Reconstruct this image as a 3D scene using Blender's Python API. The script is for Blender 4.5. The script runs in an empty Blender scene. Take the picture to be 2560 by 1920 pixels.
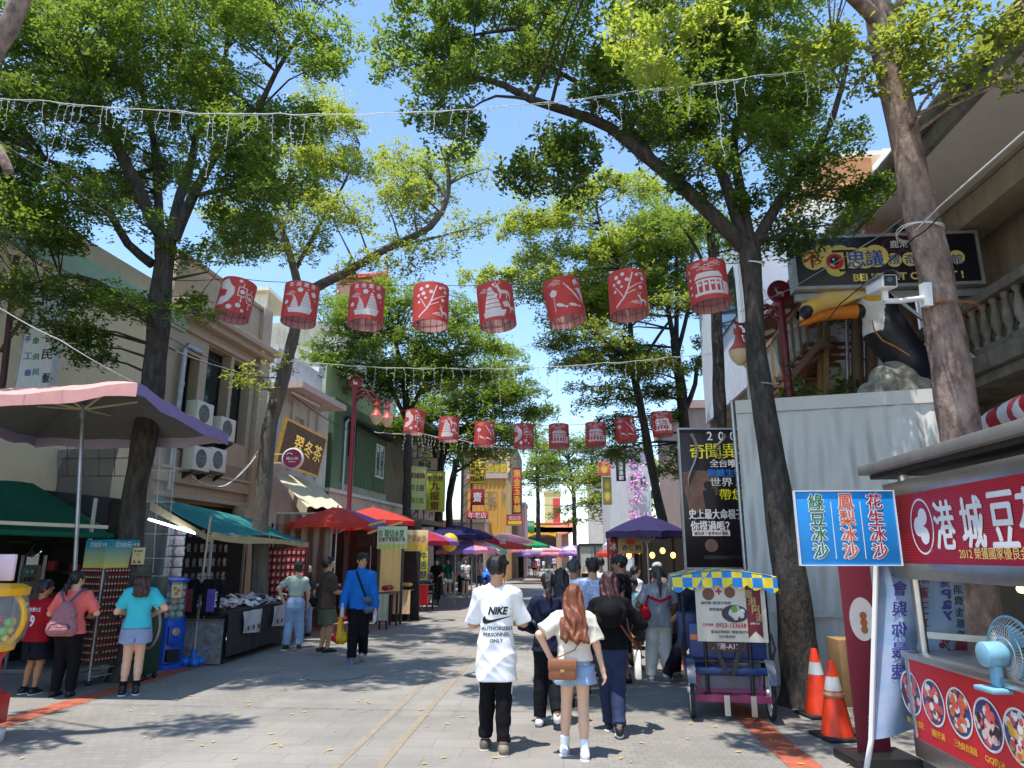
import bpy,bmesh,math,random
import numpy as np
from mathutils import Vector,Matrix
from mathutils.bvhtree import BVHTree
R=math.radians
# ---------------- camera ----------------
F_PX=1750.0;CAM_H=1.75
PITCH=math.atan(428/F_PX);YAW=R(3.85)
sc=bpy.context.scene
COL=sc.collection
cam=bpy.data.cameras.new("camera");camo=bpy.data.objects.new("camera",cam);COL.objects.link(camo)
cam.sensor_width=36;cam.lens=36*F_PX/2560;cam.clip_start=.05;cam.clip_end=3000
camo.location=(0,0,CAM_H);camo.rotation_euler=(math.pi/2+PITCH,0,YAW)
sc.camera=camo
# ---------------- sky, sun, exposure ----------------
SUN_EL=76.0;SUN_AZ=215.0
w=bpy.data.worlds.new("World");sc.world=w;w.use_nodes=True
nt=w.node_tree;nt.nodes.clear()
sky=nt.nodes.new("ShaderNodeTexSky");sky.sky_type='NISHITA';sky.sun_disc=False
sky.sun_elevation=R(SUN_EL);sky.sun_rotation=R(SUN_AZ);sky.air_density=1.2;sky.dust_density=0.0;sky.ozone_density=4.6
bg=nt.nodes.new("ShaderNodeBackground");bg.inputs[1].default_value=0.15
out=nt.nodes.new("ShaderNodeOutputWorld")
nt.links.new(sky.outputs[0],bg.inputs[0]);nt.links.new(bg.outputs[0],out.inputs[0])
sl=bpy.data.lights.new("sun",'SUN');sl.energy=3.1;sl.angle=R(.53);sl.color=(1,.955,.89)
so=bpy.data.objects.new("sun",sl);COL.objects.link(so);so.location=(0,0,40)
_d=Vector((math.sin(R(SUN_AZ))*math.cos(R(SUN_EL)),math.cos(R(SUN_AZ))*math.cos(R(SUN_EL)),math.sin(R(SUN_EL))))
so.rotation_euler=_d.to_track_quat('Z','Y').to_euler()
sc.view_settings.view_transform='Standard';sc.view_settings.look='None';sc.view_settings.gamma=1
sc.view_settings.exposure=1.02
sc.render.engine='CYCLES'
try:
 sc.cycles.use_denoising=True;sc.cycles.max_bounces=6;sc.cycles.transparent_max_bounces=12
 sc.cycles.diffuse_bounces=3;sc.cycles.glossy_bounces=2;sc.cycles.transmission_bounces=4
 sc.cycles.caustics_reflective=False;sc.cycles.caustics_refractive=False
except Exception:pass
# ---------------- survey helpers: photograph pixel -> point in the street ----------------
_cp,_sp,_cy,_sy=math.cos(PITCH),math.sin(PITCH),math.cos(YAW),math.sin(YAW)
_fw=np.array([-_sy*_cp,_cy*_cp,_sp]);_rt=np.array([_cy,_sy,0.]);_up=np.cross(_rt,_fw)
_C=np.array([0,0,CAM_H])
def ray(px,py):return _fw*F_PX+_rt*(px-1280)+_up*(960-py)
def G(px,py,z=0.):
 d=ray(px,py);return Vector(_C+d*((z-CAM_H)/d[2]))
def P(px,py,Y):
 d=ray(px,py);return Vector(_C+d*(Y/d[1]))
def PX(px,py,x):
 d=ray(px,py);return Vector(_C+d*(x/d[0]))
# ---------------- materials ----------------
MATS={}
def mat(name,c=(.5,.5,.5),r=.6,metal=0.,var=.1,scale=5.,bump=0.,bscale=60.,trans=0.,streak=0.,alpha=1.,emit=0.,c2=None,spec=.5,stretch=None):
 if name in MATS:return MATS[name]
 m=bpy.data.materials.new(name);m.use_nodes=True;t=m.node_tree;N=t.nodes;L=t.links
 b=N['Principled BSDF'];o=N['Material Output']
 tc=N.new('ShaderNodeTexCoord');src=tc.outputs['Object']
 if stretch:
  mp=N.new('ShaderNodeMapping');mp.inputs['Scale'].default_value=stretch;L.new(src,mp.inputs[0]);src=mp.outputs[0]
 n=N.new('ShaderNodeTexNoise');n.inputs['Scale'].default_value=scale;n.inputs['Detail'].default_value=6;n.inputs['Roughness'].default_value=.65
 L.new(src,n.inputs['Vector'])
 mr=N.new('ShaderNodeMapRange');mr.inputs[1].default_value=.3;mr.inputs[2].default_value=.7;L.new(n.outputs[0],mr.inputs[0])
 mx=N.new('ShaderNodeMix');mx.data_type='RGBA'
 lo=[max(0,x*(1-var))for x in c];hi=[min(1,x*(1+var))for x in c]
 if c2:lo,hi=list(c),list(c2)
 mx.inputs[6].default_value=(*lo,1);mx.inputs[7].default_value=(*hi,1);L.new(mr.outputs[0],mx.inputs[0])
 colr=mx.outputs[2]
 if streak:
  mp=N.new('ShaderNodeMapping');mp.inputs['Scale'].default_value=(3.5,3.5,.35);L.new(tc.outputs['Object'],mp.inputs[0])
  n2=N.new('ShaderNodeTexNoise');n2.inputs['Scale'].default_value=1.6;n2.inputs['Detail'].default_value=8;n2.inputs['Roughness'].default_value=.7;L.new(mp.outputs[0],n2.inputs['Vector'])
  m2=N.new('ShaderNodeMapRange');m2.inputs[1].default_value=.5;m2.inputs[2].default_value=.72;m2.inputs[4].default_value=streak;L.new(n2.outputs[0],m2.inputs[0])
  k=N.new('ShaderNodeMix');k.data_type='RGBA';k.inputs[7].default_value=(.06,.055,.045,1);L.new(m2.outputs[0],k.inputs[0]);L.new(colr,k.inputs[6]);colr=k.outputs[2]
 L.new(colr,b.inputs['Base Color'])
 b.inputs['Roughness'].default_value=r;b.inputs['Metallic'].default_value=metal;b.inputs['Specular IOR Level'].default_value=spec
 if bump:
  n3=N.new('ShaderNodeTexNoise');n3.inputs['Scale'].default_value=bscale;n3.inputs['Detail'].default_value=4;L.new(src,n3.inputs['Vector'])
  bp=N.new('ShaderNodeBump');bp.inputs['Strength'].default_value=bump;bp.inputs['Distance'].default_value=.02;L.new(n3.outputs[0],bp.inputs['Height']);L.new(bp.outputs[0],b.inputs['Normal'])
 if emit:
  b.inputs['Emission Color'].default_value=(*c,1);b.inputs['Emission Strength'].default_value=emit
 last=b.outputs[0]
 if trans:
  tr=N.new('ShaderNodeBsdfTranslucent');L.new(colr,tr.inputs[0]);ms=N.new('ShaderNodeMixShader');ms.inputs[0].default_value=trans
  L.new(last,ms.inputs[1]);L.new(tr.outputs[0],ms.inputs[2]);last=ms.outputs[0]
 if alpha<1:
  tp=N.new('ShaderNodeBsdfTransparent');ms=N.new('ShaderNodeMixShader');ms.inputs[0].default_value=alpha
  L.new(tp.outputs[0],ms.inputs[1]);L.new(last,ms.inputs[2]);last=ms.outputs[0]
 if last is not b.outputs[0]:L.new(last,o.inputs[0])
 MATS[name]=m;return m
def srgb(r,g,b):
 f=lambda x:(x/255/12.92)if x/255<=.04045 else((x/255+.055)/1.055)**2.4
 return(f(r),f(g),f(b))
def paint(r,g,b,rough=.5,**k):
 return mat("paint_%02x%02x%02x_%d"%(r,g,b,int(rough*100))+''.join(sorted(f"{a}{k[a]}" for a in k)),srgb(r,g,b),rough,**k)
def cloth(r,g,b,**k):
 k.setdefault('bump',.15);k.setdefault('bscale',140);k.setdefault('var',.08)
 return mat("cloth_%02x%02x%02x"%(r,g,b)+''.join(sorted(f"{a}{k[a]}" for a in k)),srgb(r,g,b),.85,spec=.2,**k)
# ---------------- object helpers ----------------
OFF={}
def tag(o,label=None,cat=None,group=None,kind=None):
 if label:o['label']=label
 if cat:o['category']=cat
 if group:o['group']=group
 if kind:o['kind']=kind
 return o
def thing(name,label,cat,loc=(0,0,0),group=None,rz=0.,local=False):
 o=bpy.data.objects.new(name,None);COL.objects.link(o);o.empty_display_size=.1
 o.location=loc;o.rotation_euler=(0,0,rz);tag(o,label,cat,group)
 OFF[o.name]=Vector((0,0,0))if local else Vector(loc)
 return o
def kids(o):return[c for c in KIDS.get(o.name,[])]
KIDS={}
def link(o,parent=None):
 COL.objects.link(o)
 if parent is not None:
  o.parent=parent;KIDS.setdefault(parent.name,[]).append(o)
 return o
def copy_tree(o,loc=None,rz=None,label=None,group=None,parent=None):
 c=o.copy();link(c,parent)
 if loc is not None:c.location=loc
 if rz is not None:c.rotation_euler=(0,0,rz)
 if label:c['label']=label
 if group:c['group']=group
 for k in kids(o):copy_tree(k,parent=c)
 return c
class Fr:
 """local frame: a along u, b along v, c along n"""
 def __init__(s,o,u,v=(0,0,1),n=None):
  s.o=Vector(o);s.u=Vector(u).normalized();s.v=Vector(v).normalized();s.n=Vector(n).normalized()if n is not None else s.u.cross(s.v).normalized()
 def __call__(s,a,b,c=0.):return s.o+s.u*a+s.v*b+s.n*c
 def mat4(s):return Matrix(((s.u.x,s.v.x,s.n.x,s.o.x),(s.u.y,s.v.y,s.n.y,s.o.y),(s.u.z,s.v.z,s.n.z,s.o.z),(0,0,0,1)))
W=Fr((0,0,0),(1,0,0),(0,1,0),(0,0,1))
def perp(d):
 d=Vector(d).normalized();a=Vector((0,0,1))if abs(d.z)<.9 else Vector((1,0,0))
 u=d.cross(a).normalized();return u,d.cross(u).normalized()
SPLIT={'post','leg','wheel','side_pole','caster','pillar','shelf','display_case','shutter','balcony_bracket','grey_pilaster','timber_post','stair_post','knob','reflector','black_post','strap','portrait','pier','bracket'}
class MB:
 def __init__(s):s.v=[];s.f=[];s.m=[];s.mi=0;s.p=[]
 def add(s,vs,fs):
  b=len(s.v);s.p.append((b,len(s.f)));s.v+=[tuple(x)for x in vs];s.f+=[tuple(b+i for i in f)for f in fs];s.m+=[s.mi]*len(fs);return s
 def box(s,a0,a1,b0,b1,c0,c1,fr=W):
  vs=[fr(a,b,c)for c in(c0,c1)for b in(b0,b1)for a in(a0,a1)]
  return s.add(vs,[(0,2,3,1),(4,5,7,6),(0,1,5,4),(2,6,7,3),(0,4,6,2),(1,3,7,5)])
 def cbox(s,c,d,fr=W):return s.box(c[0]-d[0]/2,c[0]+d[0]/2,c[1]-d[1]/2,c[1]+d[1]/2,c[2]-d[2]/2,c[2]+d[2]/2,fr)
 def bar(s,p,q,w,h,upv=(0,0,1)):
  p=Vector(p);q=Vector(q);d=(q-p);n=d.normalized();u=n.cross(Vector(upv));u=u.normalized()if u.length>1e-4 else perp(n)[0]
  return s.box(-w/2,w/2,-h/2,h/2,0,d.length,Fr(p,u,u.cross(n)*-1,n))
 def tube(s,pts,r,n=8,cap=True):
  pts=[Vector(p)for p in pts];k=len(pts);rs=r if hasattr(r,'__len__')else[r]*k
  d0=(pts[1]-pts[0]);u,_=perp(d0);vs=[];fs=[]
  for i,p in enumerate(pts):
   d=(pts[min(i+1,k-1)]-pts[max(i-1,0)]).normalized();u=(u-d*u.dot(d));u=u.normalized()if u.length>1e-6 else perp(d)[0];w_=d.cross(u)
   for j in range(n):
    a=2*math.pi*j/n;vs.append(p+(u*math.cos(a)+w_*math.sin(a))*rs[i])
  for i in range(k-1):
   for j in range(n):
    j2=(j+1)%n;fs.append((i*n+j,i*n+j2,(i+1)*n+j2,(i+1)*n+j))
  if cap:fs.append(tuple(range(n))[::-1]);fs.append(tuple((k-1)*n+j for j in range(n)))
  return s.add(vs,fs)
 def cyl(s,c,r,z0,z1,n=20):return s.tube([(c[0],c[1],z0),(c[0],c[1],z1)],r,n)
 def lathe(s,prof,n=20,fr=W,cap=True,a0=0,a1=None):
  full=a1 is None;a1=2*math.pi if full else a1;m=n if full else n+1;vs=[];fs=[]
  for(r,z)in prof:
   for j in range(m):
    a=a0+(a1-a0)*j/n;vs.append(fr(r*math.cos(a),r*math.sin(a),z))
  for i in range(len(prof)-1):
   for j in range(n):
    j2=(j+1)%m;fs.append((i*m+j,i*m+j2,(i+1)*m+j2,(i+1)*m+j))
  if cap and full:
   if prof[0][0]>1e-4:fs.append(tuple(range(m))[::-1])
   if prof[-1][0]>1e-4:fs.append(tuple((len(prof)-1)*m+j for j in range(m)))
  return s.add(vs,fs)
 def ell(s,c,r,n=14,fr=W):
  m=max(6,n//2);vs=[];fs=[]
  for i in range(m+1):
   t=math.pi*i/m
   for j in range(n):
    a=2*math.pi*j/n;vs.append(fr(c[0]+r[0]*math.sin(t)*math.cos(a),c[1]+r[1]*math.sin(t)*math.sin(a),c[2]-r[2]*math.cos(t)))
  for i in range(m):
   for j in range(n):
    j2=(j+1)%n;fs.append((i*n+j,i*n+j2,(i+1)*n+j2,(i+1)*n+j))
  return s.add(vs,fs)
 def prism(s,pts,c0,c1,fr=W):
  n=len(pts);vs=[fr(a,b,c0)for a,b in pts]+[fr(a,b,c1)for a,b in pts]
  fs=[tuple(range(n))[::-1],tuple(range(n,2*n))]+[(i,(i+1)%n,n+(i+1)%n,n+i)for i in range(n)]
  return s.add(vs,fs)
 def grid(s,fn,nu,nv,thick=None):
  vs=[Vector(fn(i/nu,j/nv))for j in range(nv+1)for i in range(nu+1)];k=nu+1
  fs=[(j*k+i,j*k+i+1,(j+1)*k+i+1,(j+1)*k+i)for j in range(nv)for i in range(nu)]
  if thick:
   n=len(vs);t=Vector(thick);vs+=[x+t for x in vs];fs2=[tuple(n+i for i in f)[::-1]for f in fs]
   rim=[i for i in range(k)]+[j*k+nu for j in range(1,nv+1)]+[nv*k+i for i in range(nu-1,-1,-1)]+[j*k for j in range(nv-1,0,-1)]
   fs=fs+fs2+[(rim[q],rim[(q+1)%len(rim)],n+rim[(q+1)%len(rim)],n+rim[q])[::-1]for q in range(len(rim))]
  return s.add(vs,fs)
 def build(s,name,m,parent=None,smooth=40,bevel=0.,label=None,fix=True):
  if name in SPLIT and parent is not None and len(s.p)>1:
   for i,(v0,f0)in enumerate(s.p):
    v1,f1=s.p[i+1]if i+1<len(s.p)else(len(s.v),len(s.f));q=MB();q.add(s.v[v0:v1],[tuple(k-v0 for k in f)for f in s.f[f0:f1]]);o=q.build(name,m,parent,smooth,bevel,label,fix)
   return o
  me=bpy.data.meshes.new(name);off=OFF.get(parent.name,Vector((0,0,0)))if parent is not None else Vector((0,0,0))
  loc=None
  vs=s.v if off.length==0 else[(x[0]-off.x,x[1]-off.y,x[2]-off.z)for x in s.v]
  me.from_pydata(vs,[],s.f)
  ms=m if isinstance(m,(list,tuple))else[m]
  for q in ms:me.materials.append(q)
  if len(ms)>1:me.polygons.foreach_set('material_index',s.m)
  if fix or bevel:
   b=bmesh.new();b.from_mesh(me)
   if fix:bmesh.ops.recalc_face_normals(b,faces=b.faces)
   if bevel:
    es=[e for e in b.edges if len(e.link_faces)==2 and e.calc_face_angle(0)>.7]
    bmesh.ops.bevel(b,geom=es,offset=bevel,segments=2,affect='EDGES',profile=.5,clamp_overlap=True)
   b.to_mesh(me);b.free()
  if smooth:
   me.polygons.foreach_set('use_smooth',[True]*len(me.polygons));me.set_sharp_from_angle(angle=R(smooth))
  o=bpy.data.objects.new(name,me);link(o,parent)
  if parent is not None:OFF[o.name]=off
  if label:o['label']=label
  return o
 def solo(s,name,m,label,cat,group=None,base=None,**k):
  """one-mesh thing, its origin at base"""
  b=Vector(base)if base is not None else Vector((sum(x[0]for x in s.v)/len(s.v),sum(x[1]for x in s.v)/len(s.v),min(x[2]for x in s.v)))
  s.v=[(x[0]-b.x,x[1]-b.y,x[2]-b.z)for x in s.v]
  o=s.build(name,m,None,**k);o.location=b;return tag(o,label,cat,group)
def struct(mb,name,m,**k):return tag(mb.build(name,m,**k),kind='structure')
def fastmesh(name,v,f,m,parent=None,smooth=False,mi=None,sub=True):
 """numpy verts (n,3), faces (m,k)"""
 v=np.asarray(v,dtype=np.float32);f=np.asarray(f,dtype=np.int32)
 if parent is not None and sub:
  o_=OFF.get(parent.name,Vector((0,0,0)));v=v-np.array(o_,dtype=np.float32)
 me=bpy.data.meshes.new(name);k=f.shape[1]
 me.vertices.add(len(v));me.vertices.foreach_set('co',v.ravel())
 me.loops.add(f.size);me.loops.foreach_set('vertex_index',f.ravel())
 me.polygons.add(len(f));me.polygons.foreach_set('loop_start',np.arange(0,f.size,k,dtype=np.int32));me.polygons.foreach_set('loop_total',np.full(len(f),k,dtype=np.int32))
 for q in(m if isinstance(m,(list,tuple))else[m]):me.materials.append(q)
 if mi is not None:me.polygons.foreach_set('material_index',np.asarray(mi,dtype=np.int32))
 if smooth:me.polygons.foreach_set('use_smooth',np.ones(len(f),dtype=bool))
 me.update(calc_edges=True)
 o=bpy.data.objects.new(name,me);link(o,parent)
 if parent is not None:OFF[o.name]=OFF.get(parent.name,Vector((0,0,0)))
 return o
# ---------------- lettering ----------------
_TXT={}
def text_geo(t,bold=.0):
 key=(t,bold)
 if key in _TXT:return _TXT[key]
 cu=bpy.data.curves.new("t",'FONT');cu.body=t;cu.align_x='CENTER';cu.size=1;cu.offset=bold;cu.resolution_u=3;cu.fill_mode='FRONT'
 ob=bpy.data.objects.new("t",cu);COL.objects.link(ob)
 dg=bpy.context.evaluated_depsgraph_get();dg.update()
 me=bpy.data.meshes.new_from_object(ob.evaluated_get(dg))
 v=np.array([x.co[:2]for x in me.vertices])if len(me.vertices)else np.zeros((0,2));f=[tuple(p.vertices)for p in me.polygons]
 bpy.data.objects.remove(ob);bpy.data.curves.remove(cu);bpy.data.meshes.remove(me)
 if len(v):
  lo,hi=v.min(0),v.max(0);v=v-(lo+hi)/2;ext=hi-lo
 else:ext=np.array([1,1])
 _TXT[key]=(v,f,ext);return _TXT[key]
def put_text(mb,t,fr,a,b,h=None,w=None,bold=.02,c=.003,slant=0.,rot=0.,mirror=False):
 """writes t centred at (a, b) of the frame, fitted to height h and/or width w"""
 if any(ord(c_)>0x2e80 for c_ in t)and bold>0:
  k=bold*.55*(h or w or .1)
  for i,dx in enumerate((-k,k,0)):put_text(mb,t,fr,a+dx,b+(k*.6 if i==2 else-k*.3),h,w,0,c+.0004*i,slant,rot,mirror)
  return
 v,f,e=text_geo(t,bold)
 if not len(v):return
 sy=h/e[1]if h else w/e[0];sx=w/e[0]if w else sy
 if mirror:sx=-sx
 cr,sr=math.cos(rot),math.sin(rot)
 vs=[]
 for x,y in v:
  x_,y_=x*sx+slant*y*sy,y*sy;vs.append(fr(a+x_*cr-y_*sr,b+x_*sr+y_*cr,c))
 mb.add(vs,f)
def vtext(mb,t,fr,a,b_top,size,step,bold=.02,c=.003,w=None,mirror=False):
 for i,ch in enumerate(t):
  if ch!=' ':put_text(mb,ch,fr,a,b_top-step*i-size/2,h=size,w=(w or size),bold=bold,c=c,mirror=mirror)
def htext(mb,t,fr,a0,a1,b,h,bold=.02,c=.003,rot=0.):
 """characters spread evenly between a0 and a1"""
 n=len(t)
 for i,ch in enumerate(t):
  if ch!=' ':
   x=a0+(a1-a0)*(i+.5)/n;wd=min(h,abs(a1-a0)/n*.92)
   put_text(mb,ch,fr,x,b+(x-(a0+a1)/2)*math.tan(rot),h=h,w=wd if ord(ch)>255 else None,bold=bold,c=c)
def board(name,label,cat,fr,wd,ht,th,col,texts=(),frame=None,fw=.03,group=None,extra=None,loc=None,double=False):
 """flat sign in frame fr (origin = centre of its face); texts: callables(mb) paired with materials"""
 root=thing(name,label,cat,loc or fr.o,group)
 b=MB().box(-wd/2,wd/2,-ht/2,ht/2,-th,0,fr);b.build('panel',col,root,bevel=min(.004,th*.2))
 if frame is not None:
  m=MB()
  for(x0,x1,y0,y1)in((-wd/2-fw,wd/2+fw,ht/2,ht/2+fw),(-wd/2-fw,wd/2+fw,-ht/2-fw,-ht/2),(-wd/2-fw,-wd/2,-ht/2,ht/2),(wd/2,wd/2+fw,-ht/2,ht/2)):m.box(x0,x1,y0,y1,-th-.004,.012,fr)
  m.build('frame',frame,root)
 for fn,m in texts:
  q=MB();fn(q)
  if q.v:q.build('lettering',m,root,smooth=0,fix=False)
 return root
rnd=random.Random(7)
# ---------------- shared materials ----------------
M_STEEL=mat('brushed_steel',(.55,.55,.53),.32,1.,.1,8,bump=.05)
M_IRON=mat('dark_iron',(.05,.05,.052),.5,.6,.3,9)
M_GALV=mat('galvanised',(.45,.46,.47),.45,.8,.2,6)
M_BLACK=mat('black_plastic',(.012,.012,.013),.45,0,.2)
M_WHITE=mat('white_paint',(.78,.78,.76),.5,0,.05,4)
M_MAROON=mat('maroon_enamel',srgb(112,32,48),.35,0,.15,7)
M_RUBBER=mat('rubber',(.02,.02,.02),.8)
M_GLASS_DK=mat('dark_window_glass',(.02,.035,.035),.08,0,.3,1.2)
M_GLASS=mat('clear_glass',(.6,.65,.65),.05,0,.02,alpha=.22)
M_PLASTIC_CLR=mat('clear_plastic_sheet',(.6,.62,.62),.2,0,.1,alpha=.22)
M_BARK_G=mat('grey_bark',(.075,.062,.05),.95,0,0,3.5,bump=.9,bscale=14,c2=(.2,.17,.14),stretch=(2.2,2.2,.7))
M_BARK_D=mat('dark_bark',(.014,.012,.010),.95,0,0,6.5,bump=1,bscale=16,c2=(.085,.072,.06),stretch=(2.2,2.2,.7))
M_BARK_P=mat('pinkish_brown_bark',(.07,.045,.036),.95,0,0,4.5,bump=1,bscale=13,c2=(.42,.29,.23),stretch=(1.6,1.6,.8))
M_WIRE=mat('black_cable',(.015,.015,.016),.6)
M_WWIRE=mat('white_cable',(.7,.7,.66),.5)
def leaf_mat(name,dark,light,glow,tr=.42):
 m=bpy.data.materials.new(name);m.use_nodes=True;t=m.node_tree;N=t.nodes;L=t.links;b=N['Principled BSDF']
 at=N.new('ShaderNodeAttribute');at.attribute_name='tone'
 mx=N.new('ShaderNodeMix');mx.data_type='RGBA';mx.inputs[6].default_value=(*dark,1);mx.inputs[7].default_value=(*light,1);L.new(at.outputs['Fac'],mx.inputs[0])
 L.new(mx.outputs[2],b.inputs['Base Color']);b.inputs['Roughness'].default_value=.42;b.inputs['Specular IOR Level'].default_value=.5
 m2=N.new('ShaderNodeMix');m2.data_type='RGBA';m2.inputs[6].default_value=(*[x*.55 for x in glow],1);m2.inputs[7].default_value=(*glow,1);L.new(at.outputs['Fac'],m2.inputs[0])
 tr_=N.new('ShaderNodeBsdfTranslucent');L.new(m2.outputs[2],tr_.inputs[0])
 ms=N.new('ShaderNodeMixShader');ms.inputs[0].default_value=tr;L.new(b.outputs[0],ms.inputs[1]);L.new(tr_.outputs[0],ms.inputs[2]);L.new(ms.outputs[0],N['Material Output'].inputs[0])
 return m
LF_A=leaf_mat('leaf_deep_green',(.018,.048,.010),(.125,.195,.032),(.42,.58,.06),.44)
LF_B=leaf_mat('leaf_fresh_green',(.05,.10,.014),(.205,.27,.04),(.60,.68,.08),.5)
# ---------------- ground ----------------
def paving_mat():
 m=bpy.data.materials.new('granite_paving');m.use_nodes=True;t=m.node_tree;N=t.nodes;L=t.links;b=N['Principled BSDF']
 tc=N.new('ShaderNodeTexCoord')
 br=N.new('ShaderNodeTexBrick');br.inputs['Scale'].default_value=1;br.inputs['Brick Width'].default_value=.62;br.inputs['Row Height'].default_value=.31
 br.inputs['Mortar Size'].default_value=.006;br.inputs['Mortar Smooth'].default_value=.3;br.inputs['Color1'].default_value=(.275,.252,.222,1);br.inputs['Color2'].default_value=(.31,.285,.25,1);br.inputs['Mortar'].default_value=(.22,.205,.18,1)
 L.new(tc.outputs['Object'],br.inputs['Vector'])
 b2=N.new('ShaderNodeTexBrick');b2.inputs['Scale'].default_value=1;b2.inputs['Brick Width'].default_value=.11;b2.inputs['Row Height'].default_value=.10;b2.inputs['Mortar Size'].default_value=.008;b2.inputs['Mortar Smooth'].default_value=.5
 b2.inputs['Color1'].default_value=(.262,.242,.213,1);b2.inputs['Color2'].default_value=(.298,.275,.241,1);b2.inputs['Mortar'].default_value=(.235,.222,.20,1);L.new(tc.outputs['Object'],b2.inputs['Vector'])
 sx=N.new('ShaderNodeSeparateXYZ');L.new(tc.outputs['Object'],sx.inputs[0])
 g1=N.new('ShaderNodeMath');g1.operation='GREATER_THAN';g1.inputs[1].default_value=.15;L.new(sx.outputs[0],g1.inputs[0])
 g2=N.new('ShaderNodeMath');g2.operation='LESS_THAN';g2.inputs[1].default_value=-3.6;L.new(sx.outputs[0],g2.inputs[0])
 ga=N.new('ShaderNodeMath');ga.operation='MAXIMUM';L.new(g1.outputs[0],ga.inputs[0]);L.new(g2.outputs[0],ga.inputs[1])
 mx=N.new('ShaderNodeMix');mx.data_type='RGBA';L.new(ga.outputs[0],mx.inputs[0]);L.new(br.outputs[0],mx.inputs[6]);L.new(b2.outputs[0],mx.inputs[7])
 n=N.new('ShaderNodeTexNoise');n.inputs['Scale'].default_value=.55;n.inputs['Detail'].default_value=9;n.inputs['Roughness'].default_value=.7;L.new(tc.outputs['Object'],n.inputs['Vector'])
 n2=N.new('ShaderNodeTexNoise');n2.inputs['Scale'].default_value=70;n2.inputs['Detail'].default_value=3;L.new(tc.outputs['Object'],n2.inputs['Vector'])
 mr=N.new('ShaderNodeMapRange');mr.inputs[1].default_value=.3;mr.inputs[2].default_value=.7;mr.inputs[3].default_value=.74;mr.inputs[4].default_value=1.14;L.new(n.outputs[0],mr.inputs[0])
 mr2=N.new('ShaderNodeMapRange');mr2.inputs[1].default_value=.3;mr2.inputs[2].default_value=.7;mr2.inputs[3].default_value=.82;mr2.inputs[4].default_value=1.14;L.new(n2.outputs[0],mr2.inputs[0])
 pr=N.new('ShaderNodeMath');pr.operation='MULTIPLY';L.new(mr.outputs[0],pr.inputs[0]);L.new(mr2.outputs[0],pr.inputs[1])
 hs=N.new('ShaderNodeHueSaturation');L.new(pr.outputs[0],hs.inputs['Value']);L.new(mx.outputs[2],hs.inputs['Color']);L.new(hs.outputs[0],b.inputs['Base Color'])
 b.inputs['Roughness'].default_value=.82;b.inputs['Specular IOR Level'].default_value=.3
 bp=N.new('ShaderNodeBump');bp.inputs['Strength'].default_value=.5;bp.inputs['Distance'].default_value=.012
 ad=N.new('ShaderNodeMath');ad.operation='MULTIPLY_ADD';ad.inputs[1].default_value=.35;L.new(n2.outputs[0],ad.inputs[0]);L.new(mx.outputs[2],ad.inputs[2]);L.new(ad.outputs[0],bp.inputs['Height']);L.new(bp.outputs[0],b.inputs['Normal'])
 return m
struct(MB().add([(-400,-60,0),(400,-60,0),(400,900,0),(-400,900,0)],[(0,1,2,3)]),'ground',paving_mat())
XL=G(258,1734).x;XR=(G(1843,1770).x+G(1926,1850).x)/2
brick=mat('red_brick_strip',srgb(172,92,66),.85,0,.25,9,bump=.4,bscale=50)
tanst=mat('tan_stone_strip',srgb(146,134,114),.85,0,.15,9,bump=.3,bscale=60)
def strip(x0,x1,name,m,z=.004,y0=-30,y1=160):struct(MB().add([(x0,y0,z),(x1,y0,z),(x1,y1,z),(x0,y1,z)],[(0,1,2,3)]),name,m)
strip(XL-.17,XL+.14,'kerb_strip',brick);strip(XR-.13,XR+.16,'kerb_strip',brick)
strip(-1.98,-1.90,'paving_band',tanst);strip(-1.60,-1.52,'paving_band',tanst)
for(px,py,r_)in((1010,1545,.42),(1105,1547,.38),(835,1690,.45)):
 g=G(px,py);m=MB();m.lathe([(r_,.004),(r_,.012),(r_-.03,.012),(r_-.03,.006),(.0,.006)],32,Fr((g.x,g.y,0),(1,0,0),(0,1,0),(0,0,1)))
 m.solo('manhole_cover',mat('stone_cover',(.26,.248,.226),.85,bump=.4),{1010:'round stone manhole cover behind the man in the blue jacket, left of two',1105:'round stone manhole cover beside the white T-shirt man, right of two',835:'large round manhole cover in front of the man in the blue jacket'}[px],'manhole cover','round covers in the paving')
lv=[];lf=[];rg=np.random.default_rng(3)
for i in range(420):
 x=rg.uniform(-5.5,3);y=rg.uniform(5,26);a=rg.uniform(0,6.28);l=rg.uniform(.025,.05);k=len(lv)
 for(u,v)in((-1,0),(0,.4),(1,0),(0,-.4)):lv.append((x+l*(u*math.cos(a)-v*math.sin(a)),y+l*(u*math.sin(a)+v*math.cos(a)),.008+.006*abs(v)))
 lf.append((k,k+1,k+2,k+3))
tag(fastmesh('fallen_leaves',lv,lf,mat('dry_yellow_leaf',srgb(206,172,70),.8,0,.3)),'small yellow leaves scattered on the paving','leaves',kind='stuff')
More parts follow.
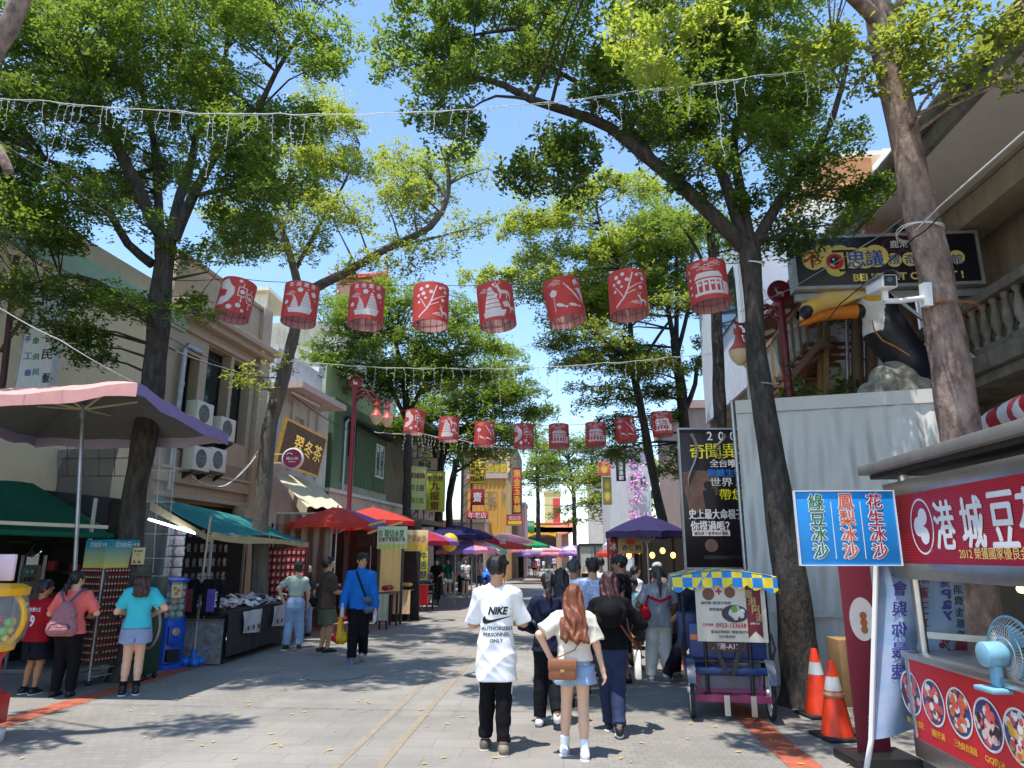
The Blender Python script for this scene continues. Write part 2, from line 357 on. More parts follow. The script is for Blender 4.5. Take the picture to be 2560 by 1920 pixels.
# ---------------- implicit surfaces for bodies, clothes, statues ----------------
class Sdf:
 def __init__(s,lo,hi,h):
  s.h=h;s.lo=np.array(lo,dtype=np.float32)-2*h;n=np.ceil((np.array(hi)+2*h-s.lo)/h).astype(int)+1;s.n=n
  s.d=np.full(tuple(n),9.,dtype=np.float32)
  s.ax=[s.lo[i]+h*np.arange(n[i],dtype=np.float32)for i in range(3)]
 def sl(s,lo,hi):
  r=[]
  for i in range(3):
   a=max(0,int((lo[i]-s.lo[i])/s.h)-1);b=min(s.n[i],int((hi[i]-s.lo[i])/s.h)+3)
   if a>=b:return None
   r.append(slice(a,b))
  return tuple(r)
 def xyz(s,q):return s.ax[0][q[0]][:,None,None],s.ax[1][q[1]][None,:,None],s.ax[2][q[2]][None,None,:]
 def join(s,q,d,k,sub=False):
  o=s.d[q]
  if sub:s.d[q]=np.maximum(o,-d);return
  if k<=0:s.d[q]=np.minimum(o,d)
  else:
   t=np.clip(.5+.5*(d-o)/k,0,1);s.d[q]=d*(1-t)+o*t-k*t*(1-t)
 def cone(s,a,b,ra,rb,k=.0,flat=False,sub=False):
  a=np.array(a,dtype=np.float32);b=np.array(b,dtype=np.float32);m=max(ra,rb)+k+2*s.h
  q=s.sl(np.minimum(a,b)-m,np.maximum(a,b)+m)
  if q is None:return s
  X,Y,Z=s.xyz(q);ba=b-a;L=float(np.linalg.norm(ba))+1e-9;n=ba/L
  t=(X-a[0])*n[0]+(Y-a[1])*n[1]+(Z-a[2])*n[2];tc=np.clip(t,0,L)
  d=np.sqrt((X-a[0]-n[0]*tc)**2+(Y-a[1]-n[1]*tc)**2+(Z-a[2]-n[2]*tc)**2)if not flat else np.sqrt((X-a[0]-n[0]*t)**2+(Y-a[1]-n[1]*t)**2+(Z-a[2]-n[2]*t)**2)
  d=d-(ra+(rb-ra)*tc/L)
  if flat:d=np.maximum(d,np.maximum(-t,t-L))
  s.join(q,d,k,sub);return s
 def ell(s,c,r,M=None,k=0.,sub=False):
  c=np.array(c,dtype=np.float32);r=np.array(r,dtype=np.float32);m=float(r.max())+k+2*s.h;q=s.sl(c-m,c+m)
  if q is None:return s
  X,Y,Z=s.xyz(q);X=X-c[0];Y=Y-c[1];Z=Z-c[2]
  if M is None:x,y,z=X,Y,Z
  else:x=X*M[0,0]+Y*M[1,0]+Z*M[2,0];y=X*M[0,1]+Y*M[1,1]+Z*M[2,1];z=X*M[0,2]+Y*M[1,2]+Z*M[2,2]
  k0=np.sqrt((x/r[0])**2+(y/r[1])**2+(z/r[2])**2);k1=np.sqrt((x/r[0]**2)**2+(y/r[1]**2)**2+(z/r[2]**2)**2)+1e-6
  s.join(q,k0*(k0-1)/k1,k,sub);return s
 def cut(s,p,n):
  """keep the side n points to"""
  X,Y,Z=s.xyz((slice(None),)*3);s.d=np.maximum(s.d,-((X-p[0])*n[0]+(Y-p[1])*n[1]+(Z-p[2])*n[2]));return s
 def wrinkle(s,amp,f=14,seed=0,ang=(1,.5,1.6)):
  r=np.random.default_rng(seed);X,Y,Z=s.xyz((slice(None),)*3);o=0
  for i in range(3):
   v=r.normal(size=3)*np.array(ang);v=v/np.linalg.norm(v)*f*(1+.55*i);u=r.normal(size=3)*f*.45;ph=r.uniform(0,6,2)
   o=o+(1-np.abs(np.sin(.5*(X*v[0]+Y*v[1]+Z*v[2]+ph[0]+1.6*np.sin(X*u[0]+Y*u[1]+Z*u[2]+ph[1])))))**1.4/(1+.6*i)
  s.d=s.d-(amp*1.5*o).astype(np.float32);return s
 def mesh(s):
  d=s.d;h=s.h;sg=d<0;c=[sg[i:sg.shape[0]-1+i,j:sg.shape[1]-1+j,k:sg.shape[2]-1+k]for i in(0,1)for j in(0,1)for k in(0,1)]
  al=c[0].copy();an=c[0].copy()
  for x in c[1:]:al&=x;an|=x
  act=an&~al;idx=np.argwhere(act);n=len(idx)
  if n==0:return np.zeros((0,3)),np.zeros((0,4),int)
  off=np.array([(i,j,k)for i in(0,1)for j in(0,1)for k in(0,1)]);vals=np.stack([d[idx[:,0]+o[0],idx[:,1]+o[1],idx[:,2]+o[2]]for o in off],1)
  acc=np.zeros((n,3));cnt=np.zeros(n)
  for a in range(8):
   for b in range(a+1,8):
    if abs(off[a]-off[b]).sum()!=1:continue
    v0,v1=vals[:,a],vals[:,b];mk=(v0<0)!=(v1<0);t=np.where(mk,v0/(v0-v1+1e-12),0)
    acc+=np.where(mk[:,None],off[a]+(off[b]-off[a])*t[:,None],0);cnt+=mk
  V=s.lo+(idx+acc/cnt[:,None])*h
  im=np.full(act.shape,-1,dtype=np.int32);im[act]=np.arange(n);F=[]
  for ax in range(3):
   o1,o2=(ax+1)%3,(ax+2)%3
   A=[slice(None)]*3;B=[slice(None)]*3;A[ax]=slice(0,-1);B[ax]=slice(1,None);s0,s1=sg[tuple(A)],sg[tuple(B)]
   e=np.argwhere(s0!=s1);e=e[(e[:,o1]>0)&(e[:,o2]>0)&(e[:,o1]<d.shape[o1]-1)&(e[:,o2]<d.shape[o2]-1)]
   if not len(e):continue
   def g(da,db):x=e.copy();x[:,o1]-=da;x[:,o2]-=db;return im[x[:,0],x[:,1],x[:,2]]
   q=np.stack([g(1,1),g(0,1),g(0,0),g(1,0)],1);fl=~s0[e[:,0],e[:,1],e[:,2]];q[fl]=q[fl][:,::-1];F.append(q)
  return V,np.concatenate(F)
 def build(s,name,m,parent,mi=None,label=None):
  V,F=s.mesh()
  if not len(F):return None
  if callable(mi):mi=mi(V[F].mean(1))
  o=fastmesh(name,V,F,m,parent,smooth=True,mi=mi,sub=False)
  if label:o['label']=label
  return o
def nv(v):v=np.array(v,dtype=float);return v/(np.linalg.norm(v)+1e-9)
def rotm(yaw=0,pitch=0,roll=0):
 return np.array((Matrix.Rotation(yaw,3,'Z')@Matrix.Rotation(pitch,3,'X')@Matrix.Rotation(roll,3,'Y')))
def ik(a,t,l1,l2,pole):
 a=np.array(a,float);t=np.array(t,float);d=t-a;L=np.linalg.norm(d);Lm=min(L,(l1+l2)*.999);n=d/(L+1e-9);t=a+n*Lm
 x=(l1*l1-l2*l2+Lm*Lm)/(2*Lm);y=math.sqrt(max(0,l1*l1-x*x));p=np.array(pole,float);p=nv(p-n*p.dot(n));return a+n*x+p*y,t
SKIN=[mat('skin_light',srgb(226,180,150),.55,0,.06,9,spec=.35),mat('skin_tan',srgb(202,150,116),.55,0,.06,9,spec=.35),mat('skin_brown',srgb(176,124,92),.55,0,.06,9,spec=.35)]
EYE=mat('eye_dark',(.015,.01,.008),.2);LIP=mat('lips',srgb(176,98,88),.5);BROW=mat('eyebrow',(.02,.015,.012),.8)
def hair_m(r,g,b):return mat('hair_%d_%d_%d'%(r,g,b),srgb(r,g,b),.42,0,.35,30,bump=.35,bscale=170,stretch=(1,1,.12))
H_BLK=hair_m(30,25,24);H_BRN=hair_m(70,42,32);H_RED=hair_m(122,68,42);H_DRED=hair_m(62,28,28);H_GRY=hair_m(70,68,66)
def fig(label,g,rz=0.,h=1.7,vox=.0085,sex='f',build=1.,lean=0.,twist=0.,feet=None,hands=None,poles=(None,None),head=(0,0,0),top=None,bottom=None,shoe=None,socks=None,
hair=('short',H_BLK),skin=0,hd=1.,hat=None,mask=None,glasses=False,layer=None,group=None,sit=None,cat='person',grip=(.5,.5),footyaw=(-.12,.12),wr=1.):
 """person standing at ground point g, facing +Y turned by rz; all pose numbers in units of body height"""
 root=thing('person',label,cat,(g[0],g[1],g[2]if len(g)>2 else 0),group,rz,local=True);w=build
 male=sex=='m';sd=len(label)*7+int(h*100)
 hipz=.515*h if sit is None else sit*h
 l1,l2,ank=.245*h,.235*h,.040*h;u1,u2=.165*h,.145*h
 feet=feet or((-.06,0,0,0),(.06,0,0,0))
 reach=min([math.sqrt(max(.01,(l1+l2)**2*.998-((f[0]*h-sx*.052*h)**2+(f[1]*h)**2)))+ank+f[2]*h for f,sx in zip(feet,(-1,1))])
 if sit is None:hipz=min(hipz,reach)
 pel=np.array([0,0,hipz]);S=nv((0,math.sin(lean),math.cos(lean)));ct,st=math.cos(twist),math.sin(twist);Lx=np.array([ct,st,0.]);Fw=nv(np.cross(S,Lx))
 sp=lambda t,x=0.,y=0.:pel+S*t*h+Lx*x*h+Fw*y*h
 shw=(.108 if male else .094)*w**.5
 sh=[sp(.272,-shw),sp(.272,shw)];nk=sp(.316)
 hips=[pel+np.array([sx*.047*h*w**.5,0,0])for sx in(-1,1)]
 ankle=[];knee=[]
 for i in(0,1):
  f=feet[i];a=np.array([f[0]*h,f[1]*h,ank+f[2]*h]);kp=(math.sin(-footyaw[i])*.6,1,.1)
  k_,a=ik(hips[i],a,l1,l2,kp);knee.append(k_);ankle.append(a)
 hands=hands or((-.15,.02,.43),(.15,.02,.43));elbow=[];wrist=[]
 for i in(0,1):
  sx=(-1,1)[i];pl=poles[i]or(sx*.5,-1,-.15);e,w_=ik(sh[i],np.array(hands[i])*h,u1,u2,pl);elbow.append(e);wrist.append(w_)
 sl_=[(-.035,.045,.056),(.03,.042,.053),(.10,.036,.048),(.17,.043,.052),(.225,.052,.050),(.262,.056,.036)]if male else[(-.04,.045,.058),(.03,.038,.053),(.10,.026,.044),(.17,.033,.049),(.225,.042,.046),(.262,.047,.033)]
 def torso(s,e=0.,k=.032,t0=-9,t1=9,ex=0.):
  for(t,a,r)in sl_:
   if t0<=t<=t1:s.cone(sp(t,-a*w-ex),sp(t,a*w+ex),r*h*w**.6+e,r*h*w**.6+e,k*h)
  return s
 hm=rotm(head[0]+math.atan2(st,ct),-head[1],head[2]);hc=nk+nv(S*.7+hm@np.array([0,.12,.75]))*.093*h*hd**.5;hs=h*hd*.98;HP=lambda x,y,z:hc+hm@np.array([x,y,z])*hs
 pts=np.array([*sh,*elbow,*wrist,*hips,*knee,*ankle,hc]);ex=.13*h;lo=pts.min(0)-ex;hi=pts.max(0)+ex;lo[2]=max(lo[2],-.02)if sit is None else lo[2]
 b=Sdf(lo,hi,vox);torso(b)
 b.cone(sp(.25),hc-hm@np.array([0,.012,.03])*hs,.042*h*w**.4,.031*h,.03*h)
 for i in(0,1):
  b.cone(sp(.296,(-1,1)[i]*.018),sh[i]+S*.004*h,.026*h,.031*h*w**.5,.02*h)
  b.cone(sh[i],elbow[i],.034*h*w**.6,.025*h*w**.5,.02*h);b.cone(elbow[i],wrist[i],.025*h*w**.5,.016*h,.012*h)
  b.cone(hips[i],knee[i],.052*h*w**.6,.034*h*w**.5,.03*h);b.cone(knee[i],ankle[i],.034*h*w**.5,.021*h,.012*h)
  sh_=nv(ankle[i]-knee[i]);bk=nv(np.cross(sh_,(1,0,0)));bk=bk if bk[1]<0 else-bk
  b.cone(knee[i]+sh_*.05*h+bk*.008*h,knee[i]+sh_*.11*h+bk*.006*h,.031*h*w**.5,.028*h*w**.5,.02*h)
  fm=rotm(footyaw[i],feet[i][3]);fp=lambda x,y,z:ankle[i]+fm@np.array([x,y,z])*h
  b.cone(fp(0,-.022,-.018),fp(0,.085,-.026),.019*h,.012*h,.012*h)
  fd=nv(wrist[i]-elbow[i]);sx=(-1,1)[i];th=nv(np.array([-sx*.35,1,.25])-fd*np.dot(np.array([-sx*.35,1,.25]),fd));pn=nv(np.cross(fd,th))*(-sx)
  pal=wrist[i]+fd*.045*h;b.cone(wrist[i],pal-th*.008*h,.014*h,.013*h,.01*h);b.cone(wrist[i]+th*.006*h,pal+th*.012*h,.012*h,.012*h,.01*h)
  if vox<.012:
   cu=grip[i]
   for j,(o,ln)in enumerate(((.018,.040),(.006,.046),(-.006,.042),(-.017,.033))):
    p0=pal+th*o*h;d1=nv(fd*math.cos(cu*.7)-pn*math.sin(cu*.7)*-1);p1=p0+d1*ln*h*.55;d2=nv(fd*math.cos(cu*1.7)+pn*math.sin(cu*1.7));p2=p1+d2*ln*h*.5
    b.cone(p0,p1,.0055*h,.005*h,.003*h);b.cone(p1,p2,.005*h,.0042*h,.002*h)
   p0=wrist[i]+fd*.012*h+th*.014*h;p1=p0+nv(fd*.7+th*.8)*.03*h;b.cone(p0,p1,.0075*h,.006*h,.004*h);b.cone(p1,p1+nv(fd+th*.25+pn*.3)*.022*h,.006*h,.0048*h,.002*h)
  else:b.cone(pal,pal+fd*.035*h,.013*h,.009*h,.01*h)
 b.ell(HP(0,-.004,.012),np.array([.044,.056,.058])*hs,hm,.012*h);b.ell(HP(0,.016,-.026),np.array([.034,.036,.040])*hs,hm,.014*h)
 b.cone(HP(0,.050,.008),HP(0,.062,-.014),.006*hs,.009*hs,.006*h)
 for sx in(-1,1):
  b.ell(HP(sx*.045,-.006,-.002),np.array([.006,.012,.019])*hs,hm,.004*h)
  b.ell(HP(sx*.018,.056,.004),np.array([.011,.008,.006])*hs,hm,0,sub=True)
  b.ell(HP(sx*.018,.046,.004),np.array([.010,.009,.008])*hs,hm,0)
 b.ell(HP(0,.050,-.034),np.array([.016,.006,.005])*hs,hm,.003*h)
 def face(c):
  q=(c-hc)@hm/hs;x=np.abs(q[:,0]);y,z=q[:,1],q[:,2];mi=np.zeros(len(c),int)
  mi[(((x-.018)/.0105)**2+((z-.0045)/.0055)**2<1)&(y>.02)]=1
  mi[(((x-.019)/.013)**2+((z-.0185-.1*(.019-x))/.0035)**2<1)&(y>.02)]=3
  mi[((x/.0145)**2+((z+.034)/.0062)**2<1)&(y>.03)]=2
  return mi
 b.build('body',[SKIN[skin],EYE,LIP,BROW],root,mi=face)
 if bottom:
  kind,bm,ln,e=bottom[:4];e=e*h;wst=bottom[4]if len(bottom)>4 else .075
  s=Sdf(np.minimum(lo,(-.22*h,-.4*h,0)),np.maximum(hi,(.22*h,.3*h,hipz+.1*h)),vox);s.d[:]=9
  torso(s,min(e*.4+.002*h,.006*h),.032,t1=wst+.04)
  if kind=='skirt':
   for(t,a,r)in sl_[:1]:s.cone(sp(-.03),sp(-.03-ln*.24),.098*h*w,(.11+e*1.2/h)*h*w,.04*h,flat=True)
  else:
   for i in(0,1):
    r0,rk,ra=.052*h*w**.6+e,.038*h*w**.5+e,.026*h+e*1.15
    if ln<=1:q=hips[i]+(knee[i]-hips[i])*ln;s.cone(hips[i],q,r0,r0+(rk-r0)*ln*.6+e*.7,.012*h,flat=True)
    else:
     q=knee[i]+(ankle[i]-knee[i])*(ln-1);s.cone(hips[i],knee[i],r0,rk,.022*h);cf_=nv(q-knee[i]);s.cone(knee[i]+cf_*.03*h-Fw*.006*h,knee[i]+cf_*.12*h-Fw*.006*h,.033*h*w**.5+e,.030*h*w**.5+e,.014*h);s.cone(knee[i],q,rk,rk+(ra-rk)*(ln-1),.016*h,flat=True)
  if kind=='shorts':s.ell(pel-np.array([0,0,.125*h]),np.array([.008,.16,.055])*h,None,0,sub=True)
  s.wrinkle(.0022*h*wr,46/h,sd,(.6,.6,2));s.cut(sp(wst),-S);s.build('trousers' if kind=='pants' else kind,bm,root)
 for i in(0,1):
  if socks:Sdf(ankle[i]-.1*h,ankle[i]+.14*h,vox).cone(ankle[i]-(0,0,.01*h),ankle[i]+(knee[i]-ankle[i])*socks[1],.025*h,.026*h+.006*h*w,0,flat=True).build('sock',socks[0],root)
  if shoe:
   fm=rotm(footyaw[i],feet[i][3]);fp=lambda x,y,z:ankle[i]+fm@np.array([x,y,z])*h;fz=fm@np.array([0,0,1.])
   s=Sdf(ankle[i]-.14*h,ankle[i]+.14*h,min(vox,.009));s.cone(fp(0,-.024,-.016),fp(0,.04,-.020),.0265*h,.0245*h,.01*h);s.cone(fp(0,.03,-.022),fp(0,.092,-.030),.025*h,.0165*h,.012*h)
   s.cone(fp(0,-.008,-.005),fp(0,.0,.012+shoe[2]*.05),.0255*h,.024*h,.012*h);s.cut(fp(0,0,-.034),fz);s.cut(fp(0,0,.012+shoe[2]*.05),-fz);s.build('shoe',shoe[0],root)
   s=Sdf(ankle[i]-.14*h,ankle[i]+.14*h,min(vox,.007));s.cone(fp(0,-.026,-.036),fp(0,.04,-.036),.0280*h,.0285*h);s.cone(fp(0,.03,-.036),fp(0,.094,-.036),.0285*h,.0195*h);s.cut(fp(0,0,-.033),-fz);s.cut(fp(0,0,-.0435),fz);s.build('sole',shoe[1],root)
 for L_ in[x for x in(top,layer)if x]:
  tm,slv,e,hem=L_[:4];e=e*h;nm=L_[4]if len(L_)>4 else 'shirt'
  s=Sdf(lo,hi,vox);torso(s,e,.032)
  for(t,a,r)in((-.085,.043,.060),(-.13,.045,.061),(-.175,.047,.062)):
   if hem<t+.05:s.cone(sp(t,-a*w),sp(t,a*w),r*h*w**.6+e,r*h*w**.6+e,.032*h)
  s.cone(sp(.27),sp(.312),.042*h*w**.4+e*.4,.031*h+e*.4,.02*h)
  for i in(0,1):
   s.cone(sp(.294,(-1,1)[i]*.018),sh[i]+S*.004*h,.027*h+e*.25,.031*h*w**.5+e*.4,.018*h)
   if slv>0:
    f=min(1,slv);q=sh[i]+(elbow[i]-sh[i])*f;ra=.031*h*w**.6+e*.5;rb=.028*h*w**.5+e*(1.15 if slv<=1 else .8)
    s.cone(sh[i]-(elbow[i]-sh[i])*.02,q,ra,ra+(rb-ra)*f*.55 if slv<=1 else rb,.022*h,flat=slv<=1)
    if slv>1:q2=elbow[i]+(wrist[i]-elbow[i])*(slv-1);s.cone(elbow[i],q2,rb,.021*h+e*.8,.014*h,flat=True)
  s.wrinkle(.0034*h*wr,40/h,sd+3,(1.3,.6,.9));s.cut(sp(hem),S);s.cone(nk+S*.012*h-Fw*.01*h,nk+S*.08*h+Fw*.01*h,.036*h,.05*h,0,sub=True);s.cut(nk+S*.016*h,-nv(S*.9+Fw*.2));s.build(nm,tm,root)
 if hair:
  st_,hmat=hair[:2];ln=hair[2]if len(hair)>2 else .2;spr=hair[4]if len(hair)>4 else 1.12;bk_=hair[5]if len(hair)>5 else .02
  s=Sdf(hc-np.array([.13,.19,.12+ln])*h-.04,hc+np.array([.13,.11,.11])*h,min(vox,.009));s.ell(HP(0,-.007,.017),np.array([.0515,.064,.0635])*hs,hm,0)
  if st_ in('pony','bun'):
   s.cut(HP(0,.018,-.006),hm@nv((0,-.72,.62)));bp=HP(0,-.066,.016 if st_=='pony' else .03);s.ell(bp,np.array([.018]*3)*hs,hm,.012*h)
   if st_=='pony':m_=bp+np.array([0,-.02*h,0])-S*ln*.45*h;s.cone(bp,m_-Fw*.012*h,.016*hs,.021*hs,.012*h);s.cone(m_-Fw*.012*h,m_-S*ln*.6*h-Fw*.006*h,.021*hs,.006*hs,.01*h)
  elif st_ in('long','bob'):
   s.ell(HP(0,.040,-.030),np.array([.036,.040,.060])*hs,hm,0,sub=True)
   s.cut(HP(0,.046,.034),hm@nv((0,-1.,.2)))
   for x in(-.036,-.024,-.012,.0,.012,.024,.036):s.cone(HP(x,-.026-.012*(abs(x)<.02),.0),HP(x*spr,-.035-.010*(abs(x)<.02),-.05)-S*ln*h*(1-.22*abs(math.sin(x*260+1)))+nv(S)*.05*h-Fw*bk_*h,.028*hs,(.021 if st_=='long' else .025)*hs,.016*h)
   for sx in(-1,1):s.cone(HP(sx*.043,.004,.0),HP(sx*.041*spr,-.012,-.06)-S*max(0,ln-.06)*h*.8-Fw*bk_*.8*h,.015*hs,.011*hs,.012*h)
  else:
   s.cut(HP(0,.024,-.004),hm@nv((0,-.66,.62))if st_=='short' else hm@nv((0,-.5,.85)))
   if st_=='short':
    for x in(-.03,-.01,.012,.03):s.cone(HP(x,.036,.058),HP(x*1.25,.056,.036-.01*(x>0)),.015*hs,.009*hs,.01*h)
  X,Y,Z=s.xyz((slice(None),)*3);a_=.0032*h if st_!='wavy' else .006*h
  s.d=s.d+(a_*(np.sin(X*170/h+3*np.sin(Z*16/h+Y*9))+.8*np.sin(Y*150/h+2.4*np.sin(Z*22/h+X*14)))).astype(np.float32)
  if len(hair)>3:s.d=s.d+(hair[3]*h*(np.sin(Z*52/h+X*40/h+1.5*np.sin(Z*19/h+X*35))+.6*np.sin(X*90/h+Z*33/h))*np.clip((hc[2]-.02*h-Z)/(.12*h),0,1)).astype(np.float32)
  s.build('hair',hmat,root)
 fh=Fr(hc+hm@np.array([0,-.004,.02])*hs,hm@np.array([1.,0,0]),hm@np.array([0,1.,0]),hm@np.array([0,0,1.]))
 if hat:
  kd,hmt=hat[:2];m=MB();k=hs
  if kd=='cap':
   m.lathe([(.057*k,.006*k),(.058*k,.025*k),(.052*k,.046*k),(.036*k,.060*k),(.012*k,.066*k),(.0,.067*k)],24,Fr(fh(0,-.004*k,0),fh.u,fh.v,fh.n))
   m.grid(lambda a,c:fh((a-.5)*.094*k,.030*k+(.030+.048*c)*k*(1-1.2*(a-.5)**2*c)-(.02*k if c==0 else 0),(.013-.012*c-.05*(a-.5)**2)*k),10,4,thick=fh.n*.004*k)
  else:
   br=hat[2]if len(hat)>2 else .10
   m.lathe([(br*k,-.006*k),(br*.8*k,.006*k),(.063*k,.014*k),(.062*k,.03*k),(.055*k,.058*k),(.046*k,.067*k),(0,.070*k)],28,fh);m.lathe([(br*k,-.006*k),(br*.8*k,.002*k),(.061*k,.008*k)],28,fh,cap=False)
  m.build('cap' if kd=='cap' else 'hat',hmt,root)
 if mask:
  s=Sdf(hc-.1*h,hc+.1*h,min(vox,.008));s.ell(HP(0,.022,-.024),np.array([.040,.046,.040])*hs,hm);s.cut(HP(0,.03,-.004),hm@nv((0,.1,-1)));s.cut(HP(0,.012,0),hm@nv((0,1,0)));s.build('face_mask',mask,root)
 if glasses:
  m=MB()
  for sx in(-1,1):m.ell((sx*.019*hs,.062*hs,-.015*hs),(.017*hs,.004*hs,.012*hs),12,fh)
  m.bar(fh(-.045*hs,.058*hs,-.011*hs),fh(.045*hs,.058*hs,-.011*hs),.003*hs,.003*hs)
  for sx in(-1,1):m.bar(fh(sx*.045*hs,.058*hs,-.011*hs),fh(sx*.05*hs,-.0*hs,-.012*hs),.003*hs,.003*hs)
  m.build('sunglasses',M_BLACK,root)
 root['_h']=h
 T=Matrix.Translation(root.location)@Matrix.Rotation(rz,4,'Z')
 J=dict(sh=[T@Vector(x)for x in sh],el=[T@Vector(x)for x in elbow],wr=[T@Vector(x)for x in wrist],hip=T@Vector(pel),hc=T@Vector(hc),sp=lambda t,x=0,y=0:T@Vector(sp(t,x,y)),kn=[T@Vector(x)for x in knee],an=[T@Vector(x)for x in ankle],dir=(T.to_3x3()@Vector((0,1,0))),right=(T.to_3x3()@Vector((1,0,0))))
 J['hand']=[J['wr'][i]+(J['wr'][i]-J['el'][i]).normalized()*.05*h for i in(0,1)]
 return root,J
def part_of(root,name):
 for k in kids(root):
  if k.name.split('.')[0]==name:return k
def print_on(root,target,name,m,fn,fr,off=.004,maxlen=.02):
 """lettering drawn in world frame fr, projected along -fr.n on the cloth of a person"""
 tg=part_of(root,target);T=Matrix.Translation(root.location)@Matrix.Rotation(root.rotation_euler.z,4,'Z');Ti=T.inverted()
 bv=BVHTree.FromPolygons([v.co for v in tg.data.vertices],[p.vertices for p in tg.data.polygons])
 q=MB();fn(q,fr);bm=bmesh.new();vs=[bm.verts.new(x)for x in q.v]
 for f in q.f:
  try:bm.faces.new([vs[i]for i in f])
  except ValueError:pass
 for it in range(4):
  es=[e for e in bm.edges if e.calc_length()>maxlen]
  if not es:break
  bmesh.ops.subdivide_edges(bm,edges=es,cuts=1);bmesh.ops.triangulate(bm,faces=[f for f in bm.faces if len(f.verts)>4])
 R3=Ti.to_3x3();dr=-(R3@fr.n)
 for v in bm.verts:
  p=Ti@v.co;hit=bv.ray_cast(p-dr*.6,dr)
  v.co=(hit[0]-dr*off)if hit[0]is not None else p
 me=bpy.data.meshes.new(name);bm.to_mesh(me);bm.free();me.materials.append(m);o=bpy.data.objects.new(name,me);link(o,tg);OFF[o.name]=Vector((0,0,0));return o
# ---------------- the people in front, seen from behind ----------------
def gp(px,py,top=None):
 """ground point under a pixel and the height of whatever reaches up to pixel row `top` there"""
 g=G(px,py);return g,(P(px,top,g.y).z if top else None)
def strap(a,b,over,r,name,m,parent,n=14):
 """flat strap as a tube through points"""
 MB().tube([a,*over,b],r,6).build(name,m,parent)
K_DK=cloth(24,25,30);K_NAVY=cloth(28,34,58);K_WHITE=cloth(240,240,240,var=.03);K_DENIM=cloth(150,172,200,var=.18);K_DDENIM=cloth(44,56,84,var=.25);K_CREAM=cloth(236,228,208)
S_WH=mat('white_shoe',srgb(232,232,234),.5);S_BK=mat('black_shoe',(.015,.015,.017),.5);S_BG=mat('beige_shoe',srgb(190,178,158),.7)
LET_B=mat('black_print',(.01,.01,.012),.7);LET_W=mat('white_print',(.8,.8,.8),.6)
g,hh=gp(1240,1880,1388)
r_,J=fig('man in a white T-shirt with a black slogan on its back',(g.x,g.y),R(2),1.76,.0075,'m',.74,-.02,0,((-.06,.06,.0,.0),(.04,-.05,0,0)),((-.03,.13,.63),(.05,.14,.63)),((-1,-.5,-.9),(1,-.5,-.9)),(-.35,-.08,0),
(K_WHITE,.95,.016,-.165),('pants',cloth(16,16,18),1.9,.006,.05),(mat('tan_black_shoe',(.03,.03,.03),.6,0,0,5,c2=srgb(150,138,118)),S_BG,0),hair=('short',H_BLK),skin=1,mask=M_BLACK,wr=1.3)
fr=Fr(J['sp'](.17,0,-.2),J['right'],(0,0,1),-J['dir'])
def nk_(mb,f):
 put_text(mb,'NIKE',f,.02,.045,w=.175,h=.072,bold=.045,slant=.25)
 cv=[(-.155,-.055),(-.15,-.085),(-.125,-.098),(-.085,-.092),(.17,-.022),(-.075,-.062),(-.105,-.060),(-.122,-.046),(-.128,-.022)]
 mb.add([f(x*.9+.01,y+.022)for x,y in cv],[(0,1,2,7,8),(2,3,6,7),(3,4,5,6)])
 put_text(mb,'®',f,.135,.06,h=.014,bold=0)
 for i,t in enumerate(('AUTHORIZED','PERSONNEL','ONLY')):put_text(mb,t,f,.005,-.115-.054*i,h=.034,bold=.022)
print_on(r_,'shirt','slogan',LET_B,nk_,fr)
tr=part_of(r_,'trousers')
for i in(0,1):
 T=Matrix.Translation(r_.location)@Matrix.Rotation(r_.rotation_euler.z,4,'Z');Ti=T.inverted();sx=(-1,1)[i]
 hp,kn,an=[Ti@x for x in(J['hip'],J['kn'][i],J['an'][i])]
 for q in(0,.014):
  MB().tube([Vector((kn.x*.9+hp.x*.1+sx*.088,kn.y*.75+hp.y*.25-.01+q*2,kn.z+.12)),Vector((kn.x+sx*.073,kn.y+q*2-.01,kn.z)),Vector((an.x+sx*.055,an.y+q*2-.01,an.z+.10))],.0042,5).build('side_stripe',K_WHITE,tr)
g,hh=gp(1375,1815,1435)
r_,J=fig('woman with a low ponytail in a navy hooded jacket, one sneaker lifted',(g.x,g.y),R(3),1.57,.0075,'f',.90,.03,0,((-.07,.0,.0,.0),(.045,-.13,.055,1.0)),((-.10,.14,.60),(.08,.16,.60)),((-1,-.4,-.7),(1,-.5,-.8)),(0,-.12,0),
(K_NAVY,1.95,.017,-.04,'jacket'),('pants',cloth(18,19,24),1.93,.012,.05),(S_WH,mat('dark_sole',(.05,.05,.05),.7),0),hair=('pony',H_BLK,.23),skin=1)
s=Sdf((-.2,-.3,1.1),(.2,.1,1.5),.008);T_=J
for a in range(-2,3):s.cone((a*.045,-.105+abs(a)*.016,1.265),(a*.03,-.135+abs(a)*.014,1.15),.036,.022,.03)
s.wrinkle(.006,30,4);s.build('hood',K_NAVY,r_)
g,hh=gp(1442,1893,1467)
r_,J=fig('woman with long wavy auburn hair in a cream blouse and pale denim shorts',(g.x,g.y),R(-3),1.49,.0075,'f',.88,.02,.04,((-.075,.055,.0,.0),(.05,-.045,0,0)),((-.155,-.02,.57),(.185,.02,.43)),((-1,-.5,.2),(1,-.7,0)),(-.05,-.25,0),
(K_CREAM,.8,.026,.03),('shorts',K_DENIM,.40,.022,.085),(S_WH,S_WH,.2),(K_WHITE,.30),hair=('long',H_RED,.29,.008,2.0,.085),skin=0,wr=1.4)
bl=MB();s=Sdf((-.22,-.2,.8),(.22,.2,.98),.007);s.cone(J and(-.03,0,.895),(.03,0,.895),.099,.099);s.cut((0,0,.878),(0,0,1));s.cut((0,0,.912),(0,0,-1));s.build('belt',M_BLACK,r_)
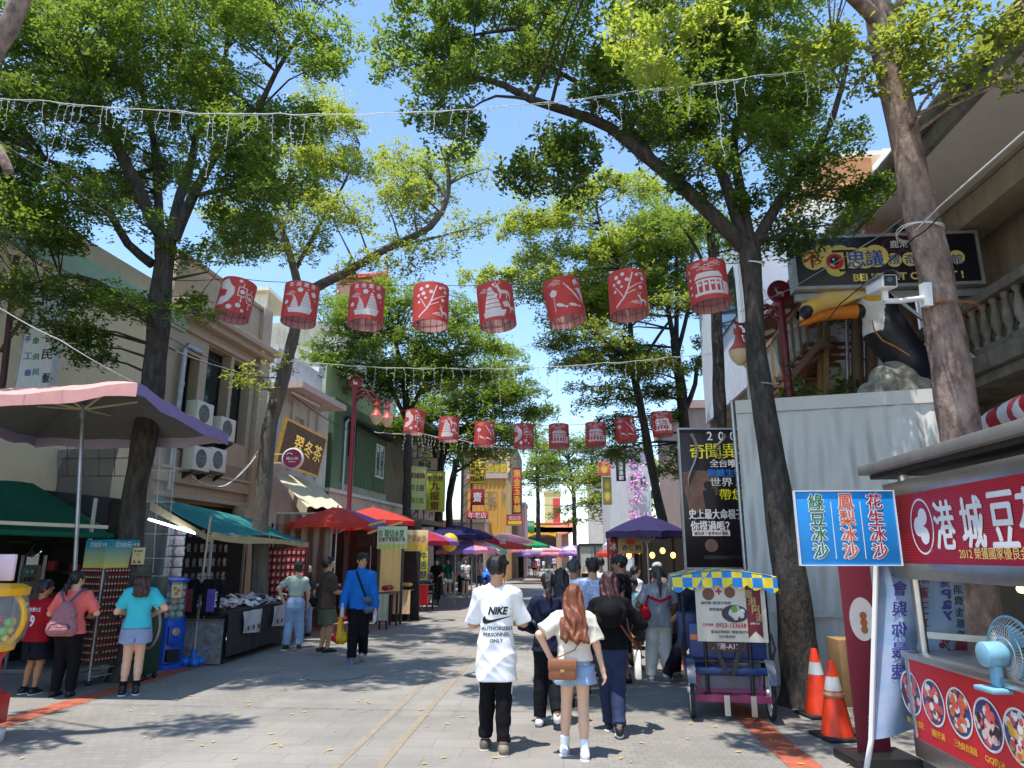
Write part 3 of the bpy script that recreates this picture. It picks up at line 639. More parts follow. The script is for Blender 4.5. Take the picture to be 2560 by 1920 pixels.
def hip_bag(name,label,c,fr,wd,ht,dp,m,strap_pts=None,flap=True,strap_r=.006,strap_m=None):
 t=thing(name,label,'bag',c);MB().box(-wd/2,wd/2,-ht/2,ht/2,-dp/2,dp/2,fr).build('bag_body',m,t,bevel=.018)
 if flap:MB().box(-wd/2-.004,wd/2+.004,ht*.02,ht/2+.006,-dp/2-.006,dp/2+.006,fr).build('flap',m,t,bevel=.012);MB().box(-.018,.018,-.012,.012,dp/2+.006,dp/2+.012,fr).build('clasp',mat('brass',(.6,.42,.15),.3,1.),t)
 if strap_pts:MB().tube(strap_pts,strap_r,6).build('strap',strap_m or m,t)
 return t
bc=J['sp'](-.012,-.075,-.118);f=Fr(bc,J['right'],(0,0,1),-J['dir'])
hip_bag('shoulder_bag','brown leather flap bag at the hip of the woman in the cream blouse',bc,f,.25,.165,.07,mat('tan_leather',srgb(150,92,62),.4,0,.12,14,bump=.1),[f(-.12,.07,0),J['sp'](.10,.0,-.10),J['sp'](.2,.055,-.105),J['sp'](.31,.07,-.03)])
g,hh=gp(1535,1835,1425)
r_,J=fig('woman in black with dark red hair and a black hat on her back',(g.x,g.y),R(-4),1.60,.0075,'f',.90,.02,0,((-.03,.11,.0,.0),(.035,-.12,.03,.75)),((-.10,.10,.55),(.17,.17,.60)),((-1,-.5,-.5),(1,-.2,-.8)),(0,.02,0),
(cloth(14,14,16),1.95,.018,.0,'shirt'),('pants',K_DDENIM,1.95,.010,.05),(S_BK,S_WH,0),hair=('bob',H_DRED,.19,0,1.12,.05),skin=0)
s=Sdf((-.22,-.34,.98),(.22,0,1.4),.008);hn=rotm(0,-.25);s.ell((0,-.155,1.19),(.165,.035,.165),hn,0);s.ell((0,-.195,1.19),(.105,.075,.105),hn,.02);s.wrinkle(.005,24,9);s.build('hat',cloth(18,18,19),r_)
bc=J['sp'](-.02,.165,.02);f=Fr(bc,J['dir'],(0,0,1),J['right'])
t=thing('tote_bag','cream canvas bag with a brown strap carried by the woman in black','bag',bc);MB().prism([(-.06,.02),(.06,.02),(.11,-.12),(.12,-.25),(-.12,-.25),(-.11,-.12)],-.035,.035,f).build('bag_body',K_CREAM,t,bevel=.02)
MB().tube([bc+Vector((-.0,.04,.02)),J['sp'](.12,.115,.0),J['sp'](.29,.09,.0),J['sp'](.2,.03,-.11),J['sp'](.05,.135,-.06),bc+Vector((0,-.04,.02))],.010,6).build('strap',mat('brown_strap',srgb(120,66,40),.5),t)
g,hh=gp(1408,1778,1415)
r_,J=fig('woman with straight waist-length black hair in a lilac top and grey trousers',(g.x,g.y+.35),R(2),1.60,.009,'f',1.12,.02,0,((-.06,.08,.0,0),(.06,-.07,.02,.5)),((-.16,.04,.45),(.16,.06,.46)),(None,None),(0,0,0),
(cloth(150,128,205),.8,.02,-.03),('pants',cloth(120,122,128),1.9,.012,.05),(S_BK,S_BK,0),hair=('long',H_BLK,.26,.002,1.3,.075),skin=1)
g=G(1444,1735)
fig('balding man in a white shirt walking beyond the woman in lilac',(g.x,g.y+.6),R(-20),1.70,.010,'m',1.15,.03,0,((-.06,.06,0,0),(.06,-.05,.02,.4)),None,(None,None),(-.5,-.1,0),(cloth(226,226,228),.8,.02,-.06),('pants',cloth(52,54,62),1.92,.012,.05),(S_BK,S_BK,0),hair=('shaved',H_GRY),skin=2)
g=G(1492,1745)
fig('man with short black hair in a blue and white patterned shirt',(g.x,g.y+.25),R(4),1.72,.010,'m',1.05,.02,0,((-.06,.05,0,0),(.06,-.05,0,0)),((-.12,.14,.58),(.12,.14,.58)),(None,None),(.15,-.1,0),(mat('blue_white_pattern',srgb(214,220,232),.85,0,0,34,c2=srgb(120,140,186)),.8,.02,-.06),('shorts',cloth(40,44,58),.9,.02,.05),(S_BK,S_BK,0),hair=('short',H_BLK),skin=1)
g=G(1478,1690)
fig('woman in a dark top wearing a straw hat with a brown band, arm raised',(g.x,g.y),R(-30),1.58,.011,'f',1.05,.02,0,None,((-.14,.10,.75),(.14,.12,.60)),(None,None),(-.4,0,0),(cloth(30,30,36),.7,.018,-.04),('pants',cloth(60,62,70),1.9,.015,.05),(S_BK,S_BK,0),hair=('bob',H_BLK,.1),hat=('bucket',cloth(176,150,112),.085),skin=1)
g=G(1484,1640)
fig('young man in a pale T-shirt standing against the back of the truck',(g.x+.15,g.y),R(15),1.74,.012,'m',.95,0,0,None,((-.10,.13,.75),(.15,.05,.45)),(None,None),(0,0,0),(cloth(206,216,228),.8,.018,-.06),('pants',cloth(46,50,60),1.9,.014,.05),(S_BK,S_WH,0),hair=('short',H_BLK),skin=1)
g=G(1560,1700)
fig('heavy man in a black T-shirt and sunglasses with cropped hair, facing left',(g.x,g.y),R(75),1.76,.010,'m',1.32,0,0,None,((-.12,.14,.55),(.12,.14,.55)),(None,None),(0,0,0),(cloth(22,22,25),.85,.018,-.06),('shorts',cloth(36,36,42),.95,.02,.05),(S_BK,S_BK,0),hair=('shaved',H_BLK),skin=2,glasses=True)
g=G(1575,1690)
fig('man in a dark jacket and sunglasses, farther back behind the heavy man',(g.x+.1,g.y+1.9),R(115),1.76,.013,'m',1.,0,0,None,None,(None,None),(0,0,0),(cloth(36,38,46),1.9,.02,-.06,'jacket'),('pants',cloth(34,36,42),1.9,.014,.05),(S_BK,S_BK,0),hair=('short',H_BLK),skin=2,glasses=True)
g=G(1556,1690)
fig('boy with black hair in a dark top raising a hand to his ear',(g.x-.02,g.y-.55),R(125),1.36,.009,'m',.95,0,0,None,((-.10,.06,.86),(.14,.08,.45)),((-1,.3,-1),None),(.2,.05,0),(cloth(40,44,58),.8,.02,-.06),('shorts',cloth(28,30,40),.85,.02,.05),(S_BK,S_BK,0),hair=('short',H_BLK),skin=2,hd=1.15)
g=G(1590,1672)
fig('child in a sleeveless mint top and dark patterned shorts holding a khaki hat',(g.x,g.y),R(150),1.38,.0085,'m',.95,0,0,((-.06,.02,0,0),(.08,-.07,.03,.5)),((-.05,.14,.66),(.03,.16,.60)),(None,None),(.3,0,0),(cloth(186,222,212),.1,.02,-.1),('shorts',mat('dark_floral',(.02,.022,.03),.9,0,0,40,c2=(.16,.16,.18)),.85,.024,.05),(S_BK,S_BK,0),hair=('short',H_BLK),skin=2,hd=1.15)
b_=G(1590,1672);m=Sdf((-.15,-.15,-.15),(.15,.15,.15),.01);m.ell((0,0,0),(.12,.09,.10));m.wrinkle(.012,22,5)
t=thing('sun_hat','crumpled khaki hat in the hands of the child in mint','hat',(b_.x-.10,b_.y-.27,.85),local=True);m.build('hat_body',cloth(150,142,104),t)
g,hh=gp(1655,1702,1432)
r_,J=fig('woman in a grey, red and white hooded top and cream trousers, seen from behind',(g.x,g.y),R(6),1.60,.008,'f',1.05,.02,0,((-.09,.02,0,0),(.06,-.02,0,0)),((-.10,.14,.60),(.12,.14,.58)),((-1,-.5,-.7),(1,-.5,-.7)),(0,-.05,0),
(cloth(146,148,152),.8,.022,-.05),('pants',cloth(232,226,212),1.97,.018,.05),(S_WH,mat('grey_sole',(.3,.3,.32),.7),0),hair=('pony',H_GRY,.2),skin=2)
fr=Fr(J['sp'](.2,0,-.2),J['right'],(0,0,1),-J['dir'])
print_on(r_,'shirt','yoke',mat('grey_white_knit',srgb(205,205,205),.9,0,0,40,c2=srgb(110,110,112),stretch=(1,1,.2)),lambda mb,f:mb.add([f(-.17,.12),f(-.18,.04),f(0,-.03),f(.18,.04),f(.17,.12),f(0,.15)],[(0,1,2,5),(2,3,4,5)]),fr,.005)
print_on(r_,'shirt','red_band',cloth(196,34,44),lambda mb,f:mb.add([f(-.18,.035),f(-.185,-.005),f(0,-.075),f(.185,-.005),f(.18,.035),f(0,-.03)],[(0,1,2,5),(2,3,4,5)]),fr,.006)
bc=J['sp'](.10,-.125,-.01);t=thing('handbag','bright red handbag under the left arm of the woman in cream trousers','bag',bc,local=True);s=Sdf((-.1,-.18,-.2),(.1,.18,.18),.008);s.cone((0,-.05,-.08),(0,.05,-.08),.075,.075);s.cone((0,0,-.05),(0,0,.08),.06,.03,.06);s.wrinkle(.004,30,6);s.build('bag_body',cloth(206,24,44),t);OFF[t.name]=Vector(bc)
MB().tube([bc+Vector((0,-.04,.06)),J['sp'](.25,-.085,-.06),J['sp'](.31,-.07,0),J['sp'](.25,-.085,.07),bc+Vector((0,.04,.06))],.008,6).build('strap',K_DK,t)
g=G(1668,1650)
fig('stallholder in a grey sun cap and face mask behind the woman in cream trousers',(g.x,g.y+.35),R(110),1.62,.010,'f',1.,.05,0,None,((-.1,.16,.6),(.1,.16,.6)),(None,None),(0,.2,0),(cloth(118,106,98),1.9,.02,-.06),('pants',cloth(60,58,60),1.9,.014,.05),(S_BK,S_BK,0),hair=('bob',H_BLK,.08),hat=('cap',cloth(176,172,170)),mask=mat('pale_blue_mask',srgb(176,204,214),.8),skin=2)
g=G(1608,1640)
fig('girl in a white top and dark dungarees by the almond stall',(g.x,g.y+.9),R(-70),1.55,.012,'f',1.,.05,0,None,((-.05,.16,.55),(.08,.16,.55)),(None,None),(0,-.3,0),(cloth(228,228,232),.7,.018,-.03),('pants',cloth(40,46,60),1.9,.016,.09),(S_BK,S_BK,0),hair=('pony',H_BLK,.15),skin=0)
# ---------------- people on the left ----------------
g,hh=gp(318,1738,1405)
r_,J=fig('woman in a turquoise T-shirt, denim shorts and an olive bucket hat',(g.x+.02,g.y),R(28),1.60,.0075,'f',.90,.03,0,((-.05,.02,0,0),(.045,.02,0,0)),((-.07,.15,.62),(.13,.10,.62)),((-1,-.6,-.6),(1,-.8,-.6)),(.1,-.1,0),
(cloth(70,196,208),.75,.018,.0),('shorts',cloth(140,156,188,var=.2),.45,.020,.06),(S_BK,S_WH,.5),(K_DK,.28),hair=('long',H_BRN,.17,.002,1.2,.055),hat=('bucket',cloth(74,74,58),.098),skin=0,wr=.8)
bc=J['hand'][0]+Vector((0,.02,-.17));t=thing('plaid_bag','small green, blue and red plaid bag held by the woman in turquoise','bag',bc)
pm=bpy.data.materials.new('plaid');pm.use_nodes=True;ck=pm.node_tree.nodes.new('ShaderNodeTexChecker');ck.inputs[1].default_value=(*srgb(40,90,200),1);ck.inputs[2].default_value=(*srgb(60,150,60),1);ck.inputs['Scale'].default_value=16
ck2=pm.node_tree.nodes.new('ShaderNodeTexWave');ck2.inputs['Scale'].default_value=5;mx_=pm.node_tree.nodes.new('ShaderNodeMix');mx_.data_type='RGBA';mx_.inputs[7].default_value=(*srgb(190,40,50),1)
tc_=pm.node_tree.nodes.new('ShaderNodeTexCoord');pl=pm.node_tree.links;pl.new(tc_.outputs['Object'],ck.inputs[0]);pl.new(tc_.outputs['Object'],ck2.inputs[0]);pl.new(ck.outputs[0],mx_.inputs[6]);mr_=pm.node_tree.nodes.new('ShaderNodeMath');mr_.operation='GREATER_THAN';mr_.inputs[1].default_value=.7;pl.new(ck2.outputs['Fac'],mr_.inputs[0]);pl.new(mr_.outputs[0],mx_.inputs[0]);pl.new(mx_.outputs[2],pm.node_tree.nodes['Principled BSDF'].inputs[0])
f=Fr(bc,J['right'],(0,0,1),-J['dir']);MB().box(-.15,.15,-.11,.11,-.05,.05,f).build('bag_body',pm,t,bevel=.02);MB().tube([f(-.1,.1,0),f(-.06,.2,0),f(.06,.2,0),f(.1,.1,0)],.006,6).build('handle',M_WWIRE,t)
g,hh=gp(150,1742,1440)
r_,J=fig('woman in a coral pink T-shirt and black trousers wearing a rucksack',(g.x,g.y),R(12),1.56,.0075,'f',1.0,.06,0,((-.06,.03,0,0),(.07,.0,0,0)),((-.11,.16,.62),(.10,.16,.62)),((-1,-.6,-.7),(1,-.6,-.7)),(-.5,-.2,0),
(cloth(250,118,112),.85,.018,-.03),('pants',cloth(20,20,24),1.95,.008,.05),(S_BK,M_BLACK,0),hair=('pony',H_BLK,.12),skin=0,wr=.8)
bc=J['sp'](.11,0,-.145);f=Fr(bc,J['right'],(0,0,1),-J['dir']);t=thing('rucksack','grey and rose patterned rucksack on the back of the woman in coral pink','rucksack',bc,local=True);t.rotation_euler=(0,0,R(12))
s=Sdf((-.22,-.2,-.3),(.22,.15,.3),.008);s.cone((-.10,0,-.15),(.10,0,-.15),.085,.085);s.cone((-.07,.02,.0),(.07,.02,.0),.075,.075,.1);s.cone((-.02,.03,.13),(.02,.03,.13),.05,.05,.12);s.wrinkle(.004,26,8);s.build('bag_body',mat('rose_pattern_fabric',srgb(108,88,96),.85,0,0,55,c2=srgb(206,130,136),bump=.2),t)
s=Sdf((-.2,-.22,-.3),(.2,.1,.1),.008);s.cone((-.07,-.06,-.155),(.07,-.06,-.155),.055,.055);s.build('front_pocket',mat('rose_pattern_fabric',(.1,.1,.1)),t);MB().tube([(-.13,-.075,-.15),(-.1,-.1,-.09),(0,-.112,-.07),(.1,-.1,-.09),(.13,-.075,-.15)],.007,6).build('zip',cloth(64,66,76),t)
for sx in(-1,1):MB().tube([(sx*.02,.02,.16),(sx*.06,.06,.22),(sx*.115,.10,.30),(sx*.135,.19,.33),(sx*.14,.25,.28)],.017,6).build('strap',cloth(92,94,108),t)
g,hh=gp(70,1735,1475)
r_,J=fig('boy in a dark red football shirt with number 9 and navy shorts',(g.x,g.y),R(-14),1.42,.0075,'m',1.,.04,0,None,((-.14,.1,.5),(.12,.15,.58)),(None,None),(-.6,-.2,0),
(cloth(158,24,36),.9,.022,-.06),('shorts',cloth(22,24,36),.85,.024,.05),(S_BK,S_WH,0),(K_DK,.1),hair=('short',H_BLK),skin=2,hd=1.1)
fr=Fr(J['sp'](.17,0,-.2),J['right'],(0,0,1),-J['dir'])
print_on(r_,'shirt','number',LET_W,lambda mb,f:(put_text(mb,'紅鹿甕大王',f,.0,.07,w=.22,h=.05,bold=.03),put_text(mb,'9',f,0,-.075,h=.15,w=.085,bold=.03)),fr)
g,hh=gp(730,1622,1400)
r_,J=fig('woman in a sage green crop top, pale wide jeans and a dark cap',(g.x,g.y),R(14),1.62,.008,'f',.94,.14,0,((-.075,.0,0,0),(.075,.03,0,0)),((-.145,-.02,.565),(.13,.14,.5)),((-1,-.7,.1),(1,-.5,-.3)),(.25,-.35,0),
(cloth(168,184,168),.75,.016,.085),('pants',cloth(150,176,208,var=.12),1.97,.017,.07),(S_BK,S_BK,0),hair=('short',H_BRN),hat=('cap',cloth(48,50,54)),skin=0,wr=.8)
g=G(735,1600)
fig('child in a cream bucket hat beyond the woman in the sage top',(g.x+.02,g.y+.55),R(40),1.52,.011,'f',.9,.2,0,None,None,(None,None),(0,-.3,0),(cloth(60,60,66),.8,.018,-.05),('pants',K_DENIM,1.9,.014,.05),(S_BK,S_WH,0),hair=('bob',H_BRN,.06),hat=('bucket',cloth(226,214,188),.075),skin=0)
g,hh=gp(808,1630,1388)
r_,J=fig('man in a brown polo shirt and olive shorts looking down at his phone',(g.x,g.y),R(-62),1.72,.008,'m',1.22,.05,0,((-.055,-.02,0,0),(.055,.03,0,0)),((-.03,.20,.60),(.05,.20,.60)),((-.5,-.6,-.9),(.5,-.6,-.9)),(0,-.5,0),
(cloth(78,64,54),.9,.02,-.06),('shorts',cloth(94,98,78),.92,.022,.05),(S_BK,S_BK,-.15),hair=('short',H_BLK),skin=1,wr=.9)
hc_=(J['hand'][0]+J['hand'][1])/2;f=Fr(hc_+Vector((0,0,.03)),J['right'],(J['dir']+Vector((0,0,.7))).normalized());MB().box(-.038,.038,-.075,.075,-.004,.004,f).solo('phone',mat('red_phone_case',srgb(170,40,48),.4),'red-backed phone in the hands of the man in the brown polo','phone',bevel=.003)
bc=J['sp'](.0,-.09,-.085);t=thing('waist_bag','black sling bag on the back of the man in the brown polo','bag',bc,local=True);s=Sdf((-.2,-.2,-.2),(.2,.2,.2),.009);s.cone((-.09,-.06,.02),(.08,.05,.02),.05,.05);s.cone((-.05,-.03,-.06),(.04,.02,-.06),.045,.045,.06);s.build('bag_body',cloth(24,24,27),t);OFF[t.name]=Vector(bc)
MB().tube([bc+J['dir']*-.06,J['sp'](.12,-.07,-.105),J['sp'](.31,.03,-.03),J['sp'](.25,.06,.08)],.012,6).build('strap',K_DK,t)
g,hh=gp(893,1657,1373)
r_,J=fig('young man in a bright blue pullover jacket and black trousers walking this way',(g.x,g.y),R(192),1.80,.0075,'m',.86,.03,0,((-.045,-.10,.02,.45),(.05,.09,0,-.15)),((-.15,.03,.44),(.165,.06,.44)),((-.6,-1,0),(.6,-1,0)),(.45,-.05,0),
(cloth(26,108,190),1.95,.018,-.03,'jacket'),('pants',cloth(20,20,23),1.92,.012,.05),(mat('slate_shoe',srgb(112,116,150),.6),S_WH,0),hair=('short',H_BLK),skin=1)
part=part_of(r_,'jacket');s=Sdf((-.13,-.13,1.42),(.13,.13,1.62),.008);s.cone((0,.0,1.47),(0,.005,1.555),.098,.070,flat=True);s.cone((0,.01,1.44),(0,.012,1.6),.060,.060,sub=True);s.cut((0,.035,1.44),nv((0,-.7,.55)));s.build('collar',cloth(26,108,190),r_)
bc=J['sp'](.015,-.085,.085);t=thing('crossbody_bag','grey-blue crossbody pouch of the young man in the blue jacket','bag',bc,local=True);s=Sdf((-.2,-.2,-.22),(.2,.2,.22),.008);s.cone((-.04,0,.07),(.0,0,.08),.055,.05);s.cone((-.02,0,-.09),(.05,0,-.08),.06,.05,.06);s.wrinkle(.005,22,2);s.build('bag_body',mat('slate_bag',srgb(78,94,122),.6,0,.25,12),t);OFF[t.name]=bc;MB().tube([J['sp'](.30,.05,-.02),J['sp'](.312,.045,.035),J['sp'](.25,.015,.092),J['sp'](.13,-.035,.092),J['sp'](.05,-.07,.085)],.017,6).build('strap',K_DK,t)
h0=J['hand'][1];t=thing('carrier_bag','red and yellow thin plastic bag hanging from the hand of the young man in blue','bag',h0+Vector((0,0,-.05)),local=True);s=Sdf((-.16,-.12,-.42),(.16,.12,.05),.009);s.cone((0,0,.03),(0,0,-.3),.012,.075);s.cone((-.05,0,-.33),(.06,0,-.33),.07,.07,.05);s.wrinkle(.012,34,4,(2,2,.3))
s.build('bag_body',[mat('yellow_film',srgb(240,190,20),.35,0,.1,trans=.35),mat('red_film',srgb(214,44,36),.35,0,.1,trans=.35)],t,mi=lambda c:(c[:,0]<-.035).astype(int))
def bottle(c,label):
 t=thing('water_bottle',label,'bottle',c);f=Fr(c,(1,0,0),(0,1,0),(0,0,1));MB().lathe([(.0,0),(.033,.004),(.034,.15),(.03,.17),(.013,.195),(.013,.205)],16,f).build('bottle_body',mat('pet_plastic',(.8,.84,.86),.08,0,.05,alpha=.5),t);MB().lathe([(.016,.205),(.016,.222),(0,.223)],12,f).build('bottle_cap',M_WHITE,t)
bottle(J['hand'][1]+Vector((.03,-.04,-.04)),'clear water bottle in the hand that also holds the red and yellow bag');bottle(J['hand'][0]+Vector((.0,-.05,-.12)),'clear water bottle in the empty-bag hand of the young man in blue, beside his pouch')
# ---------------- trees ----------------
def leaves(centres,normals,L,rg,tone,per=5):
 """rosettes of obovate leaves; returns verts, faces, tone"""
 n=len(centres);c=np.repeat(centres,per,0);nrm=np.repeat(normals,per,0);N=n*per
 a=np.tile(np.arange(per)*2*math.pi/per,n)+np.repeat(rg.uniform(0,6.28,n),per)+rg.normal(0,.25,N)
 ref=np.where(np.abs(nrm[:,2:3])<.9,np.array([[0,0,1.]]),np.array([[1.,0,0]]));u=np.cross(nrm,ref);u/=np.linalg.norm(u,axis=1)[:,None];v=np.cross(nrm,u)
 d=u*np.cos(a)[:,None]+v*np.sin(a)[:,None]+nrm*rg.normal(.15,.35,N)[:,None];d/=np.linalg.norm(d,axis=1)[:,None]
 sd=np.cross(nrm,d);sd/=np.linalg.norm(sd,axis=1)[:,None]+1e-9;sd=sd+nrm*rg.normal(0,.3,N)[:,None]
 l=(L*rg.uniform(.5,1.4,N))[:,None];wd=l*.24
 p0=c+rg.normal(0,L*.25,(N,3));p1=p0+d*l*.62+sd*wd;p2=p0+d*l;p3=p0+d*l*.62-sd*wd
 V=np.stack([p0,p1,p2,p3],1).reshape(-1,3);F=np.arange(N*4).reshape(N,4);t=np.clip(np.repeat(tone,per)+rg.normal(0,.22,N),0,1)
 return V,F,t
def tree(label,trunk,limbs,regions,bark,leaf,L=.068,lai=2.4,group='street trees with layered crowns',seed=0,padR=.42,wood=True,bare=(),up=1.,k_=1.):
 """trunk: [(px,py,Y,r)], limbs: [[(px,py,Y),...], r0, r1], regions: (px,py,rx,ry,Y,dY[,tone])"""
 rg=np.random.default_rng(seed+11);pt=[P(a,b,c)for a,b,c,r in trunk];pt[0].z=min(pt[0].z,-.02);base=Vector((pt[0].x,pt[0].y,0))
 root=thing('tree',label,'tree',base,group)
 def rough(ps,rs,n=14,seg=.22,amp=.10):
  out_p,out_r=[],[]
  for i in range(len(ps)-1):
   k=max(2,int((ps[i+1]-ps[i]).length/seg))
   for j in range(k):
    t=j/k;a=ps[max(i-1,0)];b=ps[i];c=ps[i+1];d=ps[min(i+2,len(ps)-1)]
    q=.5*((2*b)+(c-a)*t+(2*a-5*b+4*c-d)*t*t+(3*b-a-3*c+d)*t**3);out_p.append(q);out_r.append(rs[i]+(rs[i+1]-rs[i])*t)
  out_p.append(ps[-1]);out_r.append(rs[-1]);return out_p,out_r
 m=MB();p_,r_=rough(pt,[r for*_,r in trunk]);r_[0]*=1.35;r_[1]*=1.12
 m.tube(p_,r_,16)
 vv=np.array(m.v);nz=np.array([math.sin(x*9+z*2.1)+math.sin(y*11-z*3.3)+math.sin((x+y)*17+z*5.7)for x,y,z in m.v]);ax=np.repeat(np.array([tuple(q)for q in p_]),16,0);m.v=[tuple(q)for q in(ax+(vv-ax)*(1+.05*nz)[:,None])]
 samples=[(p_[i],r_[i])for i in range(len(p_)*6//10,len(p_))];lm=MB()
 for li in limbs:
  lp=[P(*q)for q in li[0]];q_,s_=rough(lp,[li[1]+(li[2]-li[1])*i/(len(lp)-1)for i in range(len(lp))],seg=.3);m.tube(q_,s_,10);samples+=list(zip(q_,s_))[1:]
 for z_,side,r0 in bare:
  q=P(*z_);m.ell((q.x,q.y,q.z),(r0,r0,r0*1.2),10)
 m.build('trunk',bark,root,smooth=60)
 SP=np.array([tuple(p)for p,r in samples]);tw=MB();C,Nn,T=[],[],[]
 for rgn in regions:
  px,py,rx,ry,Y,dY=rgn[:6];tn=rgn[6]if len(rgn)>6 else .45;mpp=Y/F_PX;area=math.pi*rx*ry*mpp*mpp;R_=padR*1.22*(1 if rx*mpp>padR else .7);den=rgn[7]if len(rgn)>7 else 1.
  npad=max(2,int(area/(R_*R_*1.1)*2.2*max(.75,dY*.6)))
  for i in range(npad):
   while True:
    x,y,z=rg.uniform(-1,1,3)
    if x*x+y*y+z*z<1:break
   pc=P(px+x*rx,py+y*ry,Y+z*dY);r=R_*rg.uniform(.65,1.2);tilt=np.array([rg.normal(0,.16),rg.normal(0,.16),1]);tilt/=np.linalg.norm(tilt)
   nl=int(area*lai*1.12*den/(.20*L*L)/npad/5*rg.uniform(.7,1.3));nl=max(3,nl)
   nb=6;ang=rg.uniform(0,6.28)+np.arange(nb)*2*math.pi/nb+rg.normal(0,.3,nb);bi=rg.integers(0,nb,nl);rad=r*np.sqrt(rg.uniform(.02,1,nl));off=rg.normal(0,.10+.16*rad/r,nl)*r
   e1=np.array([1,0,-tilt[0]]);e2=np.array([0,1,-tilt[1]]);ca,sa=np.cos(ang[bi]),np.sin(ang[bi])
   pos=np.array(pc)+e1*(rad*ca-off*sa)[:,None]+e2*(rad*sa+off*ca)[:,None];pos[:,2]+=rg.normal(0,.05+.09*r,nl)-.10*rad**2/r
   C.append(pos);nn=tilt+rg.normal(0,.32,(nl,3));nn[:,2]=np.abs(nn[:,2])+.35;Nn.append(nn/np.linalg.norm(nn,axis=1)[:,None]);T.append(np.full(nl,tn)+rg.normal(0,.2))
   if wood:
    d=np.linalg.norm(SP-np.array(pc),axis=1)+np.maximum(0,SP[:,2]-pc.z)*1.4;j=int(np.argmin(d));s0=Vector(SP[j]);r0=max(.008,min(samples[j][1]*.45,.028))*k_;ln=(pc-s0).length
    mid=s0.lerp(pc,.5)+Vector((rg.normal(0,.06),rg.normal(0,.06),.10))*ln*.6
    tw.tube([s0,mid,pc],[r0,r0*.6,r0*.3],5,cap=False)
    for q in range(nb):tw.tube([pc,pc+Vector(e1*r*.85*math.cos(ang[q])+e2*r*.85*math.sin(ang[q]))+Vector((0,0,-.03))],[.006*k_,.002*k_],4,cap=False)
 if wood and tw.v:tw.build('twigs',bark,root,fix=False)
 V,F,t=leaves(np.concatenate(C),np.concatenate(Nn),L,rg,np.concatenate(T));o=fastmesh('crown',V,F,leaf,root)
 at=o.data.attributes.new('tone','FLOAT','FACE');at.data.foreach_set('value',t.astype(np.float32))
 return root
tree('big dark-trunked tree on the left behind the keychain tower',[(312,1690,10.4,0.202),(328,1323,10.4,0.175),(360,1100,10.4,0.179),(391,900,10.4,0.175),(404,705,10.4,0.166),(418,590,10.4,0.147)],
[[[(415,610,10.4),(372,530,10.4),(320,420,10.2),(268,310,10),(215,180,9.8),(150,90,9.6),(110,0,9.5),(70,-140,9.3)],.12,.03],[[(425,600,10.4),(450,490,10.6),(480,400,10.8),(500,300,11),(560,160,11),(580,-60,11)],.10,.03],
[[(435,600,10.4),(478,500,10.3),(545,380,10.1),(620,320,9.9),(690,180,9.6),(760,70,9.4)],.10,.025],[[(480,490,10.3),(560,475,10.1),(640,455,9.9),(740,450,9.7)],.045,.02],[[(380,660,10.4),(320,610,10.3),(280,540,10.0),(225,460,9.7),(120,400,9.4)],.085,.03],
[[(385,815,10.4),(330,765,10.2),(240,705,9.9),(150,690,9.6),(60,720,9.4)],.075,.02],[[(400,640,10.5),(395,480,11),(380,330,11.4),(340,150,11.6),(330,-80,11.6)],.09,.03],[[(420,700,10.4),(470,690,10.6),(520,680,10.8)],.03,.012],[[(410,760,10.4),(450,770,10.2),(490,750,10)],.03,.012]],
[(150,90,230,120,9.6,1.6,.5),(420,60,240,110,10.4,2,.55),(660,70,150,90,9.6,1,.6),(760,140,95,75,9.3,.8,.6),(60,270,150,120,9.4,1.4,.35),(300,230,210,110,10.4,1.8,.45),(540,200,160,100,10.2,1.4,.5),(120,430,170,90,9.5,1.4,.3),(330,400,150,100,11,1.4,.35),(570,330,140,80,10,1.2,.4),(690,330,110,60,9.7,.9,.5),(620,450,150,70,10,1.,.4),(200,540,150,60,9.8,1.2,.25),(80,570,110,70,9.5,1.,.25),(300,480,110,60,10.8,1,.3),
(80,700,120,60,9.5,.9,.25),(240,720,120,50,10,.9,.35),(140,790,80,40,9.6,.6,.2),(210,860,60,55,9.7,.5,.25),(330,760,70,40,10,.6,.3),(490,640,80,30,10.6,.8,.35),(490,750,50,36,10,.5,.35),(560,560,120,30,10.4,.9,.4),(250,-130,420,140,10.2,2.4,.5),(640,-120,240,110,10.2,2,.5),(-150,250,180,320,9.8,2,.4)],  # regions above the view are added to throw dappled shade on the road
M_BARK_D,LF_A,.07,4.7,seed=1)
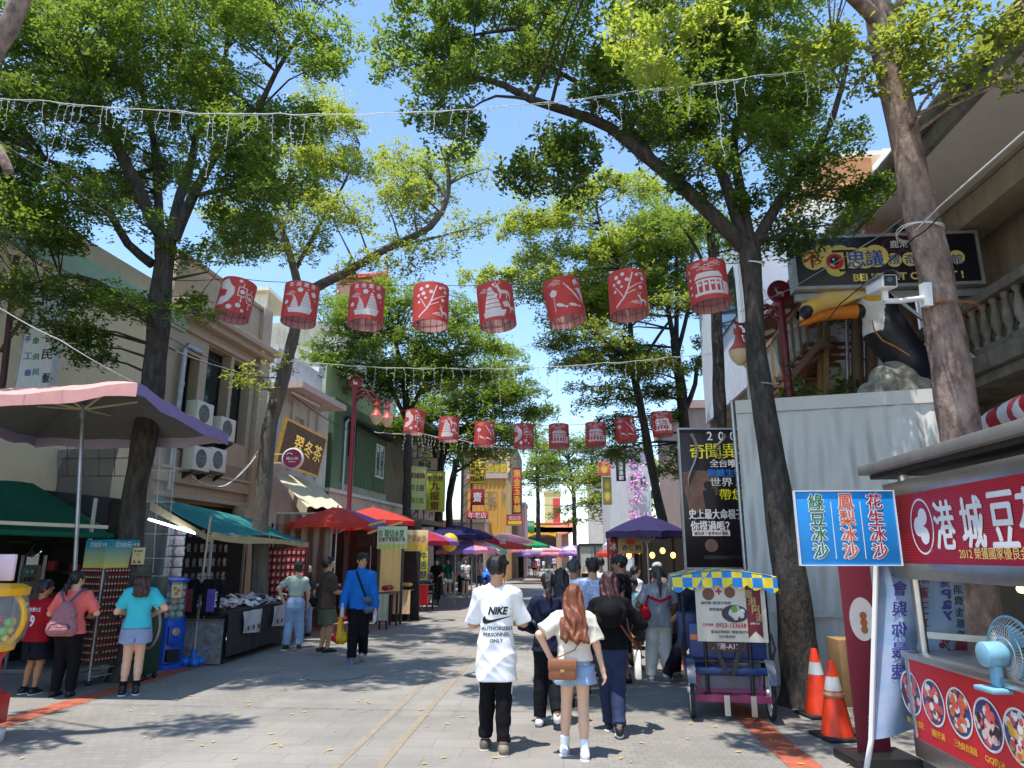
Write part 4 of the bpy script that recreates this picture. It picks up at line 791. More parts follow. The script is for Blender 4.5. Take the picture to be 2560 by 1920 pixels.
tree('leaning tree with a bright thin crown by the beige building',[(650,1600,14.8,0.187),(653,1296,14.8,0.169),(664,1151,14.8,0.166),(680,1046,14.8,0.158),(704,955,14.8,0.148),(737,828,14.8,0.122),(745,730,14.8,0.108),(728,650,14.8,0.086),(700,560,14.8,0.072),(670,470,14.8,0.050),(640,380,14.8,0.029)],
[[[(745,745,14.8),(805,710,14.6),(862,683,14.4),(960,625,14.1),(1076,567,13.8),(1117,498,13.7),(1121,428,13.6),(1105,382,13.6)],.13,.03],[[(960,625,14.1),(1060,600,13.6),(1180,570,13.2),(1230,545,13)],.035,.01],[[(1117,498,13.7),(1060,420,13.9),(1000,380,14.1)],.03,.01],[[(735,680,14.8),(800,560,15.2),(860,460,15.6),(900,360,15.8)],.06,.015],[[(715,610,14.8),(640,560,15),(560,530,15.2)],.05,.015],[[(690,1000,14.8),(665,960,14.7),(640,930,14.6)],.035,.01]],
[(800,330,110,70,15.4,1,.6),(700,420,150,80,15.2,1.2,.55),(870,420,120,70,15.4,1,.6,.8),(1000,420,110,70,14,.9,.65,.6),(1110,400,80,60,13.6,.7,.65,.6),(640,530,130,60,15.2,1,.5),(790,530,150,60,15,1.1,.55),(950,530,130,50,14.2,.9,.6,.7),(1070,480,110,45,13.8,.8,.65,.6),(1150,560,90,26,13.4,.6,.6,.7),(620,610,110,35,15,.9,.5),(760,610,110,35,14.9,.8,.5,.8),(1010,620,120,30,13.8,.8,.5,.8),(1190,440,60,30,13.4,.5,.65,.6),(930,660,90,22,14,.6,.45,.6),(640,940,36,40,14.6,.4,.7,.5),(700,930,30,26,14.7,.3,.5,.5),(780,250,60,50,15.4,.7,.6,.7)],
M_BARK_G,LF_B,.078,3.3,seed=2,bare=(((684,1010,14.7),0,.12),))
tree('slim tree behind the left street lamp',[(1019,1500,27,0.195),(1017,1256,27,0.165),(1020,1090,27,0.150),(1010,960,27,0.120),(990,860,27,0.075)],[[[(1016,1050,27),(960,940,26.6),(900,860,26)],.1,.03],[[(1018,1040,27),(1080,930,26.5),(1150,860,26)],.1,.03]],
[(900,760,100,60,26,2,.45),(1000,730,90,50,27,2,.5),(870,850,90,60,26,1.6,.35),(1010,850,120,60,26.5,2,.4),(1130,840,100,60,26,2,.5),(930,930,90,50,26.5,1.8,.3),(1080,930,120,50,26.5,2,.4),(1220,890,80,40,26,1.4,.5),(960,1000,70,26,26.5,1,.3),(850,770,60,60,26,1.4,.4),(830,880,50,50,26,1.2,.35),(1010,920,140,50,27,2,.25),(1150,930,110,50,26,1.8,.3),(1090,780,90,50,26,1.8,.5)],M_BARK_D,LF_A,.12,4.0,seed=3,padR=.75,k_=1.6)
tree('tree with a forked dark trunk beside the yellow vertical sign',[(1096,1480,33,0.224),(1096,1307,33,0.200),(1100,1180,33,0.176),(1115,1110,33,0.128),(1130,1020,33,0.080)],[[[(1100,1170,33),(1060,1080,32.6),(1010,1040,32)],.1,.03],[[(1112,1120,33),(1160,1030,32.6),(1230,990,32)],.1,.03]],
[(1000,1060,70,30,32,2,.4),(1100,1030,110,50,32.5,2.4,.4),(1220,980,110,50,32,2.2,.5),(1290,1030,70,30,32,1.6,.5),(1170,1090,110,40,32.4,2,.4),(1060,1110,80,26,32.4,1.6,.3),(1250,940,90,36,32,2,.55),(1260,1080,90,40,32,2,.45),(1180,1030,120,50,33,2.4,.3),(1300,980,60,40,32,1.6,.55)],M_BARK_D,LF_A,.14,3.9,seed=4,padR=.9,k_=2)
tree('tree just beyond the forked one, its black stem kinked',[(1126,1462,36,0.195),(1123,1298,36,0.180),(1123,1256,36,0.173),(1132,1196,36,0.165),(1147,1145,36,0.135),(1190,1080,36,0.075)],[[[(1140,1180,36),(1185,1150,36),(1215,1110,36)],.08,.03]],
[(1180,1130,90,30,35.5,1.8,.4),(1280,900,70,36,35,2,.5),(1290,1090,40,30,35,1.6,.45),(1130,1150,50,20,35.5,1.2,.3)],M_BARK_D,LF_A,.15,3.9,seed=5,padR=.9,k_=2)
tree('dark-trunked tree at the right kerb in front of the white tent sheet',[(2012,1765,9.3,.25),(1992,1560,9.3,.22),(1962,1350,9.3,.19),(1945,1250,9.3,.185),(1922,1100,9.3,.16),(1905,1000,9.3,.14),(1890,850,9.3,.13),(1882,720,9.3,.13),(1872,610,9.3,.15)],
[[[(1868,625,9.3),(1798,554,9.2),(1697,458,9.0),(1596,376,8.8),(1523,318,8.7),(1427,280,8.5),(1330,250,8.3),(1258,212,8.2),(1186,193,8.1),(1080,165,8)],.12,.025],[[(1640,410,8.9),(1560,300,8.9),(1470,220,8.9),(1380,170,8.8),(1292,72,8.6)],.06,.02],[[(1292,72,8.6),(1186,87,8.4),(1099,116,8.2)],.03,.012],[[(1865,620,9.3),(1800,420,9.4),(1740,300,9.4),(1690,200,9.3),(1640,40,9.2),(1600,-120,9)],.09,.03],
[[(1875,610,9.3),(1852,480,9.6),(1835,350,9.9),(1870,180,10),(1900,0,10)],.09,.03],[[(1885,615,9.3),(1950,500,9.3),(2010,420,9.2),(2080,300,9),(2120,150,8.8)],.09,.03],[[(1450,300,8.5),(1400,350,8.3),(1330,400,8.1)],.03,.01],[[(1330,250,8.3),(1240,240,8),(1180,270,7.8)],.025,.01]],
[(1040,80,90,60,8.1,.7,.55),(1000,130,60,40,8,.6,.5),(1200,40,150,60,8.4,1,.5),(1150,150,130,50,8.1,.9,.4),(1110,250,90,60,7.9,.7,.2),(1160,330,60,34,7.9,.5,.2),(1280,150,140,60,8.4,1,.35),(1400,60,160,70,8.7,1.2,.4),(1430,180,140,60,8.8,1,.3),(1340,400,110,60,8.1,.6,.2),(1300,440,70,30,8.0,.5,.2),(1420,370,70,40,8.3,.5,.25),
(1560,120,140,90,9,1.2,.4),(1600,260,120,70,9,1,.3),(1700,130,150,100,9.2,1.3,.45),(1720,300,130,80,9.3,1,.3),(1760,430,100,50,9.3,.8,.25),(1850,120,140,120,9.8,1.2,.5),(1870,300,120,100,9.8,1,.35),(1980,180,140,120,9.3,1.2,.5),(2010,340,120,90,9.2,1,.45),(2060,470,110,70,9.1,.8,.35),(1960,480,80,70,9.4,.8,.35),(1990,590,80,40,9.1,.6,.3),(1830,500,60,40,9.5,.5,.3),(2090,560,50,26,9,.4,.3),(1400,-100,420,90,8.6,2,.5),(1850,-100,300,120,9.6,2,.5),(1480,470,30,22,8.4,.3,.3)],  # out-of-view pads overhead are added so their shade dapples the street
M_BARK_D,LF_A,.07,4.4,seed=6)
tree('large pinkish-barked tree leaning over the bean dessert cart',[(2452,1800,7.5,0.216),(2440,1500,7.5,0.200),(2404,1150,7.5,0.196),(2384,984,7.5,0.192),(2368,850,7.5,0.188),(2340,690,7.5,0.180),(2308,560,7.5,0.172),(2272,400,7.5,0.164),(2243,260,7.5,0.160),(2215,120,7.5,0.156),(2195,0,7.5,0.152),(2172,-140,7.4,0.144),(2150,-320,7.3,0.120)],
[[[(2200,60,7.5),(2120,-20,7.2),(1980,-110,6.8),(1800,-180,6.4),(1640,-120,6.2),(1560,-20,6.2)],.09,.02],[[(2225,40,7.5),(2320,-60,7.2),(2430,-80,6.8),(2540,-20,6.4)],.08,.02],[[(2215,150,7.5),(2150,110,7.3),(2080,100,7.1)],.04,.015]],
[(1600,70,110,60,6.3,.4,.95),(1640,160,80,50,6.3,.35,.95,.8),(1730,30,90,40,6.4,.4,.8),(2080,70,110,60,7.1,.6,.55),(2150,160,70,50,7.2,.5,.5),(2340,60,110,60,6.9,.6,.25),(2420,150,100,50,6.8,.5,.25),(2500,50,90,50,6.6,.5,.35),(2330,200,60,40,6.9,.4,.25),(2530,190,50,26,6.6,.3,.4),(2240,-160,380,120,7,1.6,.5),(1800,-170,300,90,6.5,1.2,.6)],  # unseen upper pads added for their dappled shade on the paving
M_BARK_P,LF_B,.075,3.0,seed=7,padR=.36)
tree('slender leaning tree beside the dark purple stall parasol on the right',[(1682,1545,19.8,0.144),(1666,1354,19.8,0.130),(1640,1230,19.8,0.122),(1615,1090,19.8,0.115),(1598,1000,19.8,0.108),(1580,915,19.8,0.094),(1560,840,19.8,0.058)],[[[(1575,900,19.8),(1480,830,19.4),(1400,760,19),(1330,720,18.6)],.07,.02],[[(1585,920,19.8),(1560,700,19.6),(1500,560,19.4),(1490,500,19.3)],.08,.02],[[(1590,930,19.8),(1660,820,20),(1730,740,20)],.06,.02]],
[(1440,480,130,40,19,1.2,.65),(1560,470,130,40,19.4,1.3,.6),(1330,560,110,36,18.6,1.1,.65),(1480,570,150,40,19.2,1.4,.65),(1650,560,150,50,19.6,1.4,.5),(1380,640,120,36,18.8,1.2,.65),(1540,660,160,40,19.4,1.4,.6),(1300,690,100,34,18.5,1.,.6),(1420,740,150,36,19,1.3,.55),(1600,760,150,40,19.6,1.3,.45),(1480,830,140,36,19.4,1.2,.35),(1230,700,60,24,18.4,.8,.6),(1460,900,100,40,19.2,1,.25),(1510,990,90,36,19.4,1,.3),(1620,900,100,50,19.8,1,.3)],M_BARK_D,LF_B,.09,3.7,seed=8,padR=.55,k_=1.3)
tree('many-stemmed grey tree behind the black banner',[(1722,1530,21,0.192),(1716,1200,21,0.168),(1706,1000,21,0.160),(1692,900,21,0.144),(1685,850,21,0.128)],[[[(1688,870,21),(1668,760,21),(1650,640,21),(1640,500,21)],.09,.03],[[(1690,870,21),(1692,740,21.2),(1690,600,21.2)],.09,.03],[[(1694,880,21),(1722,760,21),(1730,620,21)],.08,.03],[[(1715,1020,21),(1738,960,20.8),(1742,900,20.8)],.09,.05]],
[(1700,620,130,60,21,1.6,.4),(1740,720,100,50,21,1.3,.4),(1640,700,110,50,21,1.4,.35),(1760,870,80,50,20.8,1.,.55),(1650,1000,90,50,21,1.2,.35),(1570,1060,90,40,21,1.2,.35),(1690,1130,60,60,21,1,.4),(1560,1140,80,40,21,1.2,.4),(1600,640,140,50,21,1.6,.35),(1550,740,130,50,21,1.6,.3),(1470,800,120,46,21,1.4,.3),(1780,760,80,50,21,1,.4),(1560,900,140,50,21,1.4,.25),(1440,690,120,50,21,1.5,.3)],M_BARK_D,LF_A,.10,3.9,seed=9,padR=.6,k_=1.3)
tree('straight dark tree with a bare stem behind the white tent sheet',[(1812,1620,13.5,0.136),(1804,1200,13.5,0.124),(1798,1000,13.5,0.120),(1794,850,13.5,0.112),(1785,700,13.5,0.096),(1775,560,13.5,0.072)],[[[(1786,720,13.5),(1740,620,13.4),(1700,560,13.3)],.05,.02]],[(1780,560,90,50,13.5,1,.4),(1700,540,70,40,13.3,.9,.45),(1830,620,50,36,13.6,.7,.4)],M_BARK_D,LF_A,.08,3.5,seed=10)
tree('far airy tree in the middle of the street',[(1437,1415,75,.3),(1437,1370,75,.24),(1434,1230,75,.2),(1420,1150,75,.12)],[[[(1434,1230,75),(1480,1180,75)],.12,.05],[[(1434,1240,75),(1395,1170,75)],.12,.05]],[(1430,1110,60,30,75,3,.5),(1390,1150,60,28,75,3,.45),(1480,1150,60,30,75,3,.5),(1430,1190,60,22,75,3,.35),(1415,1290,40,18,75,2,.3),(1500,1110,36,20,75,2,.5)],M_BARK_D,LF_A,.30,3.5,seed=12,padR=1.5,k_=3,group='far trees down the street')
tree('far pointed tree left of the airy one',[(1345,1420,80,.3),(1345,1250,80,.22),(1340,1090,80,.08)],[],[(1345,1190,70,60,80,3,.5),(1330,1110,36,40,80,2,.5),(1332,1060,18,30,80,1.4,.5),(1370,1130,40,36,80,2,.5)],M_BARK_D,LF_B,.32,3.5,seed=13,padR=1.4,k_=3,group='far trees down the street')
tree('far bushy tree behind the parked truck',[(1545,1412,60,.3),(1545,1300,60,.24),(1540,1200,60,.1)],[],[(1530,1210,90,50,60,3,.5),(1570,1260,80,46,60,3,.45),(1500,1260,50,30,60,2,.4),(1620,1180,60,40,58,2,.45),(1490,1190,50,30,60,2,.5)],M_BARK_D,LF_B,.26,3.7,seed=14,padR=1.2,k_=3,group='far trees down the street')
tree('near tree mostly out of the picture at the top left corner',[(-290,1700,6.0,.22),(-250,1100,6.0,.2),(-150,500,6.0,.18),(-40,170,6.0,.11),(20,70,6.0,.10),(80,-60,6.0,.08),(160,-220,6,.05)],[[[(-60,210,6),(-30,330,5.9),(10,400,5.9),(22,430,5.9)],.06,.045]],[(150,-260,160,70,6,.8,.5),(-150,100,90,140,6,.7,.4)],M_BARK_P,LF_A,.075,3.5,seed=15)
# ---------------- buildings ----------------
def onp(fr,px,py):
 """where the line of sight through a pixel meets a wall plane, in the wall's own coordinates"""
 d=Vector(ray(px,py));o=Vector(_C);t=(fr.o-o).dot(fr.n)/d.dot(fr.n);q=o+d*t-fr.o;return q.dot(fr.u),q.dot(fr.v)
def facade(mb,fr,a0,a1,b0,b1,openings,th=.3):
 """wall slab with rectangular openings (a0,a1,b0,b1)"""
 xs=sorted({a0,a1,*[min(max(o[i],a0),a1)for o in openings for i in(0,1)]});ys=sorted({b0,b1,*[min(max(o[i],b0),b1)for o in openings for i in(2,3)]})
 for i in range(len(xs)-1):
  for j in range(len(ys)-1):
   cx,cy=(xs[i]+xs[i+1])/2,(ys[j]+ys[j+1])/2
   if not any(o[0]<cx<o[1]and o[2]<cy<o[3]for o in openings):mb.box(xs[i],xs[i+1],ys[j],ys[j+1],-th,0,fr)
def window(parent,fr,a0,a1,b0,b1,c,frame,glass,nv_=1,nh=1,fw=.05):
 m=MB()
 for(x0,x1,y0,y1)in((a0,a1,b0,b0+fw),(a0,a1,b1-fw,b1),(a0,a0+fw,b0+fw,b1-fw),(a1-fw,a1,b0+fw,b1-fw)):m.box(x0,x1,y0,y1,c-.03,c+.03,fr)
 for i in range(1,nv_):x=a0+(a1-a0)*i/nv_;m.box(x-fw/2,x+fw/2,b0+fw,b1-fw,c-.025,c+.025,fr)
 for i in range(1,nh):y=b0+(b1-b0)*i/nh;m.box(a0+fw,a1-fw,y-fw/2,y+fw/2,c-.02,c+.02,fr)
 f=m.build('window',frame,parent);MB().box(a0+fw,a1-fw,b0+fw,b1-fw,c-.006,c+.006,fr).build('pane',glass,f);return f
def corrug(mb,fr,a0,a1,b0,b1,pitch=.15,amp=.02,c=0.,th=.03,square=True):
 """vertical-ribbed sheet metal"""
 n=max(2,int((a1-a0)/pitch));pts=[]
 for i in range(n):
  x=a0+(a1-a0)*i/n;p=(a1-a0)/n
  pts+=[(x,c),(x+p*.55,c),(x+p*.65,c+amp),(x+p*.9,c+amp)]if square else[(x+p*k/4,c+amp*math.sin(2*math.pi*k/4))for k in range(4)]
 pts.append((a1,c));k=len(pts)
 vs=[fr(x,b0,y)for x,y in pts]+[fr(x,b1,y)for x,y in pts];fs=[(i,i+1,k+i+1,k+i)for i in range(k-1)];mb.add(vs,fs);mb.box(a0,a1,b0,b1,c-th-.01,c-.01,fr)
CONC=mat('beige_stucco',srgb(190,172,150),.92,0,.08,3,bump=.35,bscale=90,streak=.12)
CREAM_W=mat('cream_render',srgb(226,208,172),.9,0,.06,1.2,bump=.15,bscale=30,streak=.05)
WHITE_W=mat('white_plaster',srgb(206,200,192),.9,0,.1,2,bump=.2,bscale=40,streak=.2)
GREYW=mat('weathered_cement',srgb(150,144,128),.95,0,0,1.3,bump=.4,bscale=20,streak=.45,c2=srgb(196,190,172))
GREEN_S=mat('green_sheet_metal',srgb(82,108,74),.55,0,.1,2,streak=.12);GREEN_L=mat('pale_green_sheet',srgb(160,182,138),.55,0,.08,3,streak=.15)
PINK_S=mat('pinkish_sheet',srgb(206,180,164),.6,0,.06,3,streak=.1);OCHRE_S=mat('ochre_sheet_metal',srgb(226,172,82),.5,0,.08,3,streak=.06);WHITE_S=mat('white_sheet_metal',srgb(206,212,222),.45,0,.05,2,streak=.06)
DARK_IN=mat('shop_interior_shade',(.03,.026,.022),.9,0,.4,2);BROWN_W=mat('brown_board',srgb(98,84,72),.8,0,.2,5,streak=.25)  # near-black DARK_IN stands in for the shade inside shops and stalls
OLDC=mat('mouldy_concrete',srgb(96,90,82),.95,0,0,2.2,bump=.5,bscale=22,streak=.5,c2=srgb(158,148,134));OLDL=mat('old_buff_stucco',srgb(170,154,130),.95,0,.14,2.2,bump=.4,bscale=40,streak=.35);OLDG=mat('grey_green_roughcast',srgb(150,156,148),.95,0,.08,8,bump=.7,bscale=120,streak=.15)
aL=R(4.0)
def lfr(x,y,z=0,a=aL):return Fr((x,y,z),(math.sin(a),math.cos(a),0))
def shell(parent,fr,a0,a1,b1,depth,m,name='wall'):
 """the building's body behind its front"""
 MB().box(a0+.01,a1-.01,0,b1,-depth,-.31,fr).build(name,m,parent)
f=lfr(-10.0,3.0);b=thing('building','cream rendered building with a blank upper wall and green roof edge','building',(-10,9,0))
MB().box(0,12.6,0,7.0,-.3,0,f).build('wall',CREAM_W,b);shell(b,f,0,12.6,7.0,8,CREAM_W)
MB().box(-.1,12.7,7.0,7.45,-.35,.12,f).build('roof_edge',mat('pale_green_fascia',srgb(150,182,158),.5),b);MB().box(-.1,12.7,7.45,7.95,-.8,-.1,f).build('parapet',CONC,b)
MB().box(1,12,0,2.9,.003,.02,f).build('shopfront_shade',DARK_IN,b)  # dark plate on the wall paints the shade of an open shop
f2=lfr(-9.05,15.7);e1=onp(f2,655,1000)[0];ct=onp(f2,638,893)[1];pt_=onp(f2,680,795)[1]
b=thing('building','beige stucco two-storey building with tall deep-set windows and a drainpipe','building',(-9,18,0));ops=[]
band=onp(f2,605,1236)[1]
for(l,r_,tp,bt)in((447,490,880,1130),(509,569,870,1128),(577,622,905,1112)):
 a0=onp(f2,l,1000)[0];a1=onp(f2,r_,1000)[0];ops.append((a0,a1,onp(f2,(l+r_)/2,bt)[1],onp(f2,(l+r_)/2,tp)[1]))
m=MB();facade(m,f2,-.6,e1,3.15,ct,ops,.42);m.box(-.6,e1,0,.3,-.42,0,f2);m.box(e1-.5,e1,.3,3.15,-.42,0,f2);m.box(-.6,-.1,.3,3.15,-.42,0,f2);m.build('wall',CONC,b);shell(b,f2,-.6,e1,ct,8,CONC)
for o in ops:window(b,f2,o[0]+.002,o[1]-.002,o[2],o[3],-.30,mat('bronze_frame',(.03,.027,.025),.4,.5),M_GLASS_DK,1,2,.06)
m=MB();m.box(-.6,e1+.08,ct,ct+.16,-.45,.26,f2);m.box(-.6,e1+.05,ct-.30,ct-.20,-.0,.10,f2);m.box(-.6,e1+.14,ct+.16,ct+.34,-.5,.42,f2);m.build('cornice',CONC,b,bevel=.02)
m=MB();m.box(-.6,e1-.5,ct+.34,pt_,-.4,.0,f2);m.box(e1-.5,e1+.02,ct+.34,pt_+.12,-.5,.12,f2);m.box(-.6,e1-.5,pt_,pt_+.1,-.45,.08,f2);m.build('parapet',CONC,b,bevel=.015)
m=MB();m.box(e1-.52,e1+.03,0,ct,.003,.16,f2);m.box(e1-.56,e1+.07,ct-.75,ct-.55,.16,.22,f2);m.build('pilaster',CONC,b,bevel=.015)
m=MB();m.box(-.6,e1-.53,band+.0,band+.28,.002,.14,f2);m.box(-.6,e1-.53,band+.28,band+.36,.002,.2,f2);m.box(-.6,e1-.53,3.05,3.16,.002,.1,f2);m.build('string_course',CONC,b,bevel=.015)
for(o0,o1)in((ops[1][0],ops[1][1]),(ops[2][0],ops[2][1])):MB().box(o0+.02,o1-.02,3.75,4.1,.002,.012,f2).build('recess_shade_panel',mat('beige_stucco_shaded',srgb(160,142,120),.92,bump=.3,bscale=90),b)  # raised flat plate; darker stucco paints the shade of a recess
MB().prism([(0,0),(.5,.0),(.5,.12),(.34,.2),(.3,.42),(.12,.5),(0,.5)],e1-1.0,e1-.65,Fr(f2(0,2.55,0),f2.n,f2.v,f2.u)).build('bracket',CONC,b,bevel=.01)
MB().box(.0,e1-.55,.3,3.0,-.35,-.30,f2).build('shopfront_shade',DARK_IN,b)
pa=onp(f2,447,900)[0];pz=onp(f2,447,872)[1]
MB().tube([f2(pa,3.2,.12),f2(pa,pz,.12),f2(pa+.05,pz+.10,.14),f2(pa+.45,pz+.02,.3)],.075,10).build('drainpipe',M_GALV,b);MB().tube([f2(pa,z_,.12)for z_ in(pz-.9,pz-.8)],.09,10).build('pipe_collar',M_GALV,b)
AC=mat('ivory_plastic',srgb(222,220,210),.5,0,.04,3)
def ac_unit(label,px,py,c):
 a,bz=onp(f2,px,py);t=thing('air_conditioner',label,'air conditioner',f2(a,bz,c),'condenser units on the beige building')
 MB().box(a-.36,a+.36,bz,bz+.58,c,c+.30,f2).build('casing',AC,t,bevel=.015);g=Fr(f2(a-.36,bz+.29,c+.15),-f2.n if False else Vector(f2.u)*-1,(0,0,1))
 fr_=Fr(f2(a-.363,bz+.29,c+.15),f2.n,(0,0,1));fr_=Fr(fr_.o,fr_.u,fr_.v,Vector(f2.u)*-1)
 ff=Fr(f2(a-.05,bz+.29,c+.30),f2.u,(0,0,1))
 for q,F_ in((.22,ff),):
  m=MB();[m.lathe([(r0,.004),(r0+.007,.012),(r0+.014,.004)],24,F_,cap=False)for r0 in(.05,.09,.13,.17,.215)];[m.bar(F_(.03*math.cos(k),.03*math.sin(k),.01),F_(.225*math.cos(k),.225*math.sin(k),.01),.006,.006,F_.n)for k in[i*math.pi/6 for i in range(12)]]
  gq=m.build('fan_grille',mat('grey_grille',(.4,.4,.39),.5),t);MB().lathe([(0,.002),(.225,.002)],24,F_,cap=False).build('fan_opening',M_BLACK,t)
 m=MB();[m.box(a-.32,a+.32,bz-.05,bz-.012,c+x,c+x+.04,f2)for x in(.03,.24)];m.box(a-.3,a+.3,bz-.16,bz-.05,.0,.05,f2);m.prism([(0,-.3),(0,-.05),(c+.3,-.05)],-.015,.015,Fr(f2(a-.3,bz,0),f2.n,f2.v,f2.u));m.prism([(0,-.3),(0,-.05),(c+.3,-.05)],-.015,.015,Fr(f2(a+.3,bz,0),f2.n,f2.v,f2.u));m.build('wall_bracket',M_IRON,t)
 return t
ac_unit('air conditioner with a round fan, lower right of the four on the beige wall',505,1180,.12);ac_unit('air conditioner half hidden by the clear sheet, lower left of the four',462,1178,.12)
ac_unit('air conditioner behind the purple parasol edge, upper left of the four',470,1066,.12);ac_unit('air conditioner with only its top showing over the parasol, upper right of the four',530,1102,.12)
f3=lfr(-8.75,20.55);E3=4.3
b=thing('building','white plastered house with a low eave, stained boards and a cream awning','building',(-8.7,22.5,0));m=MB();facade(m,f3,0,E3,0,6.9,[(.5,3.4,0,2.7),(1.5,2.3,4.7,6.2)],.3);m.build('wall',WHITE_W,b);shell(b,f3,0,E3,6.9,7,WHITE_W)
MB().box(1.5,2.3,4.7,6.2,-.2,-.15,f3).build('window',WHITE_W,b);MB().box(.5,3.4,0,2.7,-.29,-.25,f3).build('shopfront_shade',DARK_IN,b)
m=MB();m.box(-.1,E3-.7,6.75,6.95,-.2,.95,f3);m.build('eave',mat('pink_white_soffit',srgb(206,186,176),.9,streak=.2),b);m=MB();m.box(0,E3-.7,6.95,8.0,-.3,-.02,f3);m.box(E3-1.2,E3-.7,8.0,8.3,-.35,.04,f3);m.box(0,E3-.7,8.0,8.1,-.33,.03,f3);m.build('parapet',mat('blue_white_plaster',srgb(204,210,216),.9,streak=.3),b)
m=MB();[m.box(E3-.9+i*.3,E3-.62+i*.3,3.2,6.6,.003,.03,f3)for i in range(3)];m.build('plank_cladding',mat('stained_white_board',srgb(214,210,200),.8,streak=.7),b)
m=MB();[m.box(x,x+.18,4.4,6.6,.003,.09,f3)for x in(1.2,2.5,3.2)];m.build('pilaster',WHITE_W,b)
m=MB();m.box(.1,2.2,6.62,6.67,.5,.55,f3);m.build('lamp_tube',M_WHITE,b)
f4=lfr(-8.4,25.0);E4=6.6
b=thing('building','dark green corrugated metal house with a pale green gable','building',(-8.3,28,0));m=MB();corrug(m,f4,.9,E4,3.6,6.9,.16,.025);m.build('wall',GREEN_S,b);shell(b,f4,0,E4,6.9,7,GREEN_S)
m=MB();m.box(0,.9,0,7.5,-.1,.12,f4);m.box(.9,E4,6.9,7.5,-.1,.08,f4);m.build('corner_post',GREEN_S,b);m=MB();corrug(m,f4,-.2,E4,7.5,8.7,.25,.02,-.2);m.build('gable_sheet',GREEN_L,b)
a0,b0=onp(f4,868,1140);a1,b1=onp(f4,889,1050);window(b,f4,a0,a1,b0,b1,.04,mat('bronze_frame',(.03,.03,.03)),M_GLASS_DK,2,1)
MB().box(.9,E4,3.0,4.4,.03,.09,f4).build('lower_wall',GREYW,b);MB().tube([f4(1.1,2,.15),f4(1.1,6.7,.15),f4(1.3,6.95,.25)],.06,8).build('drainpipe',M_GALV,b)
m=MB();m.box(1.2,E4+.1,6.85,6.98,.05,.45,f4);m.build('gutter',M_IRON,b)
a_,z0_=onp(lfr(-7.45,22.4),830,1225);fc=lfr(-7.45,22.4)
b=thing('shop_canopy','low pinkish ribbed shop fascia below the green house','shop front',(-7.4,27,0));m=MB();corrug(m,fc,0,9.5,2.95,3.75,.2,.02);m.build('fascia',PINK_S,b);MB().box(-.1,9.6,3.75,3.87,-1.6,.08,fc).build('canopy_roof',mat('pale_metal',(.6,.58,.55),.5,streak=.2),b);MB().box(0,9.5,0,2.95,-1.0,-.9,fc).build('back_wall',DARK_IN,b)
m=MB();[m.box(x,x+.12,0,2.95,-.2,-.08,fc)for x in(0,3,6.2,9.3)];m.build('post',M_IRON,b)
f5=lfr(-7.95,31.7);b=thing('building','brown ribbed metal house with one white sash window','building',(-8,33,0));m=MB();corrug(m,f5,0,4.0,3.9,7.6,.2,.03);m.build('wall',mat('olive_brown_sheet',srgb(126,118,96),.6,streak=.25),b);shell(b,f5,0,4.0,7.6,7,BROWN_W)
a0,b0=onp(f5,934,1192);a1,b1=onp(f5,958,1118);window(b,f5,min(a0,3.4),min(a1,3.9),b0,b1,.05,M_WHITE,M_GLASS_DK,2,1,.08);m=MB();m.box(-.2,4.2,7.5,7.75,-.2,.7,f5);m.build('eave',M_IRON,b)
f6=lfr(-7.8,35.8);b=thing('building','dark timber house with black stair rails, half hidden by trees','building',(-7.7,39,0));MB().box(0,8,0,8.5,-6,0,f6).build('wall',mat('pink_brown_wall',srgb(150,122,104),.9,streak=.4),b);m=MB();[m.box(x,x+.5,4,7.5,.003,.05,f6)for x in(.4,1.6,3.2,5)];m.build('shutter',BROWN_W,b);MB().box(-.2,8.2,8.5,8.8,-6.2,.8,f6).build('roof',M_IRON,b)
m=MB();[m.bar(f6(-3+i*.12,3.2+i*.5,.9),f6(3.5+i*.12,5.2+i*.5,.5),.06,.06)for i in range(3)];[m.bar(f6(-2+k*1.2,2.6+k*.36,.8),f6(-2+k*1.2,4.6+k*.36,.8),.04,.04)for k in range(5)];m.build('stair_rail',M_IRON,b)
b=thing('building','tall weathered grey cement building rising behind the white house','building',(-14,36,0));fb=Fr((-24,34,0),(1,0,0));m=MB();m.box(0,13.5,0,13.6,-10,0,fb);m.build('wall',GREYW,b);m=MB();corrug(m,fb,0,8.6,13.6,15.4,.4,.04,-.3);m.build('roof_shed',mat('cream_sheet',srgb(222,212,186),.6,streak=.1),b);MB().box(-.1,8.8,15.4,15.6,-4,.1,fb).build('roof_edge',mat('cream_sheet',(.6,.6,.5)),b)
ROOF_O=mat('orange_roof_tile',srgb(206,116,84),.7,0,.15,6)
